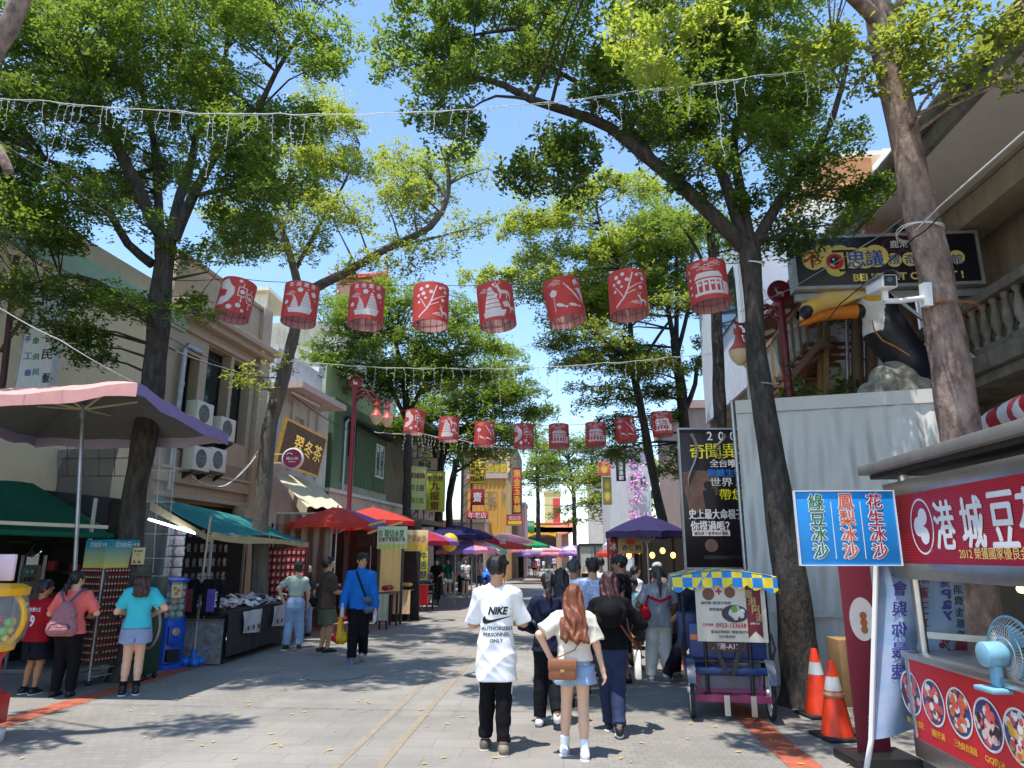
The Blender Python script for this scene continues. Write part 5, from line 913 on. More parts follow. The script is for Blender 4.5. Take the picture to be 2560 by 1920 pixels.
def temple_roof(name,label,c,wd,dp,ht,curl,cat='temple roof',body=None):
 t=thing(name,label,cat,(c[0],c[1],0));m=MB()
 m.grid(lambda u,v:(c[0]+(u-.5)*wd,c[1]-dp/2+dp*.5*v,c[2]+ht*v**1.4+curl*(abs(u-.5)*2)**4*(1-.3*v)),24,6,thick=(0,0,-.12));m.grid(lambda u,v:(c[0]+(u-.5)*wd,c[1]+dp/2-dp*.5*v,c[2]+ht*v**1.4+curl*(abs(u-.5)*2)**4*(1-.3*v)),24,6,thick=(0,0,-.12));m.build('roof',ROOF_O,t)
 m=MB();n=int(wd/.35)
 for i in range(n+1):u=i/n;m.tube([(c[0]+(u-.5)*wd,c[1]-dp/2+dp*.5*v-.02,c[2]+ht*v**1.4+curl*(abs(u-.5)*2)**4*(1-.3*v)+.03)for v in(0,.25,.5,.75,1)],.06,5)
 m.build('tile_rib',ROOF_O,t);m=MB();m.tube([(c[0]+(u-.5)*wd,c[1],c[2]+ht+curl*.7*(abs(u-.5)*2)**4+.15)for u in[i/12 for i in range(13)]],.16,8);[m.tube([(c[0]+s*wd*.47,c[1],c[2]+ht+curl*.6),(c[0]+s*wd*.5,c[1],c[2]+ht+curl+.5),(c[0]+s*wd*.47,c[1],c[2]+ht+curl+1.0)],[.14,.1,.03],6)for s in(-1,1)];m.build('ridge',mat('ridge_red',srgb(176,70,60),.6),t)
 m=MB();m.box(c[0]-wd*.4,c[0]+wd*.4,c[1]-dp*.3,c[1]+dp*.3,0,c[2]+.1);m.build('building_body',body or mat('temple_wall',srgb(190,150,130),.8,streak=.1),t);return t
q=P(905,705,62);temple_roof('temple','red tiled pagoda roof peeping over the trees on the left',(q.x,62,q.z-.4),5.0,5,1.0,.4)
def sheet(name,label,cat,px0,px1,py0,py1,Y,m,th=.3,ribs=None,parts=None,base=True):
 p0=P(px0,py1,Y);p1=P(px1,py0,Y);z0=0 if base else p0.z;t=thing(name,label,cat,((p0.x+p1.x)/2,Y,0 if base else p0.z));fr=Fr((p0.x,Y,0),(1,0,0));q=MB()
 if ribs:corrug(q,fr,0,p1.x-p0.x,z0,p1.z,ribs,ribs*.15)
 q.box(0,p1.x-p0.x,z0,p1.z,-th,-.06 if ribs else 0,fr);q.build('wall' if base else 'panel',m,t);return t,fr,p1.x-p0.x,z0,p1.z
t,fr,w_,z0,z1=sheet('building','ochre ribbed shop front with a bronze character, down the left side','shop',1168,1266,1196,1330,50,OCHRE_S,6,.28)
q=MB();a,bz=onp(fr,1226,1246);put_text(q,'玉',fr,a,bz,h=.9,bold=.05,c=.08);a,bz=onp(fr,1263,1240);put_text(q,'小',fr,a-.1,bz,h=.9,w=.3,bold=.03,c=.08);q.build('lettering',mat('grey_metal_letter',srgb(150,140,120),.4),t,fix=False)
MB().box(-.1,w_+.1,z1,z1+.35,-.4,.15,fr).build('roof_edge',PINK_S,t)
q=MB();htext(q,'本館免費參觀',fr,.1,w_,z1+.75,.62,.04);q.build('lettering',mat('yellow_letter',srgb(240,196,40),.5),t,fix=False);MB().box(0,w_,z1+.35,z1+1.2,-.4,-.02,fr).build('sign_band',mat('grey_sign',srgb(150,140,110),.7),t)
t,fr,w_,z0,z1=sheet('building','tall stained grey wall behind the ochre shop with a scalloped cream sign','building',1150,1292,1118,1330,56,mat('dark_cement',srgb(120,112,96),.95,0,.2,2,streak=.5),8)
c0=onp(fr,1180,1182);c1=onp(fr,1272,1124);q=MB();pts=[]
import itertools
nx,ny=7,4;x0,y0,x1,y1=c0[0],c0[1],c1[0],c1[1]
for i in range(nx):
 for k in range(6):pts.append((x0+(x1-x0)*(i+k/6)/nx,y0-.12*math.sin(math.pi*k/6)))
for i in range(ny):
 for k in range(6):pts.append((x1+.12*math.sin(math.pi*k/6),y0+(y1-y0)*(i+k/6)/ny))
for i in range(nx):
 for k in range(6):pts.append((x1-(x1-x0)*(i+k/6)/nx,y1+.12*math.sin(math.pi*k/6)))
for i in range(ny):
 for k in range(6):pts.append((x0-.12*math.sin(math.pi*k/6),y1-(y1-y0)*(i+k/6)/ny))
q.prism(pts,.0,.12,fr);q.build('scalloped_sign',mat('cream_sign',srgb(216,190,132),.7),t);q=MB();put_text(q,'玉',fr,x0+.35*(x1-x0),(y0+y1)/2-.25,h=.8,c=.13);put_text(q,'昌',fr,x0+.58*(x1-x0),(y0+y1)/2-.25,h=.8,c=.13);put_text(q,'院',fr,x0+.8*(x1-x0),(y0+y1)/2-.25,h=.8,c=.13);q.build('lettering',mat('brown_letter',srgb(90,74,52),.7),t,fix=False)
for(lab,px0,px1,py1,Y,mm)in(('pink fascia shop building under the year-old-shop sign',1130,1212,1306,47,PINK_S),('narrow pale green and pink facade right of the ochre shop',1266,1312,1262,58,mat('pink_green_wall',srgb(206,170,160),.8,0,.1,2,streak=.2))):
 t,fr,w_,z0,z1=sheet('building',lab,'shop',px0,px1,py1,1400,Y,mm,5);MB().box(.1,w_-.1,.05,2.4,.003,.05,fr).build('shop_opening_shade',DARK_IN,t);MB().box(-.1,w_+.1,z1,z1+.2,-5,.2,fr).build('roof',M_GALV,t)  # solid dark plate painted as the shade of an opening
Y=95;c0=P(1318,1400,Y);c1=P(1392,1318,Y);t=thing('street_gate','arched gate with a curved yellow sign at the end of the street','gate',((c0.x+c1.x)/2,Y,0));fr=Fr((c0.x,Y,0),(1,0,0));W_=c1.x-c0.x;zt=c1.z
MB().box(-.3,W_+.3,0,P(0,1345,Y).z,-6,-2,fr).build('passage_shade',DARK_IN,t);m=MB();m.box(-.6,.1,0,zt-.8,-2,0,fr);m.box(W_-.1,W_+.6,0,zt-.8,-2,0,fr);m.build('pier',mat('gate_pier',srgb(190,150,120),.8),t)  # near-black block fills the arch as its painted shade
arc=[(W_*i/12,zt-1.15+1.0*math.sin(math.pi*(.18+.64*i/12))-.55)for i in range(13)];m=MB();m.prism([(x,y+1.0)for x,y in arc]+[(x,y-.15)for x,y in arc[::-1]],-.3,0,fr);m.build('arch_sign',mat('golden_sign',srgb(240,196,52),.5),t);m=MB();[put_text(m,ch,fr,arc[2+2*i][0],arc[2+2*i][1]+.42,h=.62,bold=.05,c=.02)for i,ch in enumerate('宮王三一')][:0];[put_text(m,ch,fr,arc[2+2*i][0],arc[2+2*i][1]+.42,h=.62,bold=.05,c=.02)for i,ch in enumerate('府王三一奉')];m.build('lettering',mat('red_letter',srgb(190,40,30),.5),t,fix=False)
q=P(1372,1338,105);temple_roof('temple','orange tiled temple roof behind the arched gate',(q.x,105,q.z),7.2,7,1.5,.8)
for(lab,px0,px1,py0,Y,mm,wins)in(('pale concrete block with a roof terrace, far right of the sky gap',1478,1530,1205,90,mat('far_beige',srgb(206,196,180),.85,0,.08,2),((1484,1500,1225,1240),(1505,1520,1225,1240))),('distant yellow and red sided block above the street end',1362,1400,1232,130,mat('far_yellow',srgb(216,196,130),.8),()),('white multi-storey building with dark windows behind the right-hand trees',1528,1622,1126,46,mat('far_white',srgb(206,206,204),.8,0,.06,2,streak=.15),((1544,1562,1140,1160),(1575,1592,1140,1165),(1575,1592,1190,1215),(1600,1615,1190,1215))),('pinkish parapet house left of the tent sheet',1738,1850,1020,26,mat('far_pink',srgb(186,160,150),.85,0,.1,2,streak=.25),())):
 t,fr,w_,z0,z1=sheet('building',lab,'building',px0,px1,py0,1390,Y,mm,8)
 for w4 in wins:a0,b0=onp(fr,w4[0],w4[3]);a1,b1=onp(fr,w4[1],w4[2]);window(t,fr,a0,a1,b0,b1,.03,M_GALV,M_GLASS_DK,2,1,.06)
 MB().box(-.15,w_+.15,z1,z1+.3,-8.2,.15,fr).build('parapet',mm,t)
 if Y==130:MB().box(w_*.55,w_+.02,z1-8,z1-1.0,.003,.1,fr).build('billboard',mat('red_hoarding',srgb(214,70,66),.6),t)
 if Y==46:
  rg=np.random.default_rng(5);c=[np.array(P(rg.normal(1590,13),rg.uniform(1150,1350),45.6))for i in range(80)];V,F,t_=leaves(np.array(c),np.tile([[0,-1.,.2]],(80,1)),.2,rg,np.full(80,.5));fastmesh('blossom_panel',V,F,mat('pink_blossom',srgb(232,160,206),.7,0,.3,8),t)
 if Y==90:m=MB();[m.box(x,x+.15,z1+.3,z1+2,-.3,-.15,fr)for x in(.2,w_*.5,w_-.3)];m.box(0,w_,z1+2,z1+2.2,-2,0,fr);m.build('roof_frame',M_IRON,t)
# ---------------- right side: old house with balustrade ----------------
fR=Fr((6.35,12.9,0),(0,-1,0));LR=10.5
b=thing('building','old mouldy concrete house with a balustraded balcony and deep eaves','building',(6.5,8,0))
zr=onp(fR,2404,766)[1];zs=onp(fR,2425,912)[1];fe=Fr((5.35,12.9,0),(0,-1,0));ze=onp(fe,2300,420)[1]
ae0=onp(fe,2118,579)[0]
fw=Fr((7.25,12.9,0),(0,-1,0));m=MB();facade(m,fw,0,LR,0,ze+.05,[(1.6,2.9,zs+.1,ze-1.2),(3.9,6.2,zs+.1,ze-.9),(1.0,9.5,0,3.0)],.3);m.build('wall',OLDL,b);MB().box(0.01,LR,0,ze,-7,-.31,fw).build('wall',OLDL,b)
MB().box(3.9,6.2,zs+.1,ze-.9,-.16,-.1,fw).build('plaster_panel',OLDG,b);m=MB();[m.box(x,x+.28,zs+.1,ze-.5,.002,.12,fw)for x in(3.55,6.25)];m.build('grey_pilaster',OLDG,b);MB().box(1.6,2.9,zs+.1,ze-1.2,-.25,-.2,fw).build('dark_window',M_GLASS_DK,b);MB().box(1.0,9.5,0,3.0,-.28,-.24,fw).build('shop_opening_shade',DARK_IN,b)  # ground-floor opening closed by a plate coloured as shade
m=MB();[m.box(x,x+.45,0,ze-.3,-.1,.02,fR)for x in(.1,7.2)];m.build('pillar',OLDL,b,bevel=.02)
m=MB();m.box(ae0-.3,LR,ze,ze+.26,-2.2,.14,fe);m.build('eave',OLDC,b,bevel=.03);m=MB();m.box(ae0-.2,LR,ze-.02,ze-.001,-2.0,.05,fe);m.build('soffit',mat('pale_peeling_soffit',srgb(232,224,214),.9,0,.05,1.2,streak=.1),b)
m=MB();m.box(ae0-.3,LR,ze+.26,ze+.40,-2.2,.22,fe);m.tube([fe(ae0-.3,ze+.33,.22),fe(LR,ze+.33,.22)],.1,10);m.build('eave_edge',OLDC,b)
m=MB();m.box(.2,LR,ze-.5,ze-.02,-.6,-.04,fR);m.build('eave_beam',OLDL,b,bevel=.02)
m=MB();m.box(.0,LR,zs-.26,zs,-1.0,.2,fR);m.box(.0,LR,zs-.42,zs-.26,-1.,.1,fR);m.build('balcony_slab',OLDC,b,bevel=.03);m=MB();m.box(0,LR,zr-.15,zr,-.16,.10,fR);m.box(0,LR,zs+.002,zs+.14,-.14,.08,fR);m.build('balcony_rail',OLDC,b,bevel=.02)
H_=zr-.15-zs-.14
for i in range(26):
 x=.35+i*.27;MB().lathe([(.06,0),(.06,.06),(.035,.1),(.085,H_*.38),(.07,H_*.55),(.035,H_*.86),(.06,H_-.05),(.06,H_)],10,Fr(fR(x,zs+.14,-.03),(1,0,0),(0,1,0),(0,0,1))).build('baluster',OLDC,b)
m=MB();[m.prism([(0,0),(.7,.0),(.7,-.12),(.1,-.5),(0,-.5)],x,x+.25,Fr(fR(0,zs-.42,-.9),fR.n,fR.v,Vector((0,-1,0))))for x in(.6,3.3,6.2)];m.build('balcony_bracket',OLDC,b)
MB().tube([fR(1.55,ze-.6,.05),fR(1.55,ze-.75,.12),fR(1.55,zs+1.1,.12)],.06,10).build('drainpipe',mat('grey_pvc',srgb(176,180,178),.5,streak=.2),b)
m=MB();q=onp(fe,2345,285);m.box(q[0]-.45,q[0]+.45,ze+.40,ze+.75,-.9,-.1,fe);m.build('ridge_block',mat('buff_block',srgb(214,192,128),.9,streak=.2),b,bevel=.12)
m=MB();m.tube([fR(2.0,ze-.35,.1),fR(2.0,ze-.35,.75)],.03,8);m.lathe([(.05,0),(.09,.05),(.05,.12)],12,Fr(fR(2.0,ze-.35,.75),(0,0,1),(0,1,0),(-1,0,0)));m.build('old_insulator',M_IRON,b)
q0=PX(2445,1085,5.0);t=thing('striped_awning','rolled red and white striped awning above the dessert cart roof','awning',(5.0,q0.y,q0.z));q1=PX(2600,1010,5.0);sm=bpy.data.materials.new('red_white_stripes');sm.use_nodes=True
tc=sm.node_tree.nodes.new('ShaderNodeTexCoord');sx=sm.node_tree.nodes.new('ShaderNodeSeparateXYZ');mm=sm.node_tree.nodes.new('ShaderNodeMath');mm.operation='MULTIPLY';mm.inputs[1].default_value=3.4;m2=sm.node_tree.nodes.new('ShaderNodeMath');m2.operation='FRACT';m3=sm.node_tree.nodes.new('ShaderNodeMath');m3.operation='GREATER_THAN';m3.inputs[1].default_value=.5;mx=sm.node_tree.nodes.new('ShaderNodeMix');mx.data_type='RGBA';mx.inputs[6].default_value=(*srgb(186,34,56),1);mx.inputs[7].default_value=(*srgb(232,230,228),1)
L=sm.node_tree.links;L.new(tc.outputs['Object'],sx.inputs[0]);L.new(sx.outputs[1],mm.inputs[0]);L.new(mm.outputs[0],m2.inputs[0]);L.new(m2.outputs[0],m3.inputs[0]);L.new(m3.outputs[0],mx.inputs[0]);L.new(mx.outputs[2],sm.node_tree.nodes['Principled BSDF'].inputs[0]);sm.node_tree.nodes['Principled BSDF'].inputs['Roughness'].default_value=.5
m=MB();d=(q1-q0);m.grid(lambda u,v:q0+d*u*1.6+Vector((.30*math.cos(v*5.6+.4)+.03*math.sin(u*19+v*8),0,.19*math.sin(v*5.6+.4)+.012*math.sin(u*25)-.05)),40,18);m.build('rolled_cloth',sm,t);MB().tube([q0-d*.05,q0+d*1.6],.04,8).build('roller',M_IRON,t)
f=Fr((4.6,24,0),(1,0,0));a1,z1=onp(f,2230,492);b=thing('building','tall cream building with an orange stair head, glimpsed above the museum sign','building',(9,26,0));a0=onp(f,2010,560)[0]
MB().box(a0,a0+14,0,z1,-9,0,f).build('wall',mat('cream_far_wall',srgb(232,222,204),.9,0,.04,1),b);c0=onp(f,2105,492);c1=onp(f,2215,420);MB().box(c0[0],c1[0],z1,z1+2.2,-6,-1,f).build('stair_head',mat('orange_render',srgb(214,150,104),.9),b);MB().box(c0[0]-.2,c1[0]+.3,z1+2.2,z1+2.4,-6.2,-.8,f).build('stair_roof',mat('cream_far_wall',(.7,.7,.6)),b);MB().box(c1[0]+1,a0+14,z1,z1+3.2,-8,-2,f).build('upper_wall',mat('cream_far_wall',(.7,.7,.6)),b)
f=Fr((4.1,19.5,0),(0,-1,0));a0,zb=onp(f,1818,1050);a1,zt=onp(f,1893,640);b=thing('building','white ribbed metal upper storey with a dark soffit behind the tent sheet','building',(5.5,17,0));m=MB();zb=5.3;zt=8.9;corrug(m,f,0,5.2,zb,zt,.12,.014);m.build('wall',WHITE_S,b);MB().box(0.01,5.19,zb,zt,-3.4,-.05,f).build('wall',WHITE_S,b);MB().box(.05,5.2,zb-.25,zb-.003,-3.2,-.1,f).build('soffit',mat('tan_soffit',srgb(150,126,100),.8),b);MB().box(.4,5.0,0,zb-.26,-3,-1.4,f).build('lower_wall',BROWN_W,b)
MB().box(2.2,4.2,zb+1.7,zb+2.9,.035,.06,f).build('window_band',M_GLASS_DK,b)
b=thing('building','open timber museum front with a round-lit wooden ceiling and glass-railed stair','museum',(5.6,14,0));f=Fr((4.1,14.6,0),(1,0,0));WOOD=mat('orange_wood',srgb(112,74,50),.5,0,.2,5,bump=.1,stretch=(1,.2,1))
MB().box(0,6,0,8.5,-.5,0,f).build('wall',mat('pale_museum_wall',srgb(206,196,178),.85,streak=.08),b)
m=MB();zc=P(2030,720,13.5).z;m.grid(lambda u,v:(4.0+2.6*u,14.5-3.3*v,zc-.9+.25*v+.6*u),6,6,thick=(0,0,.12));m.build('ceiling',WOOD,b)
for i in range(4):
 for k in range(3):cz=zc-.9+.25*(.2+.3*k)+.6*(.1+.16*i);MB().lathe([(.0,-.03),(.15,-.03),(.15,.02)],16,Fr((4.0+2.6*(.1+.16*i),14.5-3.3*(.2+.3*k),cz),(1,0,.23),(0,-1,.08))).build('round_light',mat('frosted_lamp',srgb(226,220,204),.5),b)
s0=P(1962,1000,13.2);s1=P(2080,860,12.6);m=MB();m.bar(s0,s1+Vector((0,0,.0)),.9,.12);[m.bar(s0.lerp(s1,i/8)+Vector((-.45,0,0)),s0.lerp(s1,i/8)+Vector((.45,0,0)),.1,.05)for i in range(9)];m.build('stair',WOOD,b)
m=MB();h_=Vector((0,0,.85));m.add([s0+Vector((-.42,0,.1)),s1+Vector((-.42,0,.1)),s1+h_+Vector((-.42,0,0)),s0+h_+Vector((-.42,0,0))],[(0,1,2,3)]);m.build('glass_rail',mat('green_glass',(.3,.36,.34),.06,alpha=.5),b)
m=MB();[m.bar(s0.lerp(s1,i/7)+Vector((-.42,0,0)),s0.lerp(s1,i/7)+h_+Vector((-.42,0,0)),.045,.045)for i in range(8)];m.bar(s0+h_+Vector((-.42,0,0)),s1+h_+Vector((-.42,0,0)),.06,.06);m.build('stair_post',mat('light_wood',srgb(150,120,84),.5,0,.15,6),b)
m=MB();[m.bar(P(x,1010,Y_),P(x,800,Y_),.08,.08)for x,Y_ in((2050,12.7),(2065,12.5),(2010,13.6))];m.build('timber_post',mat('light_wood',(.5,.4,.2)),b)
for i,(px,py,r_,lb)in enumerate(((1985,955,.19,'lowest round grey paper lamp under the museum stair'),(2078,865,.2,'round grey paper lamp left of the toucan, topmost of its stack'),(2085,930,.2,'round grey paper lamp by the bamboo poles, lower of two'),(2075,960,.17,'small round paper lamp just above the tent sheet'))):
 c=P(px,py,13.0);t=thing('paper_lamp',lb,'lamp',c,'round paper lamps in the museum front');MB().ell((c.x,c.y,c.z),(r_,r_,r_),16).build('lamp_shade',mat('grey_paper',srgb(186,182,172),.8,stretch=(1,1,6)),t);MB().tube([c+Vector((0,0,r_*.9)),c+Vector((0,0,r_+.5))],.008,5).build('cord',M_WIRE,t)
for i,(px,lb)in enumerate(((2120,'thin grey steel pole left of the bamboo in the museum front'),(2145,'thick bamboo post directly behind the toucan'),(2180,'second bamboo post nearest the toucan perch'))):
 p0,p1=P(px,1010,12.4),P(px-3,800,12.4);m=MB();r_=.035 if i==0 else .1;m.tube([(p0.x,p0.y,0)]+[p0.lerp(p1,k/4)for k in range(5)],r_,10);[m.tube([p0.lerp(p1,k/4+.01),p0.lerp(p1,k/4+.03)],r_*1.12,10)for k in range(1,4)]if i else None;m.solo('post',M_GALV if i==0 else mat('old_bamboo',srgb(122,104,84),.7,0,.25,4),lb,'post')
rg=np.random.default_rng(8)
for i,(px,py,Y_,lb)in enumerate(((2100,985,12.3,'potted fern showing above the tent edge beside the bamboo'),(1975,985,11.6,'small green plant peeping over the tent beside the red lamp post'),(2130,800,12.6,'tuft of leaves hanging beside the bamboo posts'))):
 c=np.array(P(px,py,Y_))+rg.normal(0,.16,(60,3));V,F,t_=leaves(c,np.tile([[0,-.3,1.]],(60,1))+rg.normal(0,.4,(60,3)),.11,rg,np.full(60,.3));t=thing('plant',lb,'plant',P(px,py,Y_));o=fastmesh('foliage',V,F,LF_A,t);at=o.data.attributes.new('tone','FLOAT','FACE');at.data.foreach_set('value',t_.astype(np.float32));cc=P(px,py+12,Y_);MB().tube([cc,cc+Vector((.03,0,.25))],.012,5).build('stem',M_BARK_G,t)
# ---------------- museum sign box ----------------
Y=10.6;p0=P(1997,715,Y);p1=P(2432,585,Y);c=(p0+p1)/2;f=Fr((c.x,Y,c.z),(1,-.02,0));Wd,Hd=p1.x-p0.x,p1.z-p0.z
YEL=mat('sign_yellow',srgb(228,208,110),.5);BLU=mat('sign_blue',srgb(34,86,170),.5);RED=mat('sign_red',srgb(196,44,40),.5)
def S(px,py):a,b_=onp(f,px,py);return a,b_
def blob(m,pts,r,c):
 for(x,y)in pts:m.lathe([(0,c),(r,c)],20,Fr(f(*S(x,y),0),f.u,f.v),cap=False)
def m_yel(m):
 blob(m,[(2235,650),(2275,648),(2315,648),(2355,645),(2392,643)],.118,.002)
 for(px,py,r_,k)in((2033,650,.17,.0021),(2062,640,.2,.0023),(2100,640,.19,.0025),(2090,668,.16,.0027),(2130,645,.18,.0029),(2160,645,.18,.0031),(2190,640,.19,.0033)):blob(m,[(px,py)],r_,k)
 a,b_=S(2265,690);put_text(m,"BELIEVE IT OR NOT !",f,S(2270,690)[0],S(2270,690)[1],w=S(2408,690)[0]-S(2131,690)[0],h=.125,bold=.03,c=.004)
def m_red(m):put_text(m,'不',f,*S(2030,650),h=.27,bold=.05,c=.006);blob(m,[(2087,654)],.135,.0052)
def m_blu(m):put_text(m,'思',f,*S(2140,649),h=.26,bold=.05,c=.006);put_text(m,'議',f,*S(2186,645),h=.27,bold=.04,c=.006);[put_text(m,ch,f,*S(x,648),h=.17,bold=.03,c=.006)for ch,x in zip('搜奇博物館',(2235,2275,2315,2355,2392))]
def m_blk(m):put_text(m,'丁',f,*S(2112,652),h=.36,w=.36,bold=.03,c=.0045);blob(m,[(2086,652)],.075,.0066)
def m_wht(m):put_text(m,'鹿港',f,*S(2247,610),h=.13,bold=.03,c=.004);blob(m,[(2082,660)],.04,.0058);blob(m,[(2083,649)],.018,.0072)
def m_ring(m):m.lathe([(.22,.003),(.23,.003)],28,Fr(f(*S(2247,611)),f.u,Vector(f.v)*.62),cap=False)if False else m.add([f(S(2247,611)[0]+.25*math.cos(k*math.pi/16)*s,S(2247,611)[1]+.125*math.sin(k*math.pi/16)*s,.003)for s in(1,.93)for k in range(32)],[(k,(k+1)%32,32+(k+1)%32,32+k)for k in range(32)])
root=board('museum_sign','large black box sign with yellow, red and blue characters over the toucan','sign',f,Wd,Hd,.25,mat('navy_black_panel',srgb(24,22,38),.4,0,.1,3),[(m_yel,YEL),(m_red,RED),(m_blu,BLU),(m_blk,mat('sign_black',(.01,.01,.02),.5)),(m_wht,M_WHITE),(m_ring,mat('sign_maroon',srgb(140,30,60),.5))],frame=M_GALV,fw=.05)
m=MB();m.bar(f(-Wd*.1,Hd/2,-.12),f(-Wd*.02,Hd/2+.35,-.5),.04,.04);m.box(-Wd/2,Wd/2+.3,-Hd/2-.18,-Hd/2-.06,-.25,-.15,f);m.bar(f(Wd*.0,-Hd/2-.1,-.1),f(Wd*.42,-Hd/2-1.35,.05),.05,.05);m.bar(f(Wd*.2,-Hd/2-.75,-.02),f(Wd*.4,-Hd/2-.3,-.1),.05,.05);m.build('mounting_frame',M_GALV,root)
# ---------------- toucan statue ----------------
Y=10.9;MP=Y/F_PX
t=thing('toucan_statue','giant toucan statue with a yellow bill perched on rocks above the tent sheet','statue',P(2250,975,Y),local=True);t0=P(2250,975,Y);T=lambda px,py,d=0:np.array(P(px,py,Y+d)-t0)
s=Sdf((-1.2,-.6,-.4),(1.,.7,1.7),.018);s.cone(T(2195,765),T(2215,830),.27,.25,.1);s.cone(T(2215,830),T(2275,905),.33,.30,.12);s.cone(T(2275,905),T(2330,965),.26,.16,.1);s.cone(T(2178,742),T(2195,765),.24,.26,.08);s.cone(T(2250,930,-.12),T(2255,965,-.12),.06,.05,.03)
q_=[T(2145,770,-.18),T(2162,830,-.2)]
def tm(c):
 x=c[:,0];z=c[:,2];mi=np.zeros(len(c),int);a=T(2182,765);b_=T(2163,838);hp=T(2172,742)
 wz=(z<a[2]+.12)&(z>b_[2])&(x<a[0]-.02+.10*(z-b_[2])/(a[2]-b_[2]))&(c[:,1]<.2);mi[wz]=1
 mi[(np.hypot(x-hp[0],z-hp[2])<.17)&(c[:,1]<.12)]=2;mi[(np.hypot(x-hp[0],z-hp[2])<.045)&(c[:,1]<0)]=3;mi[(np.hypot(x-hp[0],z-hp[2])<.03)&(c[:,1]<0)]=4
 return mi
YB=mat('worn_yellow_paint',srgb(246,196,30),.5,0,0,4,c2=srgb(226,214,190));s.build('body',[mat('toucan_black',(.012,.012,.02),.45,0,.3,6,bump=.2),mat('toucan_white',srgb(222,220,214),.6,0,.12,9),mat('toucan_face',srgb(206,160,36),.5),M_WHITE,M_BLACK],t,mi=tm)
s=Sdf((-1.4,-.4,.3),(.2,.4,1.7),.014);pts=[(2165,752),(2120,742),(2070,746),(2030,764),(2005,790),(1993,808)];rr=[.165,.19,.175,.145,.10,.03]
for i in range(5):s.cone(T(*pts[i]),T(*pts[i+1]),rr[i],rr[i+1],.03)
s.cut(T(2080,775),nv((.0,0,1))if False else nv((-.35,0,1.)))
s.build('upper_bill',[YB,mat('bill_tip_black',(.02,.02,.03),.5),mat('orange_paint',srgb(214,124,30),.5)],t,mi=lambda c:np.where(np.hypot(c[:,0]-T(2010,785)[0],c[:,2]-T(2010,785)[2])<.11,1,0))
s=Sdf((-1.4,-.4,.1),(.2,.4,1.5),.014);pts=[(2150,778),(2105,782),(2055,790),(2015,806),(1998,814)];rr=[.12,.10,.075,.05,.02]
for i in range(4):s.cone(T(*pts[i]),T(*pts[i+1]),rr[i],rr[i+1],.02)
s.build('lower_bill',[mat('orange_paint',(.5,.2,.02)),M_BLACK],t,mi=lambda c:(c[:,0]>T(2140,780)[0]).astype(int))
m=MB();W0=[(2180,800),(2185,825),(2205,850),(2240,868),(2275,890),(2300,905)];m.tube([P(x,y,Y-.36+.1*i/5)for i,(x,y)in enumerate(W0)],.012,5);OFF[t.name]=t0;m.build('wing_line',mat('gold_line',srgb(170,130,70),.5),t);OFF[t.name]=Vector((0,0,0))
t=thing('rock_perch','sculpted grey rock perch under the toucan','rock',P(2250,990,Y+.1),local=True);t0=P(2250,990,Y+.1);s=Sdf((-.75,-.5,-.5),(.75,.5,.6),.025)
for(px,py,r_)in((2175,990,.16),(2215,960,.24),(2255,935,.26),(2300,970,.22),(2250,1000,.3),(2190,1010,.25)):s.ell(T(px,py),(r_,r_*.9,r_*1.2),None,.06)
s.wrinkle(.03,9,5,(1.5,1.5,.6));s.build('rock',mat('grey_rock',srgb(84,80,72),.9,0,0,5,c2=srgb(190,184,168),bump=.6,bscale=14),t)
# ---------------- white tent sheet ----------------
pA=P(1838,1008,10.75);pB=P(2335,978,10.05);zA,zB=pA.z,pB.z;TENT=mat('grey_white_tarpaulin',srgb(222,220,212),.6,0,.06,1.4,bump=.06,bscale=60,streak=.05)
t=thing('tent_sheet','grey white tarpaulin wall hung from a pole between the two right-hand trees','tarpaulin',((pA.x+pB.x)/2,10.4,0));d=Vector((pB.x-pA.x,pB.y-pA.y,0));n_=Vector((d.y,-d.x,0)).normalized()
def tf(u,v):
 z=(zA+(zB-zA)*u)*(1-v);sag=1-v;k=min(1,v*5)
 fold=.034*math.sin(u*46-v*12+1.2*math.sin(u*9))+.022*math.sin(u*87+v*11+2*math.sin(u*5))+.045*math.sin(u*17-v*6)
 return Vector((pA.x,pA.y,0))+d*u+n_*(fold*k*(1-.35*v)+.10*math.sin(v*3.1))+Vector((0,0,z))
MB().grid(tf,170,40).build('sheet',TENT,t,smooth=80)
m=MB();m.grid(lambda u,v:Vector((pA.x,pA.y,0))+d*u+n_*(.05+.004*math.sin(u*60))+Vector((0,0,zA+(zB-zA)*u+.03-.20*v)),40,2,thick=n_*.004);m.build('hem',TENT,t);MB().tube([pA+Vector((0,0,.0)),pB],.035,10).build('top_pole',M_GALV,t)
m=MB();m.tube([pA+Vector((-.05,0,.05)),(pA.x-.03,pA.y,0)],.03,8);m.tube([pB,(pB.x+.02,pB.y,0)],.03,8);m.build('side_pole',M_GALV,t)
m=MB();m.bar(pA+d*.1+n_*.16+Vector((0,0,-zA+.95)),pB+n_*.16+Vector((0,0,-zB+.95)),.03,.05);m.build('rail',mat('white_rail',srgb(206,206,202),.5),t)
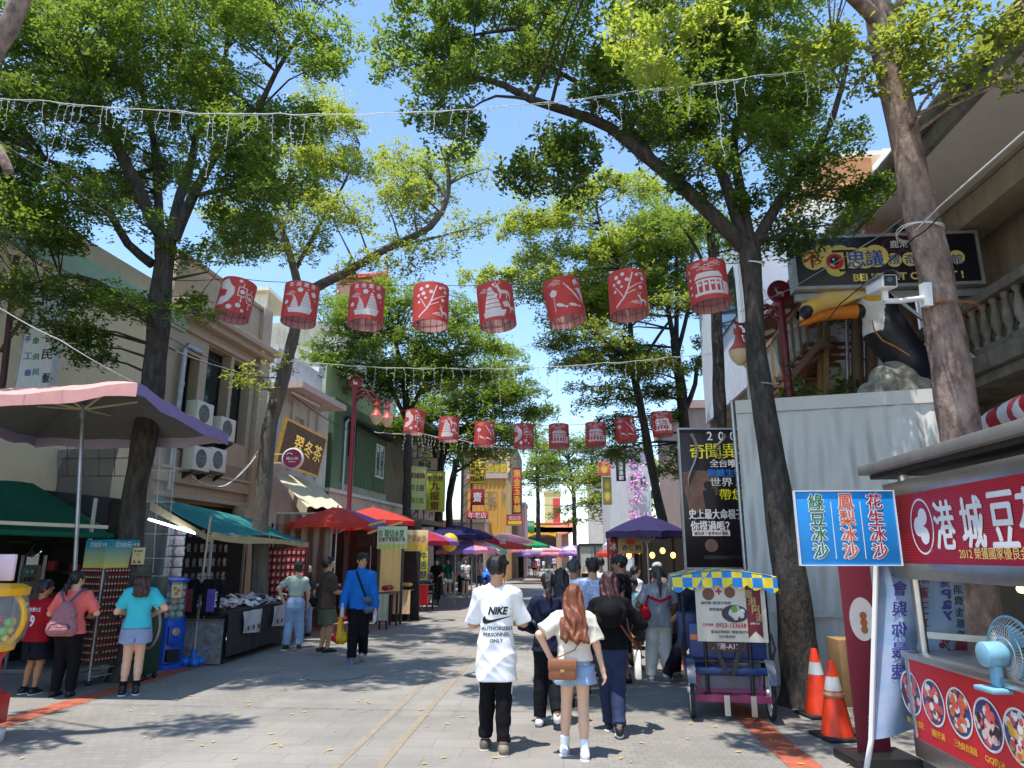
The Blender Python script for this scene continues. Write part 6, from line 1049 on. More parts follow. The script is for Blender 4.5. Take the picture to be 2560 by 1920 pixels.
# ---------------- black museum banner ----------------
Y=12.4;f0=P(1692,1076,Y);f1=P(1712,1398,Y);wB=2.1;c=Vector((f0.x+wB/2+.02,Y,(f0.z+1.55)/2));f=Fr(c,(1,.08,0));hB=f0.z-1.55
def Sb(px,py):return onp(f,px,py)
def bw(m):
 a,b_=Sb(1780,1090);htext(m,'200件來自全球',f,-.62,1.0,b_,.15,.01,.004);a,b_=Sb(1800,1158);put_text(m,'全台唯一',f,a+.13,b_,h=.14,w=.62,bold=.05,c=.004);a,b_=Sb(1812,1205);put_text(m,'世界１',f,a+.02,b_,h=.15,w=.55,bold=.03,c=.004)
 a,b_=Sb(1790,1285);put_text(m,'史上最大命根子',f,a,b_,h=.17,w=.93,bold=.05,c=.004);a,b_=Sb(1775,1315);put_text(m,'你摸過嗎？',f,a,b_,h=.17,w=.66,bold=.05,c=.004);a,b_=Sb(1778,1333);m.box(a-.32,a+.32,b_-.045,b_+.045,.002,.003,f)
def by(m):a,b_=Sb(1783,1128);htext(m,'奇聞異事',f,a-.42,a+.7,b_,.26,.012,.004);a,b_=Sb(1822,1236);put_text(m,'帶您',f,a+.05,b_,h=.19,w=.42,bold=.03,c=.004)
def bb(m):a,b_=Sb(1805,1182);put_text(m,'震撼生物',f,a+.05,b_,h=.13,w=.6,bold=.05,c=.004)
def br_(m):a,b_=Sb(1778,1333);put_text(m,'據說摸了會帶來好運氣',f,a,b_,h=.055,w=.58,bold=.04,c=.005)
def ph(m):a,b_=Sb(1735,1190);m.add([f(a-.24,b_+.05,.002),f(a+.0,b_+.1,.002),f(a+.42,b_+.08,.002),f(a+.4,b_-.3,.002),f(a+.1,b_-.62,.002),f(a-.1,b_-.65,.002)],[(0,1,2,3,4,5)]);a,b_=Sb(1780,1385);m.lathe([(0,.003),(.11,.003)],16,Fr(f(a,b_+.14,0),f.u,f.v),cap=False)
def pd(m):a,b_=Sb(1772,1250);m.lathe([(0,.004),(.075,.004)],14,Fr(f(a,b_+.25,0),f.u,f.v),cap=False);m.add([f(a-.1,b_+.16,.004),f(a+.1,b_+.2,.004),f(a+.16,b_-.12,.004),f(a-.06,b_-.2,.004)],[(0,1,2,3)]);m.box(-.75,.5,Sb(0,1398)[1]-0.0,Sb(0,1398)[1]+.06,.002,.004,f)
def tent_(m):
 for k in range(2):m.tube([f(-.85+.16*math.sin(i*.7+k)*.6+k*.5,hB/2-.08-.13*i*(1-k*.6),.012)for i in range(9)],[.035-.0035*i for i in range(9)],6)
root=board('banner','tall black hanging banner with yellow and white characters left of the tent sheet','banner',f,wB,hB,.05,mat('black_maroon_vinyl',srgb(28,20,26),.35,0,.3,1.2),[(ph,mat('photo_brown',srgb(110,84,76),.5,0,.4,4)),(pd,mat('photo_black',(.02,.02,.025),.5)),(bw,M_WHITE),(by,mat('banner_yellow',srgb(240,226,40),.5)),(bb,mat('banner_blue',srgb(40,130,220),.5)),(br_,mat('banner_red',srgb(150,24,40),.5)),(tent_,mat('grey_tentacle',srgb(120,124,116),.4))],frame=M_GALV,fw=.03)
# ---------------- printed drum lanterns ----------------
LRED=mat('lantern_red',srgb(226,92,86),.6,0,.06,3,trans=.45);LIN=mat('lantern_white_inside',srgb(250,232,234),.6,0,.03,3,trans=.55);LPR=mat('lantern_print_white',srgb(242,238,236),.6,0,.03,3,trans=.3)
def flower(q,x,y,r):[q.append([(x+r*.55*math.cos(a)+r*.52*math.cos(b),y+r*.55*math.sin(a)+r*.52*math.sin(b))for b in[k*math.pi/4 for k in range(8)]])for a in[R(90+72*i)for i in range(5)]]
def stroke(q,pts,w0):
 for i in range(len(pts)-1):
  (x0,y0),(x1,y1)=pts[i],pts[i+1];l=math.hypot(x1-x0,y1-y0)+1e-9;nx,ny=-(y1-y0)/l*w0/2,(x1-x0)/l*w0/2;q.append([(x0+nx,y0+ny),(x1+nx,y1+ny),(x1-nx,y1-ny),(x0-nx,y0-ny)])
def cloud(q,x,y,s):
 stroke(q,[(x-s,y),(x+s*.4,y),(x+s*.4,y+s*.22),(x+s,y+s*.22)],.008);stroke(q,[(x-s*.6,y+s*.22),(x,y+s*.22),(x,y+s*.44),(x+s*.6,y+s*.44)],.008);stroke(q,[(x-s*.2,y-s*.2),(x+s*.9,y-s*.2)],.008)
def sail(q,x,y,s,n=7):
 for i in range(n):a,b=i/n,(i+.82)/n;f=lambda t:(x-.30*s*(1-t*.75),x+.32*s*(1-t**1.6));y0,y1=y+s*a,y+s*b;q.append([(f(a)[0],y0),(f(a)[1],y0),(f(b)[1],y1),(f(b)[0],y1)])
def hull(q,x,y,s):q.append([(x-s,y+.03),(x-s*.85,y-.045),(x+s*.8,y-.045),(x+s*1.05,y+.05),(x+s*.8,y+.012),(x-s*.6,y+.005)])
def deer(q,x,y,s,fl=1):
 f=lambda pts:q.append([(x+fl*a*s,y+b*s)for a,b in pts]);f([(-.5,.0),(-.45,.22),(.2,.25),(.42,.1),(.38,-.05),(-.3,-.08)]);f([(-.5,.05),(-.62,.5),(-.42,.52),(-.3,.2)]);f([(-.82,.5),(-.6,.62),(-.42,.55),(-.6,.44)]);f([(-.42,-.05),(-.48,-.5),(-.4,-.5),(-.28,-.06)]);f([(.26,.0),(.36,-.5),(.44,-.5),(.42,.05)]);f([(.1,-.02),(.05,-.45),(.13,-.45),(.2,0)])
 for sg in(-.12,.1):stroke(q,[(x+fl*(-.52)*s,y+.6*s),(x+fl*(-.5+sg)*s,y+.8*s),(x+fl*(-.45+sg*2)*s,y+1.0*s)],.05*s)
def d_boats(q):hull(q,-.0,-.17,.17);sail(q,.07,-.13,.25);sail(q,-.08,-.13,.16,5);flower(q,-.02,.13,.035);flower(q,.17,.1,.04);flower(q,-.2,-.05,.032);[q.append([(x+.012*math.cos(k),y+.012*math.sin(k))for k in[i*math.pi/3 for i in range(6)]])for x,y in((.08,.15),(-.1,.03),(.2,.02))];cloud(q,-.16,.07,.08)
def d_plum(q):
 stroke(q,[(-.16,-.24),(-.05,-.13),(.0,-.02),(.04,.12),(.07,.22)],.018);stroke(q,[(.0,-.02),(.12,.06),(.2,.1)],.012);stroke(q,[(-.05,-.13),(-.12,.0),(-.15,.04)],.010);stroke(q,[(-.02,-.08),(.1,-.02)],.009)
 for x,y,r in((-.13,.17,.028),(-.05,.2,.025),(-.1,.1,.028),(-.17,.08,.022),(.12,.19,.022),(.0,.12,.026),(-.16,-.02,.02),(.16,.02,.026),(-.07,.03,.018),(.2,.15,.028)):flower(q,x,y,r)
 deer(q,.2,-.17,.12,1);cloud(q,.08,-.2,.06);cloud(q,.17,.21,.05)
def d_sail(q):hull(q,-.04,-.19,.15);sail(q,-.06,-.16,.36,6);deer(q,.12,.1,.17,1);deer(q,.23,-.12,.13,1);flower(q,.12,-.06,.045);flower(q,.07,-.19,.03);flower(q,.0,.07,.022);flower(q,-.02,.22,.02);cloud(q,-.17,.15,.07)
def d_koi(q):
 for(x,y,a)in((-.06,-.13,.5),(.1,-.15,.2)):
  c,s_=math.cos(a),math.sin(a);q.append([(x+.07*(u*c+v*s_),y+.07*(u*s_*-1+v*c))for u,v in((-1,0),(-.5,.35),(.3,.3),(.8,.05),(1.3,.35),(1.2,-.3),(.8,-.05),(.2,-.3),(-.5,-.3))])
 flower(q,-.13,.06,.05);stroke(q,[(-.13,.03),(-.14,-.2)],.008);[stroke(q,[(.02+.04*i,.16-.05*i+.02*math.sin(k)),(.06+.04*i,.10-.05*i),(.14+.02*i,-.02-.03*i)],.008)for i in range(4)for k in(0,2)];cloud(q,-.1,.19,.09);q.append([(.14,.2),(.2,.24),(.24,.16),(.19,.17),(.16,.12)]);q.append([(.16,.09),(.25,.12),(.27,-.02),(.24,-.12),(.22,.0)])
def d_temple(q):
 q.append([(-.17,.02),(-.12,.09),(.14,.09),(.19,.02)]);q.append([(-.15,.0),(.17,.0),(.17,-.03),(-.15,-.03)]);[q.append([(x,-.03),(x+.025,-.03),(x+.025,-.17),(x,-.17)])for x in(-.14,-.07,.0,.07,.13)];q.append([(-.18,-.17),(.24,-.17),(.24,-.21),(-.18,-.21)]);q.append([(.17,-.03),(.26,-.05),(.26,-.17),(.17,-.17)]);[flower(q,x,-.07,.02)for x in(-.1,-.03,.045,.11)];cloud(q,-.02,.14,.1);cloud(q,.1,.2,.08);cloud(q,-.13,.2,.07);flower(q,.0,.26,.03);[flower(q,-.23,y,.02)for y in(-.15,-.05,.05,.16)]
def d_map(q):
 q.append([(-.26,.2),(-.15,.24),(-.1,.15),(-.04,.1),(-.03,.0),(-.08,-.12),(-.16,-.18),(-.27,-.18),(-.22,-.06),(-.14,-.04),(-.13,.05),(-.24,.08),(-.26,.13)])
 for x,y,s in((.07,.06,1),(.2,.0,.9)):
  w_=.055*s;stroke(q,[(x-w_,y-.07),(x-w_,y+.07),(x+w_,y+.07),(x+w_,y-.07),(x-w_,y-.07)],.014);flower(q,x,y,.035*s);stroke(q,[(x,y-.07),(x,y-.17)],.016);stroke(q,[(x,y+.07),(x,y+.14)],.014)
 flower(q,-.06,-.21,.038);flower(q,.05,-.16,.036);flower(q,.12,-.22,.025);flower(q,.02,.22,.025)
DES=dict(m=(d_map,'a coastline map and two small lanterns'),b=(d_boats,'two junk boats and writing'),p=(d_plum,'a plum tree and a deer'),s=(d_sail,'a tall sail and leaping deer'),k=(d_koi,'koi, lotus and wave scrolls'),t=(d_temple,'a temple gate under clouds'))
LANT={}
def lantern(px,py,Y,tilt,des,label,group,rad=.277,ht=.62):
 key=des
 def R_(x,y):return Matrix.Rotation(R(tilt),4,'Y')
 c=P(px,py,Y)
 if key in LANT:o=copy_tree(LANT[key],loc=c,label=label,group=group);o.rotation_euler=(R(-4),R(tilt),math.atan2(-c.x,c.y));return o
 t=thing('drum_lantern',label,'lantern',c,group,local=True);t.rotation_euler=(R(-4),R(tilt),math.atan2(-c.x,c.y));LANT[key]=t
 n=48;m=MB();m.lathe([(rad,-ht/2),(rad,ht/2)],n,cap=False);m.mi=1;m.lathe([(rad-.004,-ht/2),(rad-.004,ht/2)],n,cap=False);m.lathe([(rad-.004,-ht/2),(rad,-ht/2)],n,cap=False);m.lathe([(rad-.004,ht/2),(rad,ht/2)],n,cap=False);m.build('shade',[LRED,LIN],t,fix=False,smooth=60)
 m=MB();[m.tube([((rad-.010)*math.cos(a),(rad-.010)*math.sin(a),-ht/2),((rad-.010)*math.cos(a),(rad-.010)*math.sin(a),ht/2)],.0028,4)for a in[k*math.pi/8 for k in range(16)]];[m.tube([((rad-.010)*math.cos(a),(rad-.010)*math.sin(a),z)for a in[k*math.pi/16 for k in range(33)]],.0028,4)for z in(-ht/2,-ht/2+.12,-.05,.12,ht/2)];m.tube([(-rad,0,ht/2),(rad,0,ht/2)],.003,4);m.tube([(0,-rad,ht/2),(0,rad,ht/2)],.003,4);m.build('wire_frame',M_IRON,t)
 q=[];DES[des][0](q);bm=bmesh.new()
 for k,pts in enumerate(q):
  for dup in(0,math.pi):pass
  for sh in(0.0,math.pi*rad,-math.pi*rad*.5*0+.0)[:2]:
   vs=[bm.verts.new((x*1.2+sh,y*1.12,.0005*(k%5)))for x,y in pts]
   try:bm.faces.new(vs)
   except ValueError:pass
 bmesh.ops.triangulate(bm,faces=bm.faces[:])
 if des=='b':
  tm=MB();fr=Fr((0,0,0),(1,0,0),(0,1,0));[put_text(tm,ch,fr,-.18+.12*i,.245,h=.075,bold=.03,c=.001)for i,ch in enumerate('鹿港慶讚')];vs=[bm.verts.new(x)for x in tm.v]
  for f_ in tm.f:
   try:bm.faces.new([vs[i]for i in f_])
   except ValueError:pass
 for it in range(3):
  es=[e for e in bm.edges if abs(e.verts[0].co.x-e.verts[1].co.x)>.035]
  if not es:break
  bmesh.ops.subdivide_edges(bm,edges=es,cuts=1);bmesh.ops.triangulate(bm,faces=[f_ for f_ in bm.faces if len(f_.verts)>3])
 for v in bm.verts:a=v.co.x/rad;r_=rad+.0025+v.co.z;v.co=(r_*math.sin(a),-r_*math.cos(a),v.co.y)
 me=bpy.data.meshes.new('print');bm.to_mesh(me);bm.free();me.materials.append(LPR);o=bpy.data.objects.new('print',me);link(o,t);return t
G1='front row of drum lanterns';G2='far row of drum lanterns'
R1=[(589,752,10.6,8,'m','first from the left'),(751,763,10.45,3,'b','left of the boat pair'),(916,768,10.3,1,'b','right of the boat pair'),(1077,768,10.15,0,'p','left of the plum pair'),(1241,768,10.0,-6,'s','its top tipped left'),(1411,757,9.85,-10,'k','tilted most of its row'),(1570,740,9.7,-2,'p','right of the plum pair'),(1771,716,9.5,-4,'t','beside the right tree trunk')]
R2=[(1036,1056,19.0,5,'m','leftmost and tilted'),(1122,1074,19,2,'s','second from the left'),(1211,1086,19,1,'k','left of the open sky'),(1309,1091,19,0,'m','at the left edge of the open sky'),(1397,1091,19,0,'t','middle of the open sky'),(1489,1087,19,0,'t','third from the right'),(1564,1077,19,-7,'k','second from the right, tilted'),(1655,1061,19,-4,'t','rightmost, by the slender tree')]
for rw,gname,nm in((R1,G1,'front'),(R2,G2,'far')):
 for px,py,Y,tl,de,wh in rw:lantern(px,py,Y,tl,de,f'red lantern with {DES[de][1].split(" and ")[0]}, {nm} row, {wh}',gname)
def cable(pts,r,label,m=M_WIRE,sag=0.,cat='cable',name='cable'):
 P_=[]
 for i in range(len(pts)-1):
  a,b=Vector(pts[i]),Vector(pts[i+1])
  for k in range(8):t=k/8;P_.append(a.lerp(b,t)-Vector((0,0,sag*4*t*(1-t))))
 P_.append(Vector(pts[-1]));m_=MB().tube(P_,r,5);return m_.solo(name,m,label,cat)
top1=[P(410,700,10.5)]+[P(px,py-58,Y)for px,py,Y,*_ in R1]+[P(1885,650,9.3)];cable(top1,.006,'thin black wire carrying the front row of red lanterns',sag=.03)
top2=[P(930,1020,19.5)]+[P(px,py-30,Y)for px,py,Y,*_ in R2]+[P(1605,1045,19.7)if False else P(1700,1030,20.5)];cable(top2,.006,'thin black wire carrying the far row of red lanterns',sag=.03)
# ---------------- icicle light strings ----------------
def icicle(label,pts,strands,seed,r=.0045):
 rg=np.random.default_rng(seed);W_=[P(*p)for p in pts];t=thing('icicle_lights',label,'string lights',W_[0],'white icicle light strings across the street');L_=[]
 for i in range(len(W_)-1):
  for k in range(10):L_.append(W_[i].lerp(W_[i+1],k/10)+Vector((0,0,-.02*math.sin(math.pi*k/10)+rg.normal(0,.006))))
 L_.append(W_[-1]);m=MB().tube(L_,r,5);m.tube([x+Vector((0,0,.012*math.sin(i*1.3)-.012))for i,x in enumerate(L_)],r*.7,4);m.build('cable',M_WWIRE,t)
 xs=[p[0]for p in pts]
 for(px,ln)in strands:
  k=max(0,min(len(pts)-2,max(i for i in range(len(xs))if xs[i]<=max(px,xs[0]))))if px<xs[-1]else len(pts)-2;f_=(px-xs[k])/(xs[k+1]-xs[k]);py=pts[k][1]+(pts[k+1][1]-pts[k][1])*f_;Y=pts[k][2]+(pts[k+1][2]-pts[k][2])*f_;a=P(px,py,Y);L=ln*Y/F_PX;n=max(3,int(L/.05));q=MB();p_=[];dx=0
  for i in range(n+1):dx+=rg.normal(0,.009);p_.append(a+Vector((dx,rg.normal(0,.006),-L*i/n)))
  q.tube(p_,r*.62,4)
  for i in range(1,n+1,2):s=rg.choice([-1,1]);q.tube([p_[i],p_[i]+Vector((s*.028,0,rg.uniform(-.02,.012)))],r*.95,4)
  q.build('strand',M_WWIRE,t)
s1=[(5,60),(25,110),(40,50),(75,40),(112,105),(150,215),(170,70),(186,190),(205,60),(255,100),(270,60),(293,70),(320,120),(360,35),(398,80),(426,70),(455,70),(520,215),(537,100),(575,120),(610,65),(648,60),(686,100),(724,210),(762,105),(792,50),(845,60),(925,60),(966,42),(1065,60),(1089,70),(1132,50),(1171,90),(1220,55),(1268,50),(1297,125),(1338,200),(1369,110),(1424,28),(1489,60),(1547,115),(1594,50),(1650,60),(1696,50),(1735,120),(1788,235),(1832,120),(1869,60),(1960,50),(2007,115),(2046,80),(2062,220),(2108,66)]
icicle('nearest icicle light string, stretched across the top of the view',[(-60,240,7.3),(100,250,7.3),(350,272,7.3),(700,285,7.3),(1000,280,7.3),(1300,262,7.4),(1600,225,7.4),(1900,188,7.4),(2140,158,7.4),(2222,105,7.4)],s1,1)
icicle('middle icicle light string between the front and far lantern rows',[(730,900,13.5),(900,915,13.5),(1100,920,13.5),(1300,919,13.5),(1500,908,13.5),(1680,892,13.5),(1795,880,13.5)],[(x,l)for x,l in zip(range(915,1770,24),[40,70,24,50,60,90,30,44,80,30,70,24,30,44,96,30,54,30,24,60,84,24,34,40,70,36,28,44,54,24,50,26,36,30,24,20])],2)
icicle('farthest icicle light string, below the far lantern row',[(935,1080,20),(1060,1085,20),(1150,1100,20),(1250,1118,20),(1400,1124,20),(1550,1120,20)],[(x,l)for x,l in zip([1012,1030,1048,1056,1064,1072,1080,1088,1100,1112,1126,1140,1156,1172,1190,1210,1234,1262,1300,1325,1345,1358,1380,1390,1400,1420,1440,1452],[40,34,26,40,22,34,40,28,36,40,20,30,26,22,18,14,20,12,16,24,44,22,18,24,34,54,20,26])],3,r=.006)
cable([P(-20,340,7),P(120,425,8),P(400,620,10.2)],.006,'grey guy wire slanting down to the big left tree',mat('grey_cable',(.25,.25,.25)),.02)
cable([P(0,580,8.2),P(150,700,9.2),P(380,820,12),P(560,915,15.8)],.009,'black cable dropping behind the big left tree to the beige house',sag=.02)
cable([P(0,770,8),P(150,850,8.6),P(345,960,9.3)],.007,'white cable slanting down to the corner of the pink parasol',M_WWIRE,.02)
cable([P(400,858,15.2),P(560,920,15.0),P(690,945,14.9)],.016,'thick black cable across the beige windows to the leaning tree',sag=.05)
cable([P(728,985,15),P(840,1060,21),P(930,1095,26)],.014,'black cable from the leaning tree along the white house',sag=.05)
cable([P(480,1190,15.9),P(560,1215,16.2),P(640,1140,17.8)],.012,'pale looping cable below the air conditioners',M_WWIRE,.1);cable([P(505,1212,16),P(570,1212,16.3),P(645,1128,17.8)],.009,'thin grey looping cable below the air conditioners',mat('grey_cable',(.3,.3,.3)),.06)
cable([P(2560,330,5.5),P(2350,515,6.6),P(2290,575,7.2)],.009,'pale cable tied to the large pinkish tree from the right edge',M_WWIRE,.0);cable([P(2560,365,5.5),P(2345,545,6.6),P(2288,592,7.2),P(2100,760,8.6),P(1960,935,9.6)],.008,'dark cable crossing in front of the museum sign',sag=.02)
cable([P(2340,480,7.3),P(2200,590,8.4),P(1980,720,9.6),P(1850,780,10.8)],.006,'thin grey wire in front of the museum sign',mat('grey_cable',(.3,.3,.3)),.0);cable([P(1240,1258,60),P(1400,1264,60),P(1560,1270,60)],.025,'dark overhead cable across the far end of the street');cable([P(1240,1285,60),P(1420,1296,60),P(1560,1310,60)],.02,'lower overhead cable across the far end of the street')
for(px,py,Y,r_,lb,mm)in((2212,108,7.5,.20,'white rope tied round the pinkish tree near its top',M_WWIRE),(2300,580,7.5,.222,'pale strap round the pinkish tree in front of the museum sign',M_WWIRE),(2378,775,7.5,.245,'rusty wire band round the pinkish tree below the camera',mat('rust',srgb(140,90,50),.8)),(1915,966,9.3,.15,'coil of grey cable round the dark right tree',mat('grey_cable',(.3,.3,.3))),(1882,665,9.3,.14,'white cable loop round the dark right tree below its fork',M_WWIRE)):
 c=P(px,py,Y);m=MB();[m.tube([(c.x+r_*1.06*math.cos(a),c.y+r_*1.06*math.sin(a),c.z+.02*math.sin(a*2+k)+k*.022)for a in[i*math.pi/10 for i in range(21)]],.007,5)for k in range(2)];m.solo('tree_tie',mm,lb,'tie')
# ---------------- street lamps ----------------
def street_lamp(base,zt,dirs,label):
 t=thing('street_lamp',label,'street lamp',base,'maroon street lamps with twin bells');x,y=base[:2];B=Vector((x,y,0))
 MB().lathe([(.16,0),(.16,.08),(.10,.14),(.085,.9),(.075,1.0),(.068,zt-.2)],14,Fr(B,(1,0,0),(0,1,0),(0,0,1))).build('pole',M_MAROON,t);z0=zt;f=Fr((x,y,z0),(1,0,0),(0,0,1));m=MB();m.lathe([(0,-.035),(.17,-.035),(.195,-.035),(.195,.035),(.17,.035),(.165,.015),(0,.015)],28,f);m.build('disc',M_MAROON,t)
 m=MB();q=[];deer(q,.01,-.04,.12);bm_=[m.prism(p,.016,.022,f)for p in q];m.build('deer_emblem',mat('emblem_cream',srgb(206,196,170),.5),t)
 for dx,dy in dirs:
  d=Vector((dx,dy,0));m=MB();A=lambda r_,z:B+d*r_+Vector((0,0,zt+z));crv=[(.05,-.42),(.12,-.30),(.25,-.24),(.42,-.28),(.56,-.46),(.70,-.58),(.84,-.58),(.92,-.50)];m.tube([A(*c)for c in crv],.028,8);m.tube([A(c[0]*.95,c[1]-.17)for c in crv],.022,8);m.build('arm',M_MAROON,t)
  c=A(.84,-.62);F_=Fr(c,(1,0,0),(0,1,0),(0,0,1));m=MB();m.lathe([(.02,.08),(.03,-.05),(.075,-.07),(.075,-.12),(.05,-.14),(.065,-.22),(.09,-.30),(.165,-.40),(.178,-.43)],18,F_,cap=False);[m.box(.06*math.cos(a)-.01,.06*math.cos(a)+.01,.06*math.sin(a)-.01,.06*math.sin(a)+.01,-.075,-.03,F_)for a in[k*math.pi/3 for k in range(6)]];m.build('bell_cap',mat('faded_red_enamel',srgb(196,84,66),.45,0,.12,6),t)
  MB().lathe([(.172,-.43),(.165,-.50),(.12,-.60),(.05,-.67),(0,-.69)],18,F_).build('bowl',mat('cream_lamp_bowl',srgb(226,206,168),.35,0,.05,4),t)
 return t
q=P(903,955,19.7);street_lamp((PX(876,1270,-5.95).x,19.7,0),q.z,((.82,-.1),(1.08,.4)),'maroon street lamp with a deer disc on the left pavement');q=P(1945,729,11.5);street_lamp((q.x+.02,11.5,0),q.z,((-.9,-.05),(-.62,.3)),'maroon street lamp with a deer disc behind the dark right tree')
# ---------------- security camera on the pinkish tree ----------------
c=P(2222,700,7.1);t=thing('security_camera','white security camera on a bracket fixed to the pinkish tree','camera',c);f=Fr(c,(.97,.1,-.03),(0,0,1));f=Fr(c,(1,.05,0),(0,-.12,1))
MB().box(-.085,.085,-.085,.06,-.34,.02,f).build('casing',M_WHITE,t,bevel=.02);MB().lathe([(.115,0),(.115,.40)],20,Fr(f(0,-.02,-.34),f.u,f.v),cap=False,a0=R(20),a1=R(160)).build('hood',M_STEEL,t);m=MB();m.box(-.062,.062,-.068,.045,.021,.026,f);m.build('front_glass',M_BLACK,t);MB().lathe([(.0,.027),(.03,.027),(.034,.034),(.04,.027)],16,f,cap=False).build('lens',mat('lens_dark',(.03,.03,.04),.1),t)
m=MB();m.bar(f(0,-.085,-.1),f(0,-.2,-.1),.05,.05,(0,1,0));m.tube([f(0,-.2,-.1),f(.15,-.2,-.1),f(.42,-.16,-.15)],.03,8);m.box(.42,.5,-.25,.0,-.2,-.1,f);m.build('bracket',M_WHITE,t)
f=Fr(P(100,845,10.6),(1,.1,0));p0=onp(f,62,945);p1=onp(f,152,760)
GRN=mat('sign_green',srgb(24,120,84),.5)
def bk(m):[put_text(m,ch,f,onp(f,118,y)[0],onp(f,118,y)[1],h=.17,bold=.05,c=.004)for ch,y in zip('中華民藝',(748,810,886,945))]
def bl_(m):[put_text(m,ch,f,onp(f,70,y)[0],onp(f,70,y)[1],h=.11,bold=.04,c=.004)for ch,y in zip('統手工藝',(808,848,890,932))]
def gn(m):[put_text(m,ch,f,onp(f,90,y)[0],onp(f,90,y)[1],h=.11,bold=.04,c=.004)for ch,y in zip('童像俱民',(812,852,892,930))]
t=board('shop_sign','vertical white sign with blue, green and black characters behind the pink parasol','sign',f,.53,1.75,.14,mat('white_sign_panel',srgb(206,214,216),.5,streak=.1),[(bk,mat('ink_black',(.02,.02,.03))),(bl_,BLU),(gn,GRN)],frame=M_GALV,fw=.02)
m=MB();q=lambda px,py:P(px,py,10.6);m.tube([(q(10,1000).x-.1,10.6,0),q(8,950),q(42,640)],.05,8);m.tube([q(38,757),q(110,760)],.035,8);m.tube([q(0,880),q(68,780)],.03,8);m.build('post',mat('rusty_maroon_post',srgb(78,52,52),.7,0,.2,5),t)
# ---------------- parasols ----------------
def parasol(label,c,r,cols,zt,drop=.45,n=8,group='parasols over the stalls',rot=.2,base=None,tilt=(0,0),inner=None):
 """canopy of n panels, apex at height zt above ground point c"""
 c=Vector((c[0],c[1],0));t=thing('parasol',label,'parasol',c,group);ap=c+Vector((0,0,zt));MB().tube([c,ap+Vector((0,0,.06))],.022,8).build('pole',M_GALV,t)
 cr=[ap+Vector((r*math.cos(a),r*math.sin(a),-drop+tilt[0]*math.cos(a)*r+tilt[1]*math.sin(a)*r))for a in[rot+2*math.pi*i/n for i in range(n)]]
 for i in range(n):
  a,b=cr[i],cr[(i+1)%n];m=MB()
  def fn(u,v):e=a.lerp(b,u);e=e+(ap-e)*(.05*math.sin(math.pi*u));p=ap.lerp(e,v);return p+Vector((0,0,.10*drop*math.sin(math.pi*v)-.0))
  m.grid(fn,6,5);m.grid(lambda u,v:fn(u,1)+Vector((0,0,-.13*v+.012*math.sin(u*25))),6,1);m.build('canopy_panel',cols[i%len(cols)],t)
 m=MB();[m.bar(ap+Vector((0,0,-.04)),x+Vector((0,0,-.02)),.012,.012)for x in cr];sl=c+Vector((0,0,zt-drop-.25));[m.bar(sl,ap.lerp(x,.5)+Vector((0,0,-.03)),.012,.012)for x in cr];m.build('ribs',M_GALV,t);return t
CRED=cloth(238,92,82,trans=.5);CPUR=cloth(150,118,190,trans=.3);CNAV=cloth(40,40,80,trans=.15);CPNK=cloth(238,160,176,trans=.3);CGRN=cloth(40,150,90,trans=.3);CMAR=cloth(176,52,70,trans=.3);CTEAL=cloth(56,138,136,trans=.2);CGRY=cloth(112,112,108);CWHT=cloth(226,214,220,trans=.3);CDP=cloth(50,44,86,trans=.1);CMINT=cloth(120,206,176,trans=.3)
c=G(172,1722);t=thing('parasol','large faded pink and purple square parasol with a grey lining, nearest on the left','parasol',c,'parasols over the stalls');A=[P(345,955,8.3),P(572,1085,10.6),P(90,1092,10.9),P(-190,992,8.4)];ap=(A[0]+A[1]+A[2]+A[3])/4+Vector((0,0,.42))
for i,mm in enumerate((cloth(142,126,172),cloth(170,160,180),cloth(160,146,176),cloth(222,164,158))):
 a,b=A[i],A[(i+1)%4]
 fn=lambda u,v:ap.lerp(a.lerp(b,u)+Vector((0,0,-.05*math.sin(math.pi*u)+.012*math.sin(u*23))),v)+Vector((0,0,.05*math.sin(math.pi*v)))
 m=MB();m.grid(fn,14,8);m.grid(lambda u,v:fn(u,1)+Vector((0,0,-.16*v+.02*math.sin(u*17)*v)),14,2);m.build('canopy_panel',mm,t);m=MB();m.grid(lambda u,v:fn(u,v*.985)+Vector((0,0,-.025)),14,8);m.build('lining',CGRY,t)
hb=P(208,1024,9.35);m=MB();m.tube([c,hb.lerp(c,.5),hb,ap],.028,8);m.tube([hb+Vector((0,0,-.12)),hb+Vector((0,0,.06))],.045,8);m.build('pole',M_GALV,t);m=MB();[m.bar(hb,ap.lerp(x,.5)+Vector((0,0,-.05)),.022,.022)for x in[A[0].lerp(A[1],.5),A[1].lerp(A[2],.5),A[2].lerp(A[3],.5),A[3].lerp(A[0],.5),A[0],A[3]]];m.build('ribs',mat('ivory_rib',srgb(206,196,150),.5),t)
# ---------------- green canopy stall ----------------
t=thing('market_stall','dark market stall under a deep green canvas awning at the left edge','stall',(-8.5,10.2,0));GC=cloth(34,112,86,trans=.45);a0,a1=P(-160,1318,9.3),P(285,1335,10.3);b0,b1=P(-160,1060,11.5),P(262,1318,12.3)
m=MB();m.grid(lambda u,v:a0.lerp(a1,u).lerp(b0.lerp(b1,u),v)+Vector((0,0,-.08*math.sin(math.pi*v))),12,6,thick=(0,0,-.01));m.build('awning',GC,t);MB().tube([a0+Vector((0,0,-.03)),a1+Vector((0,0,-.03))],.045,8).build('awning_roll',GC,t);MB().tube([a0+Vector((0,.02,.1)),P(270,1318,10.28)],.03,6).build('cream_pipe',mat('cream_pipe',srgb(206,200,178),.5),t)
m=MB();m.box(-12,-7.2,12.6,12.7,0,2.7);m.build('back_wall',DARK_IN,t);m=MB();[m.box(-11,-7.5,11.6,12.55,z,z+.04)for z in(.45,.95,1.45,1.95)];m.build('shelf',DARK_IN,t)
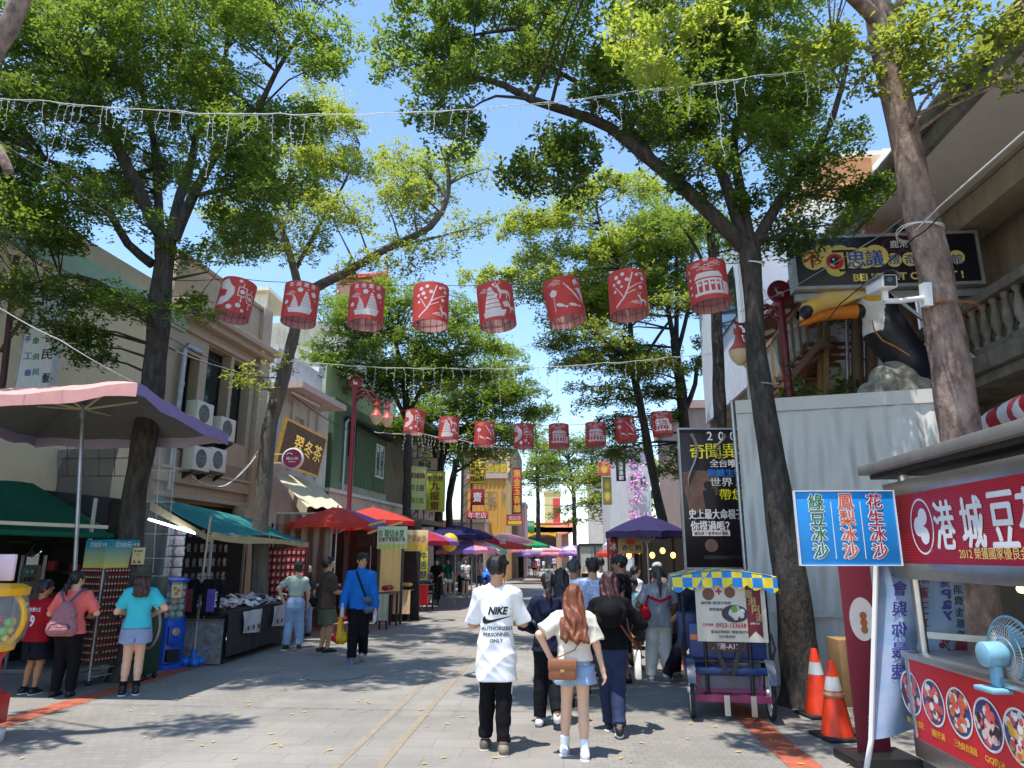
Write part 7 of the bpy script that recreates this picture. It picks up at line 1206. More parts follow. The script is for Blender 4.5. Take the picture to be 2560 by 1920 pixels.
m=MB();[m.bar((x,10.4,0),(x,10.4,2.6),.04,.04)for x in(-7.1,-9.2)];m.build('post',M_GALV,t)
rg=np.random.default_rng(21)
GOODS=[mat('goods_%d'%i,srgb(*c_),.5,0,.25,12)for i,c_ in enumerate(((190,60,60),(210,190,120),(70,110,160),(200,200,196),(110,80,60),(90,140,90)))]
toy=MB().box(-.07,.07,-.05,.05,0,.16).solo('boxed_toy',GOODS[0],'small boxed souvenir on the dim shelves of the green stall','box','boxed souvenirs on the dim shelves',bevel=.01);toy.location=(-7.6,11.8,.49)
for i in range(26):o=copy_tree(toy,loc=(-7.7-.125*i%3.0-.05*rg.random(),11.8+.2*rg.random(),(.49,.99,1.49)[i%3]),rz=rg.uniform(-.3,.3));o.scale=(1,1,rg.uniform(.7,1.5))
for pts,mm,lb in(([(0,1120,12.4),(300,1105,12.5),(262,1320,12.5),(0,1200,12.4)],mat('dark_net',(.03,.035,.05),.6,alpha=.72),'dark shade net sagging between the green awning and the big tree'),([(-20,1120,12.2),(190,1108,12.3),(130,1200,12.3),(-20,1180,12.2)],M_PLASTIC_CLR,'crumpled clear plastic sheet over the green awning'),([(352,1100,11.2),(452,1100,11.3),(415,1500,11.3),(340,1500,11.2)],M_PLASTIC_CLR,'clear plastic curtain with white grid lines right of the big tree')):
 q=[P(*x)for x in pts];m=MB();m.grid(lambda u,v:q[0].lerp(q[1],u).lerp(q[3].lerp(q[2],u),v)+Vector((0,.05*math.sin(u*9+v*5),-.1*math.sin(math.pi*u)*(1-v))),12,10);o=m.solo('plastic_sheet' if mm is M_PLASTIC_CLR else 'shade_net',mm,lb,'sheet')
 if 'curtain' in lb:m=MB();[m.tube([q[0].lerp(q[1],u)-o.location,q[3].lerp(q[2],u)-o.location],.005,4)for u in(.1,.5,.9)];[m.tube([q[0].lerp(q[3],v)-o.location,q[1].lerp(q[2],v)-o.location],.005,4)for v in(.2,.4,.6,.75,.9)];m.build('grid_wire',M_WHITE,o)
m=MB();q=[P(150,1105,11.9),P(330,1100,12),P(330,1190,12),P(150,1190,11.9)];[m.tube([q[0].lerp(q[1],u),q[3].lerp(q[2],u)],.008,4)for u in(.1,.32,.54,.76,.98)];[m.tube([q[0].lerp(q[3],v),q[1].lerp(q[2],v)],.008,4)for v in(0,.5,1)];m.solo('wire_grid',M_IRON,'rusty wire grid left of the big trunk against the cream wall','grid')
c=G(78,1690);c=Vector((c.x-.55,c.y+.4,0));t=thing('sunglasses_stand','aluminium display stand with rows of sunglasses behind the boy in red','stand',c);m=MB();[m.bar(c+Vector((x,0,0)),c+Vector((x,0,1.75)),.035,.035)for x in(-.19,.19)];m.box(c.x-.25,c.x+.25,c.y-.15,c.y+.15,0,.05);m.build('frame',M_GALV,t);MB().box(c.x-.15,c.x+.15,c.y+.0,c.y+.02,.5,1.6).build('backing',BROWN_W,t)
MB().box(c.x-.1,c.x+.1,c.y-.03,c.y-.02,1.6,1.76).build('price_card',M_WHITE,t);MB().lathe([(.14,0),(.15,.02),(.14,.03)],20,Fr(c+Vector((0,0,1.85)),(1,0,0),(0,.4,1))).build('mirror',mat('mirror',(.6,.65,.65),.05,1.),t)
for i,(mm,lb)in enumerate(((M_WHITE,'white-framed sunglasses low on the aluminium stand'),(mat('teal_lens',(.03,.3,.3),.1),'teal mirrored sunglasses at the top of the stand'),(M_BLACK,'black sunglasses under the teal pair'),(mat('grey_lens',(.2,.22,.25),.1),'grey sunglasses in the middle of the stand'))):
 z=(1.0,1.5,1.38,1.2)[i];m=MB();[m.lathe([(.026,-.004),(.034,0),(.026,.004)],14,Fr(c+Vector((s*.042,-.06,z)),(1,0,0),(0,0,1)))for s in(-1,1)];[m.bar(c+Vector((s*.075,-.06,z+.01)),c+Vector((s*.075,.01,z+.01)),.006,.006)for s in(-1,1)];m.bar(c+Vector((-.02,-.06,z+.01)),c+Vector((.02,-.06,z+.01)),.006,.006);m.solo('sunglasses',mm,lb,'sunglasses')
c=G(236,1715)*1.03;t=thing('display_tower','wire display tower full of small red-topped packs with a teal 50 header','display rack',c);ax=R(66);U=Vector((math.cos(ax),math.sin(ax),0));f0=Fr(c,U);hw=.245
m=MB();[m.bar(f0(x,0,z),f0(x,1.55,z),.025,.025)for x in(-hw,hw)for z in(-hw,hw)];[m.bar(f0(x,.12,-hw),f0(x,.12,hw),.02,.02)for x in(-hw,hw)];[m.bar(f0(-hw,y,z),f0(hw,y,z),.02,.02)for y in(.12,.22)for z in(-hw,hw)];m.build('frame',M_GALV,t);MB().box(-hw+.02,hw-.02,.25,1.55,-hw+.02,hw-.02,f0).build('core',BROWN_W,t);m=MB();[m.ell(f0(x,.035,z),(.035,.035,.035),10)for x in(-hw,hw)for z in(-hw,hw)];m.build('caster',M_BLACK,t)
TEAL=bpy.data.materials.new('teal_yellow_card');TEAL.use_nodes=True;N=TEAL.node_tree.nodes;tc=N.new('ShaderNodeTexCoord');sx=N.new('ShaderNodeSeparateXYZ');cr=N.new('ShaderNodeValToRGB');cr.color_ramp.elements[0].color=(*srgb(206,200,96),1);cr.color_ramp.elements[1].color=(*srgb(22,130,150),1);mr=N.new('ShaderNodeMapRange');mr.inputs[1].default_value=1.56;mr.inputs[2].default_value=1.9;l=TEAL.node_tree.links;l.new(tc.outputs['Object'],sx.inputs[0]);l.new(sx.outputs[2],mr.inputs[0]);l.new(mr.outputs[0],cr.inputs[0]);l.new(cr.outputs[0],N['Principled BSDF'].inputs[0])
fa=Fr(f0(0,0,hw),f0.u);fb=Fr(f0(-hw,0,0),-f0.n if False else f0.n,(0,0,1));fb=Fr(fb.o,fb.u,fb.v,-f0.u)
for F_ in(fa,fb):
 MB().box(-hw,hw,1.56,1.97,.0,.012,F_).build('header_card',TEAL,t);m=MB();put_text(m,'①50元',F_,0,1.9,h=.075,bold=.03,c=.014);put_text(m,'任選',F_,.2,1.9,h=.05,bold=.03,c=.014);m.build('lettering',mat('card_white',srgb(226,226,206),.5),t,fix=False)
KR=mat('red_pack_top',srgb(150,40,44),.5,0,.3,30);KD=mat('dark_pack',srgb(62,58,56),.3,0,.3,40);KY=mat('yellow_tag',srgb(206,196,150),.5)
m=MB();m.box(-.018,.018,-.065,-.012,0,.02);m.mi=1;m.box(-.018,.018,-.012,.016,0,.021);m.mi=2;m.box(-.012,.012,-.028,-.012,.02,.024);kc=m.build('souvenir_pack',[KD,KR,KY]);first=True
for F_ in(fa,fb):
 Rz=math.atan2(F_.u.y,F_.u.x)
 for r_ in range(14):
  for k in range(10):
   if rg.random()<.03:continue
   o=kc if first else kc.copy();first or link(o);first=False;o.location=F_(-hw+.03+.048*k,.36+.092*r_,.012);o.rotation_euler=Matrix((F_.u,F_.v,F_.n)).transposed().to_euler();tag(o,'small red-topped souvenir pack hanging on the wire display tower','souvenir','souvenir packs on the display tower')
c2=P(345,1390,10.1);f=Fr(c2,(1,-.1,0));board('notice','small tan notice board above the olive bucket hat','sign',f,.2,.24,.02,mat('tan_card',srgb(196,176,130),.6),[(lambda m:(put_text(m,'請勿觸摸',f,0,.07,w=.15,h=.03,bold=.03),put_text(m,'謝謝',f,0,.02,h=.02),m.prism([(-.07,-.1),(-.05,-.05),(-.02,-.1)],.001,.003,f),m.prism([(.0,-.1),(.03,-.05),(.06,-.1)],.001,.003,f)),mat('brown_letter',(.1,.07,.04)))])
def ball(c,r,m,lab,grp):return MB().ell((0,0,0),(r,r,r),14).solo('capsule',m,lab,'capsule',grp,base=(0,0,0))
PAST=[(mat('pastel_%s'%n_,srgb(*c_),.35),n_)for n_,c_ in(('green',(164,212,170)),('pink',(232,164,170)),('blue',(134,180,214)),('lilac',(160,112,180)),('yellow',(226,216,150)))]
c=G(408,1676)*1.022;t=thing('capsule_machine','tall blue capsule vending machine with a clear drum of pastel balls','vending machine',c);f=Fr(c,(1,0,0),(0,1,0),(0,0,1));BLP=mat('blue_plastic',srgb(18,84,196),.35,0,.08,4)
MB().lathe([(0,0),(.30,0),(.30,.07),(.265,.09),(.255,.74),(.24,.76),(0,.76)],28,f).build('base',BLP,t);MB().lathe([(.235,.76),(.235,1.34)],28,f,cap=False).build('drum',M_GLASS,t);MB().lathe([(0,1.40),(.20,1.39),(.26,1.36),(.26,1.33),(.23,1.32)],28,f).build('lid',BLP,t)
fd=Fr(c+Vector((.21,-.17,.5)),(.62,.78,0));MB().box(-.10,.10,-.13,.15,-.02,.04,fd).build('coin_plate',BLP,t,bevel=.015);MB().lathe([(0,.04),(.055,.04),(.06,.06),(0,.065)],16,Fr(fd(0,.07,0),fd.u,fd.v)).build('crank',M_STEEL,t);MB().box(-.1,.1,-.38,-.2,-.06,.045,fd).build('chute',M_BLACK,t);fp=Fr(c+Vector((.175,-.175,1.2)),(.7,.7,0));board('poster','small food poster stuck on the clear drum of the blue capsule machine','poster',fp,.16,.24,.004,mat('poster_cream',srgb(226,214,160),.5),[(lambda m:put_text(m,'大扭蛋機',fp,0,.1,w=.14,h=.03),M_BLACK),(lambda m:[m.lathe([(0,.002),(.03,.002)],10,Fr(fp(x,y,0),fp.u,fp.v),cap=False)for x,y in((-.03,.03),(.03,.0),(0,-.05))],mat('poster_orange',srgb(206,130,80),.5))])
bl={}
for i in range(34):
 a,lay=i*2.4,i//7;mm,nm=PAST[(i*3+lay)%5];r_=.165 if i%7<5 else .07;q=c+Vector((r_*math.cos(a),r_*math.sin(a),.82+.105*lay));lab=f'pastel {nm} ball in the drum of the blue capsule machine'
 if nm not in bl:bl[nm]=ball(q,.054,mm,lab,f'{nm} balls in the blue machine');bl[nm].location=q
 else:copy_tree(bl[nm],loc=q)
c=G(0,1862);c=Vector((c.x-.30,c.y,0));t=thing('capsule_machine','red and yellow capsule machine cut by the left edge of the view','vending machine',c);f=Fr(c,(1,0,0),(0,1,0),(0,0,1));RP=mat('red_plastic',srgb(190,26,36),.3);YP=mat('yellow_plastic',srgb(240,176,30),.3)
MB().lathe([(0,0),(.26,0),(.27,.10),(.22,.12),(.2,.16)],24,f).build('base',M_WHITE,t,bevel=.01);m=MB();m.box(-.2,.2,-.18,.18,.16,.44,f);m.lathe([(.2,.42),(.15,.55),(.15,.75),(.22,.86)],24,f);m.build('body',RP,t,bevel=.02);MB().box(-.13,.205,-.186,-.18,.2,.4,f).build('tray_door',M_STEEL,t);m=MB();m.lathe([(.22,.86),(.30,.95),(.33,1.15),(.28,1.36),(.2,1.42)],28,f,cap=False);m.build('dome',M_GLASS,t);m=MB();m.lathe([(.23,.84),(.24,.9),(.2,.93)],28,f,cap=False);m.tube([f(.34*math.cos(a),0,1.14+.30*math.sin(a))for a in[R(-60+15*k)for k in range(21)]],.028,8);m.lathe([(.29,1.36),(.3,1.43),(.22,1.47),(0,1.48)],24,f);m.build('yellow_frame',YP,t);MB().box(-.16,.16,-.02,.02,1.5,1.76,f).build('top_card',mat('pink_card',srgb(240,206,212),.5),t,bevel=.01);m=MB();[m.ell(f(.18,-.12+.0*k,.62-.16*k),(.03,.03,.03),10)for k in range(2)];m.build('knob',M_STEEL,t)
bl={}
for i in range(22):
 a,lay=i*2.4,i//8;nm,cc=(('yellow',(240,214,60)),('green',(120,200,110)),('pink',(240,150,190)),('red',(206,60,40)))[i%4];q=c+Vector((.17*math.cos(a)*(1 if i%8<6 else .4),.17*math.sin(a)*(1 if i%8<6 else .4),.95+.075*lay))
 if nm not in bl:bl[nm]=ball(q,.043,mat('bright_'+nm,srgb(*cc),.35),f'bright {nm} ball in the red and yellow capsule machine',f'{nm} balls in the red machine');bl[nm].location=q
 else:copy_tree(bl[nm],loc=q)
c=G(348,1712)*1.04;t=thing('game_machine','slim dark green machine with a chrome hoop beside the blue capsule machine','vending machine',c);MB().box(c.x-.22,c.x+.16,c.y-.2,c.y+.2,.08,1.45).build('cabinet',mat('dark_green_enamel',srgb(20,62,42),.35,0,.15,5),t,bevel=.03);MB().tube([(c.x+.16+.16*math.sin(a),c.y-.2,.75+.30*math.cos(a))for a in[k*math.pi/10 for k in range(11)]],.022,8).build('chrome_hoop',M_STEEL,t);MB().box(c.x-.2,c.x+.14,c.y-.206,c.y-.2,.9,1.4).build('display_window',M_GLASS_DK,t);m=MB();[m.ell((c.x+x,c.y+y,.04),(.04,.04,.04),10)for x in(-.18,.12)for y in(-.16,.16)];m.build('caster',M_BLACK,t)
c=G(482,1664);t=thing('parasol_stand','bright blue plastic parasol foot with a leaning pale pole','parasol base',c,local=True);s=Sdf((-.3,-.3,0),(.3,.3,.4),.012)
for a in range(4):s.cone((.13*math.cos(a*1.57+.6),.13*math.sin(a*1.57+.6),.06),(.17*math.cos(a*1.57+.6),.17*math.sin(a*1.57+.6),.06),.09,.07,.03)
s.cone((0,0,.1),(0,0,.24),.05,.045,.03);s.cut((0,0,.0),(0,0,1));s.cut((0,0,.25),(0,0,-1));s.build('foot',mat('blue_plastic_pale',srgb(30,122,206),.4),t);OFF[t.name]=c;MB().tube([c+Vector((0,0,.12)),P(505,1450,c.y+.1),P(527,1290,c.y+.2)],.021,8).build('pole',mat('ivory_pole',srgb(170,160,140),.5),t)
# ---------------- teal awning stall of pop-star goods ----------------
nA,fA,nB,fB=P(530,1327,12.0),P(772,1354,16.3),P(380,1240,12.6),P(650,1302,17.2);t=thing('market_stall','souvenir stall under a long teal awning with lit tubes and hanging packets','stall',(-7,14,0));m=MB();m.grid(lambda u,v:nA.lerp(fA,u).lerp(nB.lerp(fB,u),v)+Vector((0,0,-.05*math.sin(math.pi*v)-.04*math.sin(u*9)*(1-v))),20,8,thick=(0,0,-.012));m.build('awning',CTEAL,t);m=MB();m.grid(lambda u,v:nA.lerp(fA,u)+Vector((.01*math.sin(u*40),0,-.02-.12*v-.03*math.sin(u*7)*v)),24,2);m.grid(lambda u,v:nB.lerp(nA,u)+Vector((0,-.02,-.10-.16*v*(1-.4*u))),10,2);m.build('valance',mat('tan_cloth',srgb(186,170,128),.8,0,.2,6),t)
LED=mat('led_tube',srgb(226,236,255),.3,emit=5);MB().tube([P(372,1298,12.3),P(522,1343,12.1)],.022,8).build('light_tube',LED,t);MB().tube([P(575,1336,12.9),P(640,1350,13.8)],.02,8).build('light_tube',LED,t)
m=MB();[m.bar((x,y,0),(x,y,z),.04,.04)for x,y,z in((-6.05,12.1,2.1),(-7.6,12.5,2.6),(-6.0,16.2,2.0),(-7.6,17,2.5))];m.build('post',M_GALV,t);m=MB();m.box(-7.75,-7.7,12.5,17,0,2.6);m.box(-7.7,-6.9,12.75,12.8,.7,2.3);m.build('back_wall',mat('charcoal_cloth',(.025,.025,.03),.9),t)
f=Fr(P(552,1640,11.85)+Vector((0,0,.03)),(1,.05,0));PRN=mat('printed_grey_sheet',srgb(150,150,146),.7,0,0,9,c2=srgb(84,84,84),bump=.1);tb=thing('goods_table','long goods table draped in dark cloth and printed sheets under the teal awning','table',(-6.4,12.8,0));x0=f.o.x
MB().box(x0-1.05,x0,11.84,11.86,.02,.72).build('side_sheet',PRN,tb);m=MB();m.grid(lambda u,v:(x0+.05+.02*math.sin(u*50)*v,11.9+2.9*u,.80-.68*v),40,4);m.build('table_cloth',mat('dark_printed_cloth',srgb(58,56,58),.8,0,0,7,c2=(.012,.012,.014)),tb);MB().box(x0-1.1,x0+.04,11.88,14.8,.79,.83).build('table_top',DARK_IN,tb);m=MB();[m.bar((x,y,0),(x,y,.79),.05,.05)for x in(x0-1.0,x0-.05)for y in(12.0,14.7)];m.build('leg',M_IRON,tb)
f=Fr((x0-.5,11.75,1.15),(1,0,0));m=MB();[m.tube([f(-.6+.1*i,-.45,.0),f(-.6+.1*i,.25,.0)],.004,4)for i in range(12)];[m.tube([f(-.6,-.45+.1*i,0),f(.52,-.45+.1*i,0)],.004,4)for i in range(8)];m.solo('wire_grid',M_IRON,'black wire grid that carries the hanging T-shirts','grid')
for i,(dx,mm,lb)in enumerate(((-.38,(120,104,112),'black T-shirt with a faded pink print, leftmost on the wire grid'),(-.05,(110,40,52),'black T-shirt with a dark red print on the wire grid'),(.33,(92,66,150),'black T-shirt with purple print and white lettering on the wire grid'))):
 c=f(dx,-.02,.08);tt=thing('tshirt',lb,'T-shirt',c,local=True);s=Sdf((-.25,-.06,-.4),(.25,.06,.3),.01);s.cone((-.09,0,.18),(.09,0,.18),.05,.05);s.cone((0,0,.16),(0,0,-.34),.15,.14,.03,flat=True);s.cone((-.1,0,.18),(-.2,0,.04),.06,.05,.02);s.cone((.1,0,.18),(.2,0,.04),.06,.05,.02);s.d=np.maximum(s.d,np.abs(s.xyz((slice(None),)*3)[1]+.012*np.sin(s.ax[0][:,None,None]*40))-.022);s.build('cloth',cloth(18,18,21),tt);OFF[tt.name]=c;fr_=Fr(c+Vector((.02,-.045,-.08)),(1,0,0));MB().box(-.07,.07,-.2,.16,0,.004,fr_).build('print',mat('shirt_print_%d'%i,srgb(*mm),.8,0,.5,25),tt)
 if i==2:m=MB();vtext(m,'PURPLE',fr_,.09,.12,.035,.042,c=.006);m.build('lettering',LET_W,tt,fix=False)
 MB().tube([c+Vector((-.16,0,.2)),c+Vector((0,0,.26)),c+Vector((.16,0,.2))],.007,5).build('hanger',M_BLACK,tt)
PK=[mat('pack_%d'%i,srgb(*c_),.25,0,.25,22)for i,c_ in enumerate(((206,204,206),(176,170,178),(120,122,130),(214,190,190)))]
def pack(mm):s=MB();s.grid(lambda u,v:((u-.5)*.13+.006*math.sin(v*9),(v-.5)*.17,.02*math.sin(math.pi*u)*math.sin(math.pi*v)+.006*math.sin(u*14+v*9)),6,6,thick=(0,0,-.012));return s.build('photo_packet',mm)
protos=[pack(x)for x in PK];used=set()
def put_pack(k,loc,rot,lab,grp):
 o=protos[k]if k not in used else protos[k].copy();(k in used)and link(o);used.add(k);o.location=loc;o.rotation_euler=rot;tag(o,lab,'packet',grp)
for i in range(112):put_pack(i%4,(x0-.08-.9*rg.random(),12.0+2.7*rg.random(),.85+.13*rg.random()),(rg.uniform(-.6,.6),rg.uniform(-.6,.6),rg.uniform(0,6)),'glossy wrapped photo packet lying on the long goods table','photo packets on the goods table')
for i in range(84):put_pack((i*7)%4,(-6.95-.75*(i%12)/12+.02*rg.random(),12.73,2.2-.19*(i//12)),(R(88),0,rg.uniform(-.1,.1)),'wrapped photo packet pinned on the dark back of the teal stall','photo packets pinned on the stall back')
for i in range(48):put_pack((i*5)%4,(-7.66,13.0+3.3*(i%12)/12,2.2-.3*(i//12)),(R(88),0,R(90)),'wrapped photo packet pinned on the side wall of the teal stall','photo packets pinned on the stall side')
f=Fr((-6.0,15.0,0),(1,-.05,0));a0,b0=onp(f,640,1610);a1,b1=onp(f,772,1368);t=thing('pouch_rack','tall wire panel packed with red pouches behind the woman in the sage top','display rack',f.o);m=MB();m.box(a0,a1,.05,b1,-.05,0,f);m.build('panel',mat('dark_red_board',srgb(92,30,34),.7,0,.3,6),t);m=MB();[m.bar(f(x,0,-.03),f(x,b1,-.03),.03,.03)for x in(a0,a1)];m.build('post',M_IRON,t)
m=MB();m.box(-.045,.045,-.07,.06,0,.018);m.mi=1;m.box(-.03,.03,-.05,.02,.018,.022);pr=m.build('red_pouch',[mat('red_pouch_foil',srgb(128,26,32),.35,0,.45,18),mat('pouch_face',srgb(206,150,140),.5,0,.4,60)],bevel=.006);n=0
for i in range(int((a1-a0)/.105)):
 for j in range(int((b1-.3)/.15)):o=pr if n==0 else pr.copy();n and link(o);n+=1;o.location=f(a0+.06+.105*i,b1-.1-.15*j,.002);o.rotation_euler=(R(90),0,R(-3));tag(o,'red foil pouch hanging on the tall wire panel','pouch','red pouches on the wire panel')
for(yy,lb)in((12.35,'crumpled printed sheet hanging from the table front, nearer of two'),(13.7,'printed sheet with portraits hanging from the table front, farther of two')):
 m=MB();m.grid(lambda u,v:(x0+.09+.02*math.sin(u*8+v*3),yy+.75*u+.06*v*(1 if yy<13 else-1),.80-.36*v-.05*u*v),10,6,thick=(.004,0,0));o=m.solo('printed_sheet',mat('portrait_sheet',srgb(206,198,200),.7,0,.12,9),lb,'poster');q=MB()
 fo=Fr((.035,0,0),(0,1,0));[q.lathe([(0,.0),(.045,.0)],12,Fr(fo(-.22+.22*k,.12,0),fo.u,fo.v),cap=False)for k in range(3)];q.build('portrait',mat('dark_portrait',(.06,.045,.045),.6),o)
# ---------------- brown plastic booth, fruit stall, cake shop ----------------
f=Fr((-6.6,17.2,0),(1,.1,0));a0,_=onp(f,672,1500);a1,bt=onp(f,832,1283);t=thing('plastic_booth','booth walled with brown smoky plastic sheeting beside the brown polo man','booth',f.o);m=MB();m.grid(lambda u,v:f(a0+(a1-a0)*u,.5+(bt-.5)*v,.02*math.sin(u*30)+.03*math.sin(v*6)),24,8);m.build('plastic_wall',mat('smoky_plastic',srgb(140,104,78),.25,0,.2,2,alpha=.75),t);m=MB();m.bar(f(a0,bt,0),f(a1,bt,0),.04,.04);m.bar(f(a0,1.05,.03),f(a1+.3,1.05,.03),.05,.06);[m.bar(f(x,0,0),f(x,bt,0),.04,.04)for x in(a0,(a0+a1)/2,a1)];m.build('frame',mat('white_pipe',srgb(200,190,180),.5),t);MB().box(a0,a1,.05,.5,-.4,-.3,f).build('counter',BROWN_W,t)
def at(px,py,Y):return P(px,py,Y)
q=at(845,1268,17.5);parasol('bright red parasol with purple edging over the fruit stall, nearer of two',(q.x,17.5),1.25,[CPUR,CRED,CRED,CRED,CRED,CRED,CRED,CPUR],q.z,.42,8);q=at(932,1268,20);parasol('bright red parasol behind the first, farther of two red ones',(q.x,20),1.3,[CRED],q.z,.42,8)
parasol('maroon and purple parasol above the mango sign',(at(1060,1330,24).x,24),1.2,[CMAR,CPUR],at(1060,1325,24).z,.4);parasol('navy blue parasol under the forked trees',(at(1140,1312,26).x,26),1.35,[CNAV],at(1140,1312,26).z,.4);parasol('pink translucent parasol right of the navy one',(at(1192,1322,29).x,29),1.2,[CMAR,CPNK],at(1192,1322,29).z,.5);parasol('pastel parasol with green and lilac panels over the green-shirted woman',(at(1180,1345,26).x,26),1.3,[CPUR,CPNK,CMINT,CPUR,CPNK],at(1180,1345,26).z,.45)
parasol('flat red parasol above the man in the black sleeveless top',(at(1250,1350,33).x,33),1.5,[CRED],at(1250,1350,33).z,.3);parasol('pink and cream parasol above the red one',(at(1262,1332,38).x,38),1.6,[CPNK,cloth(226,186,150,trans=.3)],at(1262,1332,38).z,.45);parasol('green parasol beyond the flat red one',(at(1310,1345,46).x,46),1.7,[CGRN],at(1310,1345,46).z,.5)
for(px,py,Y,cl,lb)in((1345,1358,50,[CPNK,CWHT],'white and pink parasol right of the green one'),(1385,1368,56,[CPUR,CPNK],'lilac parasol in front of the arch'),(1325,1372,58,[CPUR],'purple parasol low over the far crowd'),(1362,1373,60,[CRED,CMAR],'small red parasol in the middle of the far crowd'),(1402,1372,62,[cloth(80,110,200,trans=.3)],'small blue parasol right of the small red one'),(1430,1362,66,[CPUR,CWHT],'pale lilac parasol under the arch'),(1452,1369,70,[CMAR,CPNK],'dusty pink parasol at the street end'),(1482,1366,72,[cloth(150,140,96,trans=.2)],'olive parasol at the street end by the truck')):q=at(px,py,Y);parasol(lb,(q.x,Y),1.9,cl,q.z,.5)
[MB().tube([at(a_,b_,17),at(c_,d_,16.6)],.03,6).solo('tube_lamp',mat('yellow_tube',srgb(236,214,120),.4),lb,'lamp')for a_,b_,c_,d_,lb in((890,1322,962,1303,'upper left yellow tube lamp below the red parasols'),(920,1333,1005,1306,'lower right yellow tube lamp below the red parasols'))]
def px_board(name,label,cat,px0,px1,py0,py1,Y,col,texts,frame=None,yaw=0.,th=.03):
 p0,p1=P(px0,py1,Y),P(px1,py0,Y);c=(p0+p1)/2;f=Fr(c,(1,yaw,0));wd,ht=(p1.x-p0.x)*math.sqrt(1+yaw*yaw),p1.z-p0.z
 def mk(tx,u,v,h,vert,b_,wf):
  def fn(m):
   if vert:n=len(tx);st=ht*h/n;[put_text(m,ch,f,u*wd/2,v*ht/2+ht*h/2-st*(i+.5),h=st*.85,w=min(st*.9,wd*wf),bold=b_,c=.006)for i,ch in enumerate(tx)]
   else:put_text(m,tx,f,u*wd/2,v*ht/2,h=ht*h,w=wd*wf,bold=b_,c=.006)
  return fn
 return board(name,label,cat,f,wd,ht,th,col,[(mk(tx,u,v,h,vert,b_,wf),mm)for(tx,u,v,h,wf,vert,b_,mm)in texts],frame=frame,fw=.03),f,wd,ht
SG=mat('fruit_green',srgb(74,140,60),.5);SY=mat('sign_lime',srgb(196,200,60),.5,0,.06,2);SW=mat('sign_cream',srgb(220,220,196),.5);DB=mat('dark_blue_letter',srgb(40,40,100),.5);BRN=mat('brown_red_letter',srgb(110,40,30),.5)
px_board('fruit_sign','hanging cream fruit sign with green characters under the red parasols','sign',941,1019,1316,1372,16.5,SW,[('現切水果',.15,.35,.36,.66,0,.05,SG),('有',-.78,.35,.3,.14,0,.05,mat('olive_badge',srgb(120,130,30),.5)),('芭樂芒果蜜棗芒果',0,-.18,.2,.9,0,.03,BRN),('●●●●●●',0,-.75,.26,.9,0,.0,mat('lime_fruit',srgb(196,206,90),.5))],yaw=-.1)
px_board('mango_sign','tilted cream and yellow mango drink banner right of the fruit sign','sign',1012,1070,1325,1378,18.5,mat('mango_cream',srgb(232,206,150),.5,0,.1,4),[('芒果冰沙',0,.2,.34,.8,0,.03,mat('mango_orange',srgb(214,120,40),.5)),('●●●●',0,-.6,.4,.9,0,.05,mat('mango_yellow',srgb(240,186,40),.5))],yaw=.15)
for px0,px1,Y,tx,c_,lb in((1004,1024,20.5,'豬油拌',DB,'lime panel with dark blue characters, leftmost of three'),(1024,1042,21.5,'鳳凰酥',mat('wine_letter',srgb(130,40,60),.5),'lime panel with wine red characters, middle of three'),(1048,1070,22.5,'牛舌餅',DB,'lime panel for ox-tongue cakes, rightmost of three')):px_board('cake_sign',lb,'sign',px0,px1,1375,1450,Y,SY,[(tx,0,0,.95,.8,1,.04,c_)])
px_board('shop_sign','lime sign with large brown characters facing the street, right half of the V','sign',1063,1112,1180,1278,30,SY,[('九龍齋',0,-.22,.76,.75,1,.05,BRN),('牛舌餅',0,.68,.14,.85,0,.04,DB)],frame=M_GALV)
r_,f,wd,ht=px_board('shop_sign','slanted lime sign with rows of small blue characters, left half of the V','sign',1024,1064,1168,1272,29,mat('pale_lime',srgb(206,212,130),.5),[('豬油鳳凰酥',0,.6,.14,.85,0,.03,BRN),('牛舌餅',0,.0,.16,.8,0,.03,DB),('綠豆糕',0,-.6,.14,.8,0,.03,SG)],frame=M_GALV,yaw=.6)
px_board('shop_sign','dark framed cream sign with black emblem above the lime V signs','sign',1030,1094,1145,1176,32,mat('cream_board',srgb(196,184,160),.6),[('豐城',0,-.2,.5,.5,0,.03,M_BLACK),('︿',0,.5,.3,.5,0,.04,M_BLACK)],frame=M_IRON)
RD=mat('vivid_red_panel',srgb(212,36,44),.45,0,.05,2);GY=mat('gold_letter',srgb(236,190,80),.4);YB2=mat('yellow_panel',srgb(240,200,40),.5)
px_board('shop_sign','tall red vertical sign with five gold characters beside the ochre shop','sign',1283,1302,1171,1284,48,RD,[('施金玉香舖',0,0,.97,.85,1,.05,GY)],frame=M_IRON);px_board('shop_sign','red box sign with a yellow pill below the tall red vertical sign','sign',1267,1307,1287,1313,46,RD,[('御品香',0,.4,.42,.75,0,.04,mat('silver_letter',srgb(206,190,190),.4)),('▬',0,-.5,.34,.86,0,.05,YB2)],frame=M_GALV)
px_board('shop_sign','red sign with three white characters at the ochre shop corner','sign',1166,1220,1278,1298,45,RD,[('年老店',0,0,.75,.85,0,.04,M_WHITE)]);px_board('shop_sign','yellow sign with black columns of characters on the lattice tower','sign',1175,1213,1152,1208,45,YB2,[('鳳眼糕',-.62,0,.9,.3,1,.05,M_BLACK),('土鳳梨酥',0,0,.9,.3,1,.05,M_BLACK),('湖口酥',.62,0,.9,.3,1,.05,M_BLACK)],frame=M_IRON);px_board('shop_sign','maroon plaque with a white character under the yellow lattice sign','sign',1176,1211,1222,1263,45,mat('maroon_panel',srgb(150,30,40),.5),[('齋',0,0,.6,.6,0,.04,M_WHITE)])
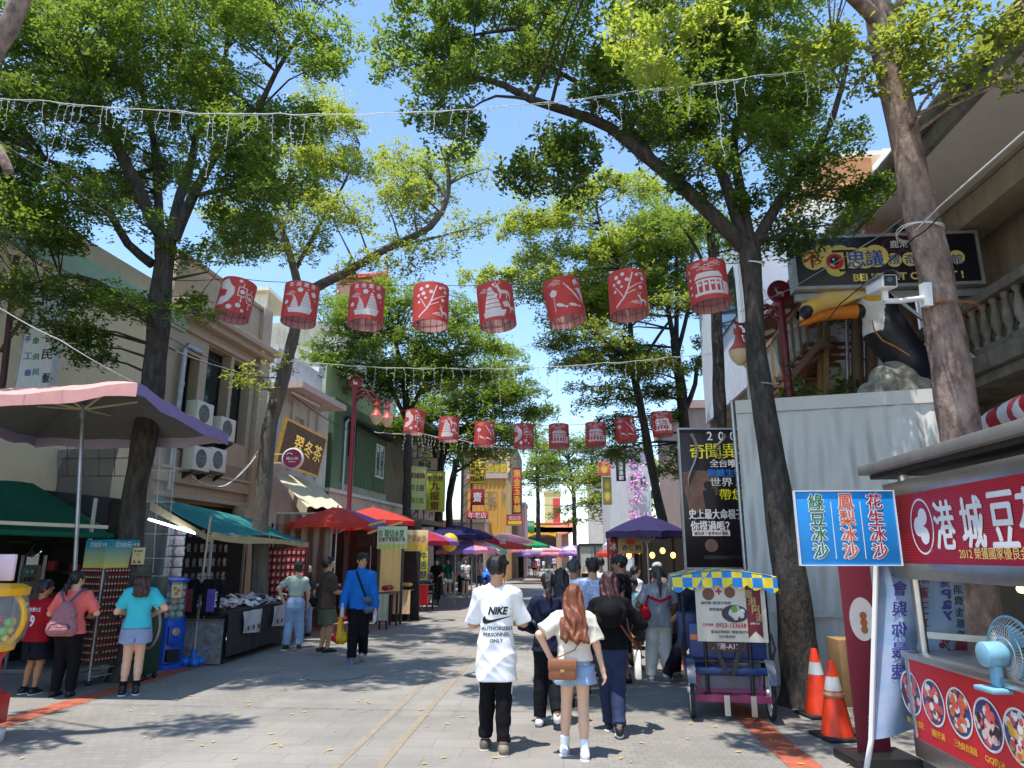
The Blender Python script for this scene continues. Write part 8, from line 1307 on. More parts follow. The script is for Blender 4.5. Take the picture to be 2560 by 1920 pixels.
px_board('flag','green hanging flag in front of the street arch','flag',1315,1336,1301,1330,70,mat('green_flag',srgb(60,160,90),.7),[('燒肉粽',0,.3,.3,.8,0,.03,M_WHITE)]);px_board('billboard','orange square board high on the far right building','sign',1496,1526,1155,1190,44,mat('orange_board',srgb(224,110,80),.6),[('◉',0,0,.6,.5,0,.02,GY)]);px_board('shop_sign','olive vertical strip sign below the orange square board','sign',1508,1528,1192,1262,44.2,mat('olive_board',srgb(150,150,70),.6),[('◉◉',0,0,.8,.6,1,0,GY)]);px_board('shop_sign','black vertical sign with white characters on the white right building','sign',1541,1563,1150,1203,43,M_BLACK,[('鹿港湯劉',0,0,.9,.7,1,.04,M_WHITE)])
t=thing('sign_tower','rusty steel lattice tower carrying the yellow and maroon signs','tower',(at(1165,1300,45.3).x,45.3,0));m=MB();x=at(1165,1300,45.3).x;z1=at(1165,1140,45.3).z;[m.bar((x+a,45.3+b,0),(x+a,45.3+b,z1),.07,.07)for a in(-.3,.3)for b in(0,.5)];[m.bar((x-.3,45.3,z),(x+.3,45.3,z+.6),.04,.04)for z in np.arange(.5,z1-.6,.6)];m.build('lattice',M_IRON,t)
BAM=mat('bamboo_blind',srgb(170,148,100),.7,0,.25,4,stretch=(14,1,.3));t=thing('fruit_stall','fruit stall with a bamboo blind and cloth-fronted tables','stall',(-6.4,18.6,0));f=Fr((at(945,1440,19).x,19,0),(1,0,0));a1=onp(f,1006,1400)[0];MB().box(0,a1,.8,at(0,1372,19).z,-.05,0,f).build('bamboo_blind',BAM,t);MB().box(-1.6,.9,0,2.7,-1.2,-1.1,f).build('back_wall',DARK_IN,t)
m=MB();[m.bar(f(x,0,0),f(x,2.6,0),.06,.06)for x in(-.9,0,a1)];m.build('post',M_IRON,t);px_board('shop_sign','dark red lattice shop sign in the shade behind the fruit stall','sign',892,936,1335,1366,17.9,mat('dark_red_panel',srgb(92,34,36),.6),[('吉祥',-.4,0,.8,.4,0,.03,DARK_IN),('富貴',.5,0,.8,.4,0,.03,DARK_IN)])
for k,(px0,px1,Y,lb,mm)in enumerate(((948,975,17.6,'small table with a pale printed cloth beside the fruit stall',mat('pale_print_cloth',srgb(206,206,180),.8,0,.15,5)),(985,1028,19.6,'table hung with a mango poster at the fruit stall',mat('mango_print',srgb(232,200,150),.7,0,.2,4)),(1030,1072,23,'table under a red cloth before the lime cake panels',cloth(150,28,40)))):
 p0,p1=at(px0,1440,Y),at(px1,1440,Y);tb=thing('stall_table',lb,'table',(p0.x,Y,0));m=MB();m.box(p0.x,p1.x,Y,Y+1.2,.80,.84);m.build('table_top',BROWN_W,tb);m=MB();m.grid(lambda u,v:(p0.x+(p1.x-p0.x)*u,Y-.02-.02*math.sin(u*14),.83-.62*v),10,3,thick=(0,.01,0));m.build('cloth',mm,tb);m=MB();[m.bar((x,y,0),(x,y,.8),.05,.05)for x in(p0.x+.05,p1.x-.05)for y in(Y+.05,Y+1.1)];m.build('leg',M_IRON,tb)
 for i in range(10):q=MB();q.ell((0,0,0),(.085,.07,.06),10);o=q.solo('fruit_bag',GOODS[(i+k)%6],('bagged fruit heaped on the table with the pale printed cloth','bagged fruit heaped on the mango poster table','boxed cakes and bags on the red cloth table')[k],'packet',('fruit bags on the pale table','fruit bags on the mango table','goods on the red table')[k])if i==0 else copy_tree(o);o.location=(p0.x+.1+(p1.x-p0.x-.2)*(i%5)/4,Y+.2+.35*(i//5),.90)
t=thing('shop','dim cake shop interior with a yellow door panel behind the stroller','shop',(-7,27,0));f=lfr(-6.6,23.5);MB().box(0,9,0,3.2,-1.6,-1.5,f).build('back_wall',DARK_IN,t);MB().box(0,9,3.0,3.2,-1.5,.6,f).build('canopy_roof',BROWN_W,t);MB().box(4.2,5.0,0,2.2,-1.2,-1.1,f).build('yellow_panel',YB2,t);m=MB();[m.box(x,x+.9,0,.9,-1.4,-.5,f)for x in(.5,2.4,6,7.6)];m.build('display_case',BROWN_W,t)
MB().ell(tuple(at(1124,1356,24.5)),(.3,.3,.32),14).solo('paper_lantern',mat('yellow_lantern',srgb(226,180,50),.6,0,.35,8),'round yellow lantern hanging in the dim cake shop','lantern')
t=thing('shop_row','row of far shops with open dark fronts below the parasols','shop',(-5,55,0));f=lfr(-6.4,46,0,R(1.5));MB().box(0,45,0,3.0,-4,-2.2,f).build('shop_front_shade',DARK_IN,t);MB().box(0,45,3.0,4.2,-5,-2,f).build('fascia',mat('mixed_fascia',srgb(190,130,110),.7,0,.3,.3),t)  # one dark block painted as the shade in the open fronts
a=[PX(682,1178,-8.25),PX(788,1202,-8.1),PX(856,1270,-6.5),PX(768,1268,-6.6)];t=thing('shop_awning','sloping cream canvas awning under the wooden name board','awning',(a[0]+a[1])/2);m=MB();m.grid(lambda u,v:a[0].lerp(a[1],u).lerp(a[3].lerp(a[2],u),v)+Vector((0,0,.03*math.sin(u*20)*v-.06*math.sin(math.pi*v))),20,8,thick=(0,0,-.01));m.grid(lambda u,v:a[3].lerp(a[0],u*.55)+Vector((0,0,-.42*v*(1-u*.8))),10,3);m.build('canvas',cloth(222,214,184,trans=.2),t)
p=[PX(692,1148,-7.75),PX(793,1185,-7.6)];q=[PX(716,1052,-7.55),PX(818,1105,-7.4)];f=Fr((p[0]+p[1]+q[0]+q[1])/4,p[1]-p[0],q[0]-p[0]);wd=(p[1]-p[0]).length;ht=1.15
board('name_board','weathered wooden name board with three gold characters above the cream awning','sign',f,wd,ht,.08,mat('weathered_board',srgb(112,92,74),.8,0,.3,3,bump=.3,bscale=20,stretch=(.4,.4,6),streak=.3),[(lambda m:[put_text(m,ch,f,x*wd/2,.05,h=.5,w=.62,bold=.05,c=.03)for ch,x in zip('翠冬茶',(-.3,.2,.68))],mat('gold_leaf',(.75,.5,.12),.25,1.))],frame=mat('gilt_frame',srgb(206,166,72),.4,.3,.2,8),fw=.07)
c=P(731,1146,18.4);f=Fr(c,(1,.1,0));t=thing('round_sign','round maroon sign with white script on a white bracket by the name board','sign',c);MB().lathe([(0,-.1),(.29,-.1),(.29,.0),(.265,.012),(0,.012)],32,Fr(c,f.u,f.v)).build('rim',M_WHITE,t);MB().lathe([(0,.016),(.25,.016)],32,Fr(c,f.u,f.v),cap=False).build('disc',mat('wine_disc',srgb(122,26,74),.4),t);m=MB();put_text(m,'甜心坊',f,0,.0,w=.32,h=.08,c=.02);put_text(m,'鹿港甜點',f,0,-.09,w=.2,h=.035,c=.02);put_text(m,'︵',f,-.08,.12,w=.18,h=.06,bold=.05,c=.02);m.build('lettering',M_WHITE,t,fix=False);m=MB();[m.bar(f(-.3,z,-.05),f(-.65,z,-.05),.03,.03)for z in(.12,-.12)];m.bar(f(-.65,.2,-.05),f(-.65,-.2,-.05),.04,.04);m.build('bracket',M_WHITE,t)
# ---------------- bean dessert cart on the right ----------------
f=Fr((2.75,6.13,0),(0,-1,0));t=thing('food_cart','stainless steel dessert cart with a red name sign and a counter of round food pictures','food cart',(3.4,4.4,0));CR=mat('cart_red',srgb(190,28,50),.35,0,.05,3);o=lambda x,y:onp(f,x,y);zb,zt=o(2242,1408)[1],o(2240,1240)[1]
m=MB();m.box(-.06,2.9,zt,zt+.11,-.25,.01,f);m.box(-.06,2.9,zb-.12,zb,-.25,.01,f);m.box(-.06,.0,zb,zt,-.25,.012,f);m.build('sign_frame',M_STEEL,t,bevel=.004);MB().box(0,2.9,zb,zt,-.22,0,f).build('sign_panel',CR,t);m=MB();[m.box(.0,2.9,zb+.012*i,zb+.012*i+.004,.0005,.002,f)for i in range(1,int((zt-zb)/.012))];m.build('sign_ribbing',mat('ribbed_red',srgb(170,24,44),.25),t)
m=MB();c=o(2306,1316);e=lambda a,b,c_,n=28:[f(c[0]+a*math.cos(k*2*math.pi/n),c[1]+b*math.sin(k*2*math.pi/n),c_)for k in range(n)];m.add(e(.17,.21,.004)+e(.155,.195,.004),[(k,(k+1)%28,28+(k+1)%28,28+k)for k in range(28)]);[m.lathe([(0,.004+.0002*i),(r_,.004+.0002*i)],16,Fr(f(c[0]+x,c[1]+y,0),f.u,f.v),cap=False)for i,(x,y,r_)in enumerate(((-.045,.0,.075),(.025,.07,.065),(.03,-.07,.065)))]
for ch,x,y in(('港',2362,1312),('城',2432,1305),('豆',2508,1298),('花',2585,1290)):put_text(m,ch,f,*o(x,y),h=.34,w=.26,bold=.05,c=.005)
m.build('lettering',M_WHITE,t,fix=False);m=MB();put_text(m,'2012 榮獲國家優良金牌獎',f,o(2478,1368)[0]+.08,zb+.075,h=.075,bold=.02,c=.005);m.build('lettering',mat('pale_gold_letter',srgb(240,206,120),.4),t,fix=False);m=MB();put_text(m,'®',f,o(2329,1358)[0],zb+.1,h=.04,c=.005);m.build('lettering',mat('pink_letter',srgb(220,90,110),.5),t,fix=False)
ct,cb=o(2235,1634)[1],o(2250,1822)[1];MB().box(-.0,2.9,cb,ct,-.03,0,f).build('counter_panel',mat('counter_red',srgb(206,30,44),.4,0,.04,3),t);m=MB();m.box(-.06,2.9,ct,ct+.05,-1.3,.03,f);m.box(-.06,2.9,cb-.14,cb,-.1,.01,f);m.box(-.05,0,cb,ct,-1.2,.01,f);m.box(-.04,2.9,.22,cb-.14,-1.2,-.1,f);m.build('counter_body',M_STEEL,t,bevel=.004);m=MB();[m.tube([f(a,.11,-.35),f(a,.11,-.28)],.11,14)for a in(.15,2.2)];m.build('wheel',M_RUBBER,t)
for i,(x,y,cs)in enumerate(((2278,1732,((80,40,40),(226,180,176))),(2334,1757,((230,226,216),(110,60,60))),(2399,1782,((206,110,50),(226,220,216))),(2472,1812,((60,36,40),(226,200,190))),(2552,1843,((220,170,70),(230,226,222))))):
 c=o(x,y);F_=Fr(f(c[0],c[1],.003),f.u,f.v);p=MB().lathe([(0,0),(.15,0)],28,F_,cap=False).build('bowl_picture',mat('bowl_blue',srgb(60,70,120),.3,0,.5,60),t);MB().lathe([(.15,.001),(.165,.001)],28,F_,cap=False).build('rim',M_WHITE,p);rg=np.random.default_rng(40+i);m=MB()
 for k in range(46):a,r_=rg.uniform(0,6.28),.125*math.sqrt(rg.random());m.mi=int(rg.integers(0,3));m.lathe([(0,.0015+.00005*k),(rg.uniform(.016,.036),.0015+.00005*k)],8,Fr(F_(r_*math.cos(a),r_*math.sin(a),0),f.u,f.v),cap=False)
 m.build('food',[mat('food_%d_a'%i,srgb(*cs[0]),.3,0,.3,40),mat('food_%d_b'%i,srgb(*cs[1]),.3,0,.15,40),mat('food_c',srgb(210,90,90),.3)],p)
 m=MB();put_text(m,('芋Q綜合豆花','圓仔湯','三色綜合湯圓','QQ奶冰','招牌豆花')[i],f,c[0]+.02,c[1]-.215,w=(.26,.18,.28,.22,.2)[i],h=.05,bold=.02,c=.004);m.build('lettering',mat('caption_yellow',srgb(240,206,60),.5),t,fix=False)
m=MB();m.box(-.35,2.9,2.44,2.52,-2.3,.08,f);m.build('roof',mat('worn_grey_roof',srgb(150,146,140),.45,.4,.2,3,streak=.3),t,bevel=.006);MB().box(-.30,2.9,2.40,2.437,-2.2,-.0,f).build('roof_underside',M_IRON,t);m=MB();[m.tube([f(a,z0,-.12),f(a,z1,-.12)],r_,12)for a,z0,z1,r_ in((.02,.25,zb-.1,.035),(.05,zt+.1,2.42,.045))];m.bar(f(.0,ct+.18,-.1),f(.0,ct+.1,-1.2),.05,.05);m.bar(f(.05,zt+.13,-.12),f(.05,zt+.13,-1.9),.08,.08);m.build('post',M_STEEL,t)
MB().tube([f(.9,zb-.16,-.4),f(2.0,zb-.16,-.4)],.03,8).build('warm_tube',mat('warm_tube',srgb(255,206,120),.4,emit=4),t);MB().box(.3,2.9,ct+.05,2.3,-1.75,-1.7,f).build('rear_panel',mat('smoky_panel',srgb(120,100,86),.4,alpha=.35),t)
c=P(2532,1636,4.9);dz=c.z-.9-.05;ax=Vector((1,.05,0)).normalized();F_=Fr(c,Vector((-ax.y,ax.x,0)),(0,0,1),ax);t=thing('fan','pale blue electric fan with a round wire cage standing on the cart counter','fan',(c.x,c.y,ct+.05));FB=mat('pale_blue_plastic',srgb(126,178,200),.4);m=MB();m.lathe([(.03,-.20),(.075,-.19),(.08,-.08),(.06,-.05)],18,F_);m.bar(F_(0,-.05,-.12),F_(0,-dz,-.12),.06,.05);m.build('motor',FB,t,bevel=.004);MB().box(-.10,.10,-dz-.03,-dz,-.22,-.02,F_).build('foot',FB,t,bevel=.01);m=MB();[m.tube([F_(.05*math.cos(a),.05*math.sin(a),-.05),F_(.17*math.cos(a),.17*math.sin(a),-.055),F_(.225*math.cos(a),.225*math.sin(a),.0),F_(.17*math.cos(a),.17*math.sin(a),.06),F_(.04*math.cos(a),.04*math.sin(a),.07)],.0022,4)for a in[k*math.pi/24 for k in range(48)]];m.build('cage',M_GALV,t);m=MB();[m.tube([F_(r_*math.cos(a),r_*math.sin(a),z)for a in[k*math.pi/16 for k in range(33)]],w_,6)for r_,z,w_ in((.228,0,.009),(.17,-.056,.003),(.1,-.053,.003))];m.build('rim',FB,t)
for k in range(3):a=k*2.094;MB().grid(lambda u,v:F_((.03+.15*v)*math.cos(a+.9*(u-.5)),(.03+.15*v)*math.sin(a+.9*(u-.5)),.03*(u-.5)),6,5).build('blade',FB,t)
p0,p1=P(2002,1412,5.85),P(2232,1228,5.85);c=(p0+p1)/2;f=Fr(c,(1,.02,0));wd,ht=p1.x-p0.x,p1.z-p0.z
def col(tx,u,out):return lambda m:[put_text(m,ch,f,u*wd+.009*math.cos(j*.785)*out,ht*(.36-.225*i)+.009*math.sin(j*.785)*out,h=.118,w=.118,bold=0 if out else .03,c=.003+.0002*j if out else .006)for i,ch in enumerate(tx)for j in range(8 if out else 1)]
C3=(('綠豆冰沙',-.29,mat('drink_green',srgb(28,120,60),.5)),('鳳梨冰沙',.01,mat('drink_orange',srgb(222,90,30),.5)),('花生冰沙',.30,mat('drink_red',srgb(176,26,40),.5)))
board('drink_sign','sky blue sign with three vertical drink names hung from the cart post','sign',f,wd,ht,.02,mat('sky_blue_panel',srgb(28,140,210),.4,0,.12,3),[(lambda m:[col(tx,u,1)(m)for tx,u,_ in C3]+[m.box(x*wd-.003,x*wd+.003,-ht*.42,ht*.36,.001,.002,f)for x in(-.14,.155)],M_WHITE)]+[(col(tx,u,0),mm)for tx,u,mm in C3],frame=mat('white_edge',(.75,.75,.75)),fw=.008)
p0,p1=P(2126,1880,6.9),P(2192,1400,6.9);c=(p0+p1)/2;f=Fr(c,(1,.12,0));wd,ht=.30,p1.z-p0.z;t=board('banner','maroon roll-up banner with a dessert plate photo behind the orange cones','banner',f,wd,ht,.015,mat('maroon_banner',srgb(112,36,52),.5,0,.06,2),[(lambda m:m.add([f(.02+.12*math.cos(k*.26),ht*.18+.19*math.sin(k*.26),.002)for k in range(24)],[tuple(range(24))]),mat('plate_grey',srgb(206,202,200),.4)),(lambda m:[m.lathe([(0,.003),(.035,.003)],10,Fr(f(.03,ht*.18+y,0),f.u,f.v),cap=False)for y in(-.09,-.03,.03)],mat('biscuit',srgb(150,96,56),.6)),(lambda m:put_text(m,'水原鄉',f,.05,-ht*.33,h=.06,w=.16,c=.003),M_WHITE)]);m=MB();m.box(-.28,.3,-ht/2-.2,-ht/2-.005,-.2,.2,f);m.build('base',M_BLACK,t,bevel=.01)
def flag(label,q,mm,txt,pole):
 c=(q[0]+q[2])/2;t=thing('feather_flag',label,'banner',c);fn=lambda u,v:q[0].lerp(q[1],u).lerp(q[3].lerp(q[2],u),v)+Vector((0,.03*math.sin(u*5+v*3),0));m=MB();m.grid(fn,14,24,thick=(0,.004,0));m.build('cloth',mm,t)
 for tx,u,v,h,st,ma,b in txt:
  m=MB()
  for i,ch in enumerate(tx):a=fn(u,v+i*st);put_text(m,ch,Fr(a,(1,0,0),(q[0]-q[3]).normalized()),0,0,h=h,w=h,bold=b,c=.012,mirror=True)
  m.build('lettering',ma,t,fix=False)
 if pole:MB().tube([q[0]+Vector((0,0,.1)),q[3],pole],.022,8).build('pole',M_WHITE,t)
VIO=mat('violet_letter',srgb(70,60,150),.5);FCB=mat('pale_sky_banner',srgb(150,188,232),.6,0,0,3.5,c2=srgb(206,222,240),trans=.25);WINE=mat('wine_letter2',srgb(150,34,70),.5)
flag('pale blue feather flag seen from behind, with mirrored violet characters',[P(2195,1405,6.3),P(2300,1405,6.4),P(2290,1825,6.4),P(2178,1850,6.3)],FCB,[('漁會與你最速',.52,.04,.12,.12,VIO,.04)],P(2166,1925,6.3))
flag('wide pale blue flag behind the cart counter with a mirrored 10% offer',[P(2305,1400,6.6),P(2400,1400,6.7),P(2430,1700,6.7),P(2300,1700,6.6)],FCB,[('鹿港遊王功',.06,.02,.1,.13,WINE,.04),('用台灣Pay',.55,.02,.08,.09,VIO,.03),('單筆消費金額享',.82,.06,.075,.095,M_BLACK,.03),('０',.62,.70,.14,.0,WINE,.05),('1',.78,.70,.14,0,WINE,.05),('%',.46,.69,.1,0,WINE,.05)],None)
for i,(px,py,lb)in enumerate(((2050,1790,'orange traffic cone with a plain white band, farther of two'),(2095,1845,'orange traffic cone with a rope tied round its neck, nearer of two'))):
 c=G(px,py);t=thing('traffic_cone',lb,'traffic cone',c,'cones by the dark tree');F_=Fr(c,(1,.2,0),(-.2,1,0),(0,0,1));MB().box(-.2,.2,-.2,.2,0,.035,F_).build('base',M_RUBBER,t,bevel=.012);MB().lathe([(.155,.035),(.15,.06),(.035,.70),(.03,.715),(0,.715)],24,F_).build('cone',mat('cone_orange',srgb(236,66,30),.45,0,.1,5,streak=.05),t);r_=lambda z:.15-.115*(z-.06)/.64+.002;MB().lathe([(r_(.44),.44),(r_(.57),.57)],24,F_,cap=False).build('reflective_band',mat('reflective_white',srgb(206,206,204),.3),t)
 if i:MB().lathe([(r_(.38),.38),(r_(.40)+.012,.40),(r_(.43)+.006,.43)],20,F_,cap=False).build('rope',mat('tan_rope',srgb(190,150,110),.8),t)
m=MB();q=P(2095,1600,9.2);m.box(q.x,q.x+.5,9.2,9.6,0,q.z);m.solo('plank_stand',mat('plain_plywood',srgb(150,116,76),.7,0,.15,4),'plain wooden stand behind the orange cones','stand',bevel=.005)
# ---------------- pedicab ----------------
c=(G(1740,1793)+G(1930,1808))/2;t=thing('pedicab','blue-seated pedicab with a blue and yellow checked canopy and a menu board on its back','pedicab',c);ay=R(-7);U=Vector((math.cos(ay),math.sin(ay),0));f=Fr(c+Vector((0,.05,0)),U);PINK=mat('pink_frame_paint',srgb(150,52,96),.4,0,.15,8);BSEAT=mat('blue_vinyl',srgb(36,62,116),.35,0,.15,6)
def cycle_wheel(x,z,r_,nm='wheel'):
 F_=Fr(f(x,r_,z),Vector(f.n)*-1,(0,0,1));w_=MB().lathe([(r_-.045,-.02),(r_-.01,-.024),(r_,0),(r_-.01,.024),(r_-.045,.02),(r_-.045,-.02)],36,F_,cap=False).build(nm,M_RUBBER,t);m=MB();m.lathe([(r_-.07,-.014),(r_-.045,-.018),(r_-.045,.018),(r_-.07,.014),(r_-.07,-.014)],36,F_,cap=False);[m.bar(F_(.03*math.cos(a),.03*math.sin(a),0),F_((r_-.06)*math.cos(a),(r_-.06)*math.sin(a),0),.022,.014,F_.n)for a in[k*math.pi/3 for k in range(6)]];m.lathe([(0,-.04),(.035,-.04),(.035,.04),(0,.04)],12,F_);m.build('rim',M_WHITE,w_)
for x in(-.42,.42):cycle_wheel(x,0,.29);a_=MB();a_.grid(lambda u,v:f(x+(v-.5)*.09,.29+.33*math.sin(R(20+130*u)),-.33*math.cos(R(20+130*u))*-1),12,2,thick=(0,0,.01));a_.build('mudguard',mat('blue_grey_guard',srgb(60,70,90),.4),t)
cycle_wheel(0,-1.75,.29,'wheel')
m=MB();[m.bar(f(x,.17,-.02),f(x,.30,-1.5),.035,.035)for x in(-.25,.25)];m.bar(f(-.42,.22,.06),f(.42,.22,.06),.05,.07);m.bar(f(-.42,.29,0),f(.42,.29,0),.03,.03);m.bar(f(-.42,.46,-.05),f(.42,.46,-.05),.03,.03);[m.bar(f(x,.2,.0),f(x,.46,-.05),.03,.03)for x in(-.33,.33)];m.bar(f(0,.3,-1.4),f(0,.9,-1.6),.04,.04);m.bar(f(0,.9,-1.62),f(0,.29,-1.75),.035,.035);m.bar(f(-.28,.95,-1.55),f(.28,.95,-1.55),.025,.025);m.bar(f(0,.3,-1.0),f(0,.75,-1.05),.04,.04);m.build('frame',PINK,t);m=MB();[m.box(x,x+.06,.05,.26,.09,.11,f)for x in(-.08,.2)];m.build('bracket',M_STEEL,t)
MB().box(-.32,.32,.26,.45,-.5,.0,f).build('luggage_box',mat('grey_box',srgb(110,104,116),.5,0,.1,5),t,bevel=.01);MB().box(-.48,.46,.46,.54,-.5,.06,f).build('rear_seat',BSEAT,t,bevel=.02);MB().box(-.46,.44,.46,.54,-1.0,-.56,f).build('front_seat',BSEAT,t,bevel=.02);MB().box(-.42,.42,.62,1.0,-.06,.02,f).build('backrest',BSEAT,t,bevel=.025);MB().box(-.52,-.1,.66,1.08,-.58,-.5,f).build('front_backrest',BSEAT,t,bevel=.025);m=MB();m.ell(tuple(f(0,.8,-1.05)),(.1,.14,.05),10);m.build('saddle',M_BLACK,t)
m=MB();[m.tube([f(x,.2,.04),f(x,1.42,.03)],.02,8)for x in(-.24,.24)];[m.tube([f(x,.45,z),f(x,1.42,z)],.016,8)for x in(-.46,.46)for z in(-.03,-1.1)];[m.tube([f(s*.47,.62,.03),f(s*.5,.75,.06),f(s*.47,.9,.03)],.014,6)for s in(-1,1)];m.tube([f(-.42,.6,.04),f(.42,.6,.04)],.012,6);m.build('black_post',M_BLACK,t);m=MB();[m.bar(f(s*.20,.95,.05),f(s*.03,.47,.09),.05,.01,f.n)for s in(-1,1)];m.bar(f(-.05,.47,.09),f(.05,.47,.09),.04,.01);m.build('strap',M_BLACK,t)
m=MB();m.box(-.2,.2,.70,.82,.022,.035,f);m.build('number_plate',mat('maroon_plate',srgb(96,26,34),.4),t);m=MB();put_text(m,'鹿港-A122',f,.0,.76,w=.32,h=.07,bold=.03,c=.038);m.build('lettering',M_WHITE,t,fix=False);m=MB();[m.box(x,x+.1,.82,.88,.022,.03,f)for x in(-.4,.3)];m.build('reflector',mat('orange_reflector',srgb(206,110,60),.3),t)
ck=bpy.data.materials.new('blue_yellow_checks');ck.use_nodes=True;N=ck.node_tree.nodes;tc=N.new('ShaderNodeTexCoord');ch=N.new('ShaderNodeTexChecker');ch.inputs['Scale'].default_value=9.2;ch.inputs[1].default_value=(*srgb(30,130,206),1);ch.inputs[2].default_value=(*srgb(240,216,50),1);mp=N.new('ShaderNodeMapping');mp.inputs['Location'].default_value=(.03,.031,.02);ck.node_tree.links.new(tc.outputs['Object'],mp.inputs[0]);ck.node_tree.links.new(mp.outputs[0],ch.inputs[0]);ck.node_tree.links.new(ch.outputs[0],N['Principled BSDF'].inputs[0]);N['Principled BSDF'].inputs['Roughness'].default_value=.5
m=MB();hw,z0,z1,zt=.58,-1.25,.10,1.50;m.grid(lambda u,v:f(-hw+2*hw*u,zt+.07*math.sin(math.pi*u)+.02*math.sin(v*9),-z0*0+z0+(z1-z0)*v),16,16);sc_=lambda s:.13+.05*abs(math.sin(s*math.pi))
m.grid(lambda u,v:f(-hw+2*hw*u,zt+.07*math.sin(math.pi*u)-sc_(u*7)*v,z1+.02*v),84,3);m.grid(lambda u,v:f(-hw+2*hw*u,zt+.07*math.sin(math.pi*u)-sc_(u*7)*v,z0-.02*v),84,3);[m.grid(lambda u,v:f(s*(hw+.02*v),zt-sc_(u*8)*v,z0+(z1-z0)*u),84,3)for s in(-1,1)];m.build('canopy',ck,t,fix=False)
fb=Fr(f(.06,1.13,.07),f.u);wd,ht=.76,.64;bt=MB().box(-wd/2,wd/2,-ht/2,ht/2,-.012,0,fb).build('menu_board',mat('menu_cream',srgb(214,206,188),.5,0,.06,3),t)
for nm,mm,fn in(('ribbon',mat('ribbon_maroon',srgb(110,26,34),.5),lambda m:m.add([fb(.17,.31,.002),fb(.33,.31,.002),fb(.33,-.28,.002),fb(.25,-.2,.002),fb(.17,-.28,.002)],[(0,1,2,3,4)])),('dish_picture',mat('dish_dark',srgb(50,46,56),.4),lambda m:m.add([fb(.04+.145*math.cos(k*.3),-.02+.095*math.sin(k*.3),.003)for k in range(21)],[tuple(range(21))])),('dish_picture',mat('dish_white',srgb(206,206,196),.4,0,.25,60),lambda m:[m.lathe([(0,.004+.0001*k),(.03,.004+.0001*k)],8,Fr(fb(.04+.085*math.cos(k*2.4)*(k%3)/2,-.01+.05*math.sin(k*2.4)*(k%3)/2,0),fb.u,fb.v),cap=False)for k in range(14)]),('dish_picture',mat('dish_green',srgb(110,160,70),.5),lambda m:m.lathe([(0,.006),(.04,.006)],9,Fr(fb(.04,.03,0),fb.u,fb.v),cap=False)),('dish_picture',mat('dish_brown',srgb(120,76,56),.5,0,.3,50),lambda m:[m.lathe([(0,.003),(.068,.003)],14,Fr(fb(-.235,.19,0),fb.u,Vector(fb.v)*1),cap=False),m.lathe([(0,.003),(.06,.003)],14,Fr(fb(.0,.21,0),fb.u,fb.v),cap=False)]),('lettering',mat('menu_red',srgb(190,36,50),.5),lambda m:[put_text(m,'+',fb,-.12,.22,h=.07,bold=.05),put_text(m,'0923-153658',fb,-.01,-.145,w=.33,h=.05,bold=.03,slant=.15),put_text(m,'訂桌專線',fb,-.26,-.14,w=.12,h=.03)]),('lettering',mat('menu_black',(.03,.025,.025),.5),lambda m:[put_text(m,'滷肉飯+鹿港珍珠蚵',fb,-.16,.095,w=.33,h=.034,bold=.03),put_text(m,'鮮蚵蓋飯',fb,-.16,.025,w=.15,h=.034,bold=.03),put_text(m,'歡迎來電預訂 團餐預訂中',fb,-.03,-.215,w=.40,h=.032,bold=.03),put_text(m,'玉珍齋創新',fb,-.06,-.265,w=.18,h=.03)]),('lettering',mat('menu_gold',srgb(196,166,110),.4),lambda m:[put_text(m,ch_,fb,.2+.035*i,.2-.085*i,h=.085,bold=.03,c=.005)for i,ch_ in enumerate('鹿港阿道')]),('lettering',M_WHITE,lambda m:put_text(m,'LUKANG A DOU',fb,.25,-.12,w=.1,h=.02,c=.005))):m=MB();fn(m);m.build(nm,mm,bt,fix=False)
g=G(1702,1712);fig('pedicab driver in an orange cap and dark shirt resting one foot on the ground',(g.x+.27,g.y+.32),R(75),1.66,.010,'m',1.05,.1,0,((-.16,.24,0,0),(.06,.17,.0,0)),((-.10,.2,.46),(.10,.2,.46)),(None,None),(.0,0,0),(cloth(40,48,70),.9,.02,-.03),('pants',cloth(26,26,32),1.9,.014,.05),(mat('grey_trainer',srgb(110,108,104),.7),S_BG,0),(K_WHITE,.1),hair=('short',H_GRY),hat=('cap',cloth(230,130,40)),skin=2,sit=.44)
# ---------------- almond stall, truck, far crowd ----------------
t=thing('market_stall','almond powder stall of dark timber with small warm bulbs on the right','stall',(1.9,17,0));f=Fr((P(1532,1400,16.5).x,16.5,0),(1,0,0));m=MB();[m.bar(f(x,0,z),f(x,2.3,z),.05,.05)for x in(0,.8,1.6)for z in(0,-1.5)];m.box(0,1.6,2.2,2.3,-1.5,0,f);m.build('post',mat('dark_timber',(.04,.028,.02),.7),t);MB().box(0,1.6,.05,.95,-1.4,-.05,f).build('counter',mat('dark_timber',(.04,.03,.02)),t);MB().box(.7,2.6,0,2.2,-2.2,-2.1,f).build('back_wall',DARK_IN,t)
for k in range(6):q=f(.15+.26*k,1.85-.1*(k%2),-.3-.15*(k%3));b_=MB().ell(tuple(q),(.06,.06,.07),10).build('bulb',mat('warm_bulb',srgb(255,200,90),.4,emit=3),t);MB().tube([q,q+Vector((0,0,.35))],.006,4).build('bulb_cord',M_WIRE,b_)
q=P(1615,1288,16.2);parasol('dark purple parasol over the almond stall on the right',(q.x,16.2),.95,[CDP,CDP,CDP,mat('plum',srgb(44,34,62),.8)],q.z,.38);q=P(1560,1330,19);parasol('pale pink and lilac parasol behind the dark purple one',(q.x,19),.6,[CPNK,CWHT,CPUR],q.z,.35);q=P(1545,1362,25);parasol('red parasol low beside the truck',(q.x,25),.8,[CRED],q.z,.3)
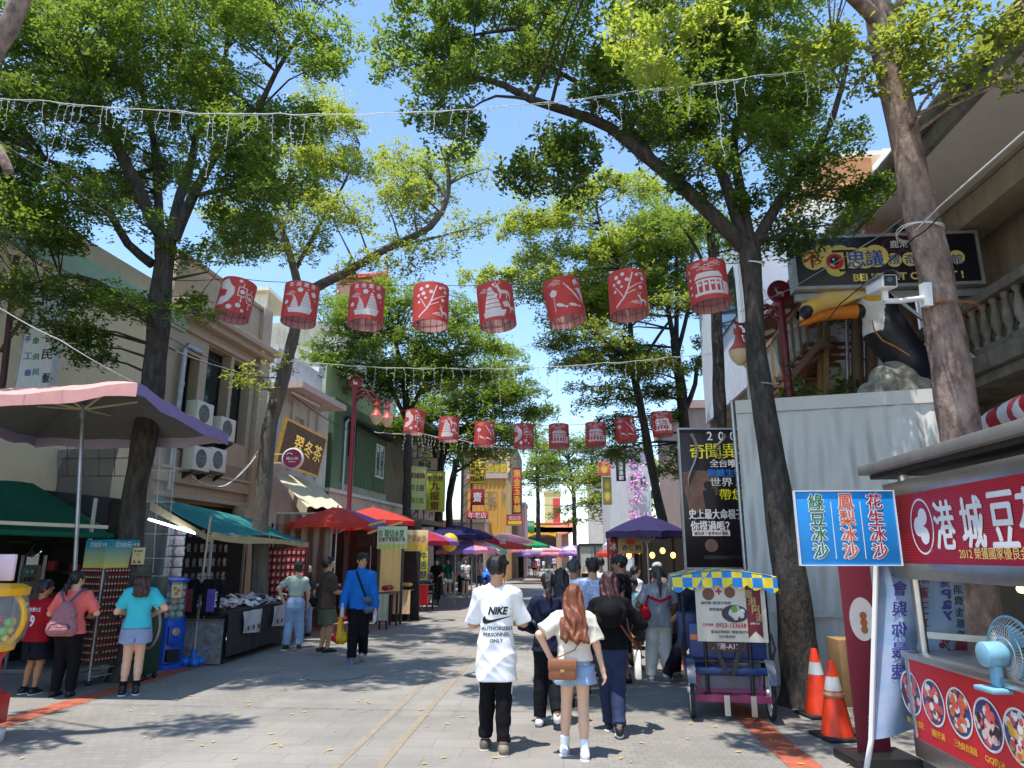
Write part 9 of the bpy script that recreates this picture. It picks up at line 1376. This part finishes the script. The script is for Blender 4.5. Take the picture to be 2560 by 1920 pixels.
px_board('stall_sign','tan sign with three dark characters on the almond stall','sign',1546,1606,1342,1384,16.3,mat('tan_kraft',srgb(176,150,110),.6),[('杏仁粉',.1,-.3,.34,.8,0,.04,M_BLACK),('●',0,.4,.36,.4,0,.0,mat('dusty_red',srgb(180,70,60),.6))]);px_board('stall_sign','maroon sheet beside the tan almond sign','sign',1522,1545,1345,1386,16.4,mat('dusty_maroon',srgb(126,50,50),.6),[('冰',0,0,.5,.6,0,.03,SW)])
g0=P(1446,1362,30);g1=P(1526,1362,30);t=thing('box_truck','small box truck with two dull white rear doors parked at the right','truck',((g0.x+g1.x)/2,30,0));f=Fr((g0.x,30,0),(1,0,0));wd=g1.x-g0.x;zt=g0.z;DW=mat('dull_white_door',srgb(190,194,182),.5,0,.08,3,streak=.25);MB().box(0,wd,.45,zt,-3,-.05,f).build('cargo_box',mat('truck_grey',srgb(120,126,124),.5),t)
for k in range(2):d_=MB().box(.05+k*wd/2,wd/2-.03+k*wd/2,.55,zt-.1,-.04,0,f).build('door',DW,t);MB().tube([f(wd/2-.12+.24*k,.6,.02),f(wd/2-.12+.24*k,zt-.15,.02)],.02,6).build('lock_bar',M_GALV,d_);m=MB();put_text(m,('ARH-','1842')[k],f,wd*(.25+.5*k),zt*.45,h=.16,c=.006);put_text(m,('ARH','')[k],f,wd*.3,zt*.3,h=.12,c=.006)if not k else None;m.build('lettering',mat('faded_ink',(.1,.1,.11),.6),d_,fix=False)
m=MB();[m.bar(f(x,.05,.02),f(x,zt,.02),.09,.09)for x in(0,wd)];m.bar(f(0,zt,.02),f(wd,zt,.02),.09,.09);m.box(0,wd,.3,.5,-.1,.05,f);m.build('door_frame',M_IRON,t);m=MB();[m.tube([f(x,.26,-.5),f(x+.2,.26,-.5)],.26,16)for x in(.1,wd-.3)];m.build('wheel',M_RUBBER,t);MB().box(.5,wd-.5,.02,.3,-1,-.3,f).build('chassis',M_BLACK,t)
CW=[((-.05,.07,0,0),(.05,-.06,.0,.3)),((-.05,-.06,0,.3),(.05,.07,0,0))]
def far(px,py,h,lab,sex,top,bot,hair,rz,**k):
 g=G(px,py);vx=.016 if g.y<40 else .026;fig(lab,(g.x,g.y),R(rz),h,vx,sex,1,.02,0,k.pop('feet',CW[px%2]),k.pop('hands',None),(None,None),(0,0,0),(cloth(*top),k.pop('slv',.75),.02,-.05),(k.pop('bk','shorts'),cloth(*bot),k.pop('bl',.6),.02,.06),(S_BK,S_WH,0),hair=hair,group=None,**k)
HB=('short',H_BLK);HP_=('pony',H_BLK,.15);HL=('bob',H_BLK,.1)
far(1119,1492,1.62,'woman in a dark green T-shirt and white shorts walking this way','f',(26,84,62),(226,218,204),HL,170);far(1163,1493,1.60,'woman in an oversized white T-shirt with arms folded','f',(232,230,230),(30,30,36),HL,185,hands=((.03,.12,.62),(-.03,.13,.63)),bl=.35);far(1155,1486,1.76,'man in a pale grey T-shirt raising an arm behind the folded-arms woman','m',(206,206,210),(40,40,46),HB,180,hands=((-.06,.06,.92),(.15,.02,.44)),bk='pants',bl=1.9);far(1197,1482,1.66,'woman in denim dungaree dress and a pink cap','f',(214,210,200),(70,92,120),HP_,180,hat=('cap',cloth(230,110,180)),hands=((-.04,.12,.65),(.15,.02,.44)),bk='skirt',bl=.9);far(1243,1476,1.72,'man in a black sleeveless top and pale shorts','m',(24,24,28),(180,200,214),HB,180,slv=.08,bl=.8)
far(1090,1506,1.64,'masked woman in black pushing a stroller','f',(26,26,32),(30,32,38),HL,185,mask=M_WHITE,hands=((-.08,.2,.6),(.08,.2,.6)),bk='pants',bl=1.9);g=G(1075,1513);t=thing('stroller','black pushchair with a pale footrest in front of the masked woman','stroller',g);m=MB();[m.tube([g+Vector((s*.2,.55,1.0)),g+Vector((s*.2,.2,.5)),g+Vector((s*.2,-.25,.12))],.016,6)for s in(-1,1)];[m.tube([g+Vector((s*.2,.45,.1)),g+Vector((s*.2,0,.55))],.016,6)for s in(-1,1)];m.tube([g+Vector((-.2,.55,1)),g+Vector((.2,.55,1))],.016,6);m.build('frame',M_IRON,t);m=MB();m.box(g.x-.18,g.x+.18,g.y-.1,g.y+.25,.38,.44);m.box(g.x-.18,g.x+.18,g.y+.2,g.y+.26,.44,.9);m.box(g.x-.2,g.x+.2,g.y-.2,g.y-.15,.55,.6);m.build('seat',cloth(40,36,44),t)
for s in(-1,1):
 for y in(-.25,.45):MB().tube([g+Vector((s*.22-.02,y,.09)),g+Vector((s*.22+.02,y,.09))],.09,12).build('wheel',M_RUBBER,t)
fig('toddler in a black top and white shorts sitting in the pushchair',(g.x,g.y+.1,.0),R(180),.95,.012,'m',1.1,-.1,0,((-.07,.25,.1,.3),(.07,.25,.1,.3)),((-.05,.18,.62),(.05,.18,.62)),(None,None),(0,0,0),(cloth(30,30,34),.7,.02,-.05),('shorts',cloth(220,216,206),.8,.02,.05),(S_WH,S_WH,0),hair=('short',H_BRN),skin=0,hd=1.5,sit=.50)
for a in((1309,1440,1.66,'far woman in pale blue with a white hat','f',(170,196,216),(60,66,80),HL,0),(1320,1439,1.72,'far person in a long pale shirt beside the pale blue woman','m',(206,212,222),(120,130,150),HB,0),(1336,1443,1.6,'far woman in a pink checked top and black skirt','f',(226,170,176),(30,30,34),HP_,0),(1344,1437,1.66,'far person in white with bright red trousers','f',(226,222,220),(206,40,60),HB,0),(1359,1425,1.2,'far child in white beside a pram','f',(226,226,230),(90,110,150),HB,10),(1373,1427,1.78,'far man in a grey shirt holding a bag','m',(110,112,120),(150,140,130),HB,0),(1386,1425,1.62,'far woman in lilac with black leggings','f',(214,190,220),(26,26,30),HP_,0),(1394,1413,1.1,'far child in a yellow top','m',(236,200,70),(60,70,90),HB,0),(1366,1416,1.7,'far man in a dark top between the grey man and the pram','m',(60,66,80),(90,90,96),HB,180),(1408,1416,1.66,'far man in pale grey by the scooters','m',(190,194,200),(50,50,58),HB,40),(1300,1432,1.7,'far man in white under the green parasol','m',(230,230,232),(70,76,90),HB,180),(1420,1412,1.7,'far woman in dark blue at the street end','f',(60,80,130),(40,40,46),HL,0),(1352,1412,1.64,'far woman in cream under the small red parasol','f',(226,214,190),(80,70,70),HL,180)):far(*a)
g=G(1215,1470);t=thing('covered_scooter','scooter wrapped in a bright blue cover behind the dungaree woman','scooter',g,local=True);s=Sdf((-.4,-.6,.1),(.4,.6,1.2),.025);s.cone((0,-.35,.5),(0,.35,.55),.28,.25);s.cone((0,.3,.6),(0,.35,.9),.22,.14,.1);s.wrinkle(.03,14,3);s.build('cover',mat('blue_tarp',srgb(40,110,214),.4),t);OFF[t.name]=g;[MB().tube([g+Vector((-.05,y,.22)),g+Vector((.05,y,.22))],.22,16).build('wheel',M_RUBBER,t)for y in(-.5,.5)]
g=G(1062,1480);fig('seated vendor in a cream hat and pink sleeves behind the mango table',(g.x-.3,g.y+1),R(160),1.55,.016,'f',1,.1,0,((-.06,.22,0,0),(.06,.22,0,0)),None,(None,None),(0,0,0),(cloth(206,140,160),1.8,.02,-.03),('pants',cloth(60,60,70),1.9,.014,.05),(S_BK,S_BK,0),hair=HL,hat=('bucket',cloth(216,206,186),.08),sit=.32)
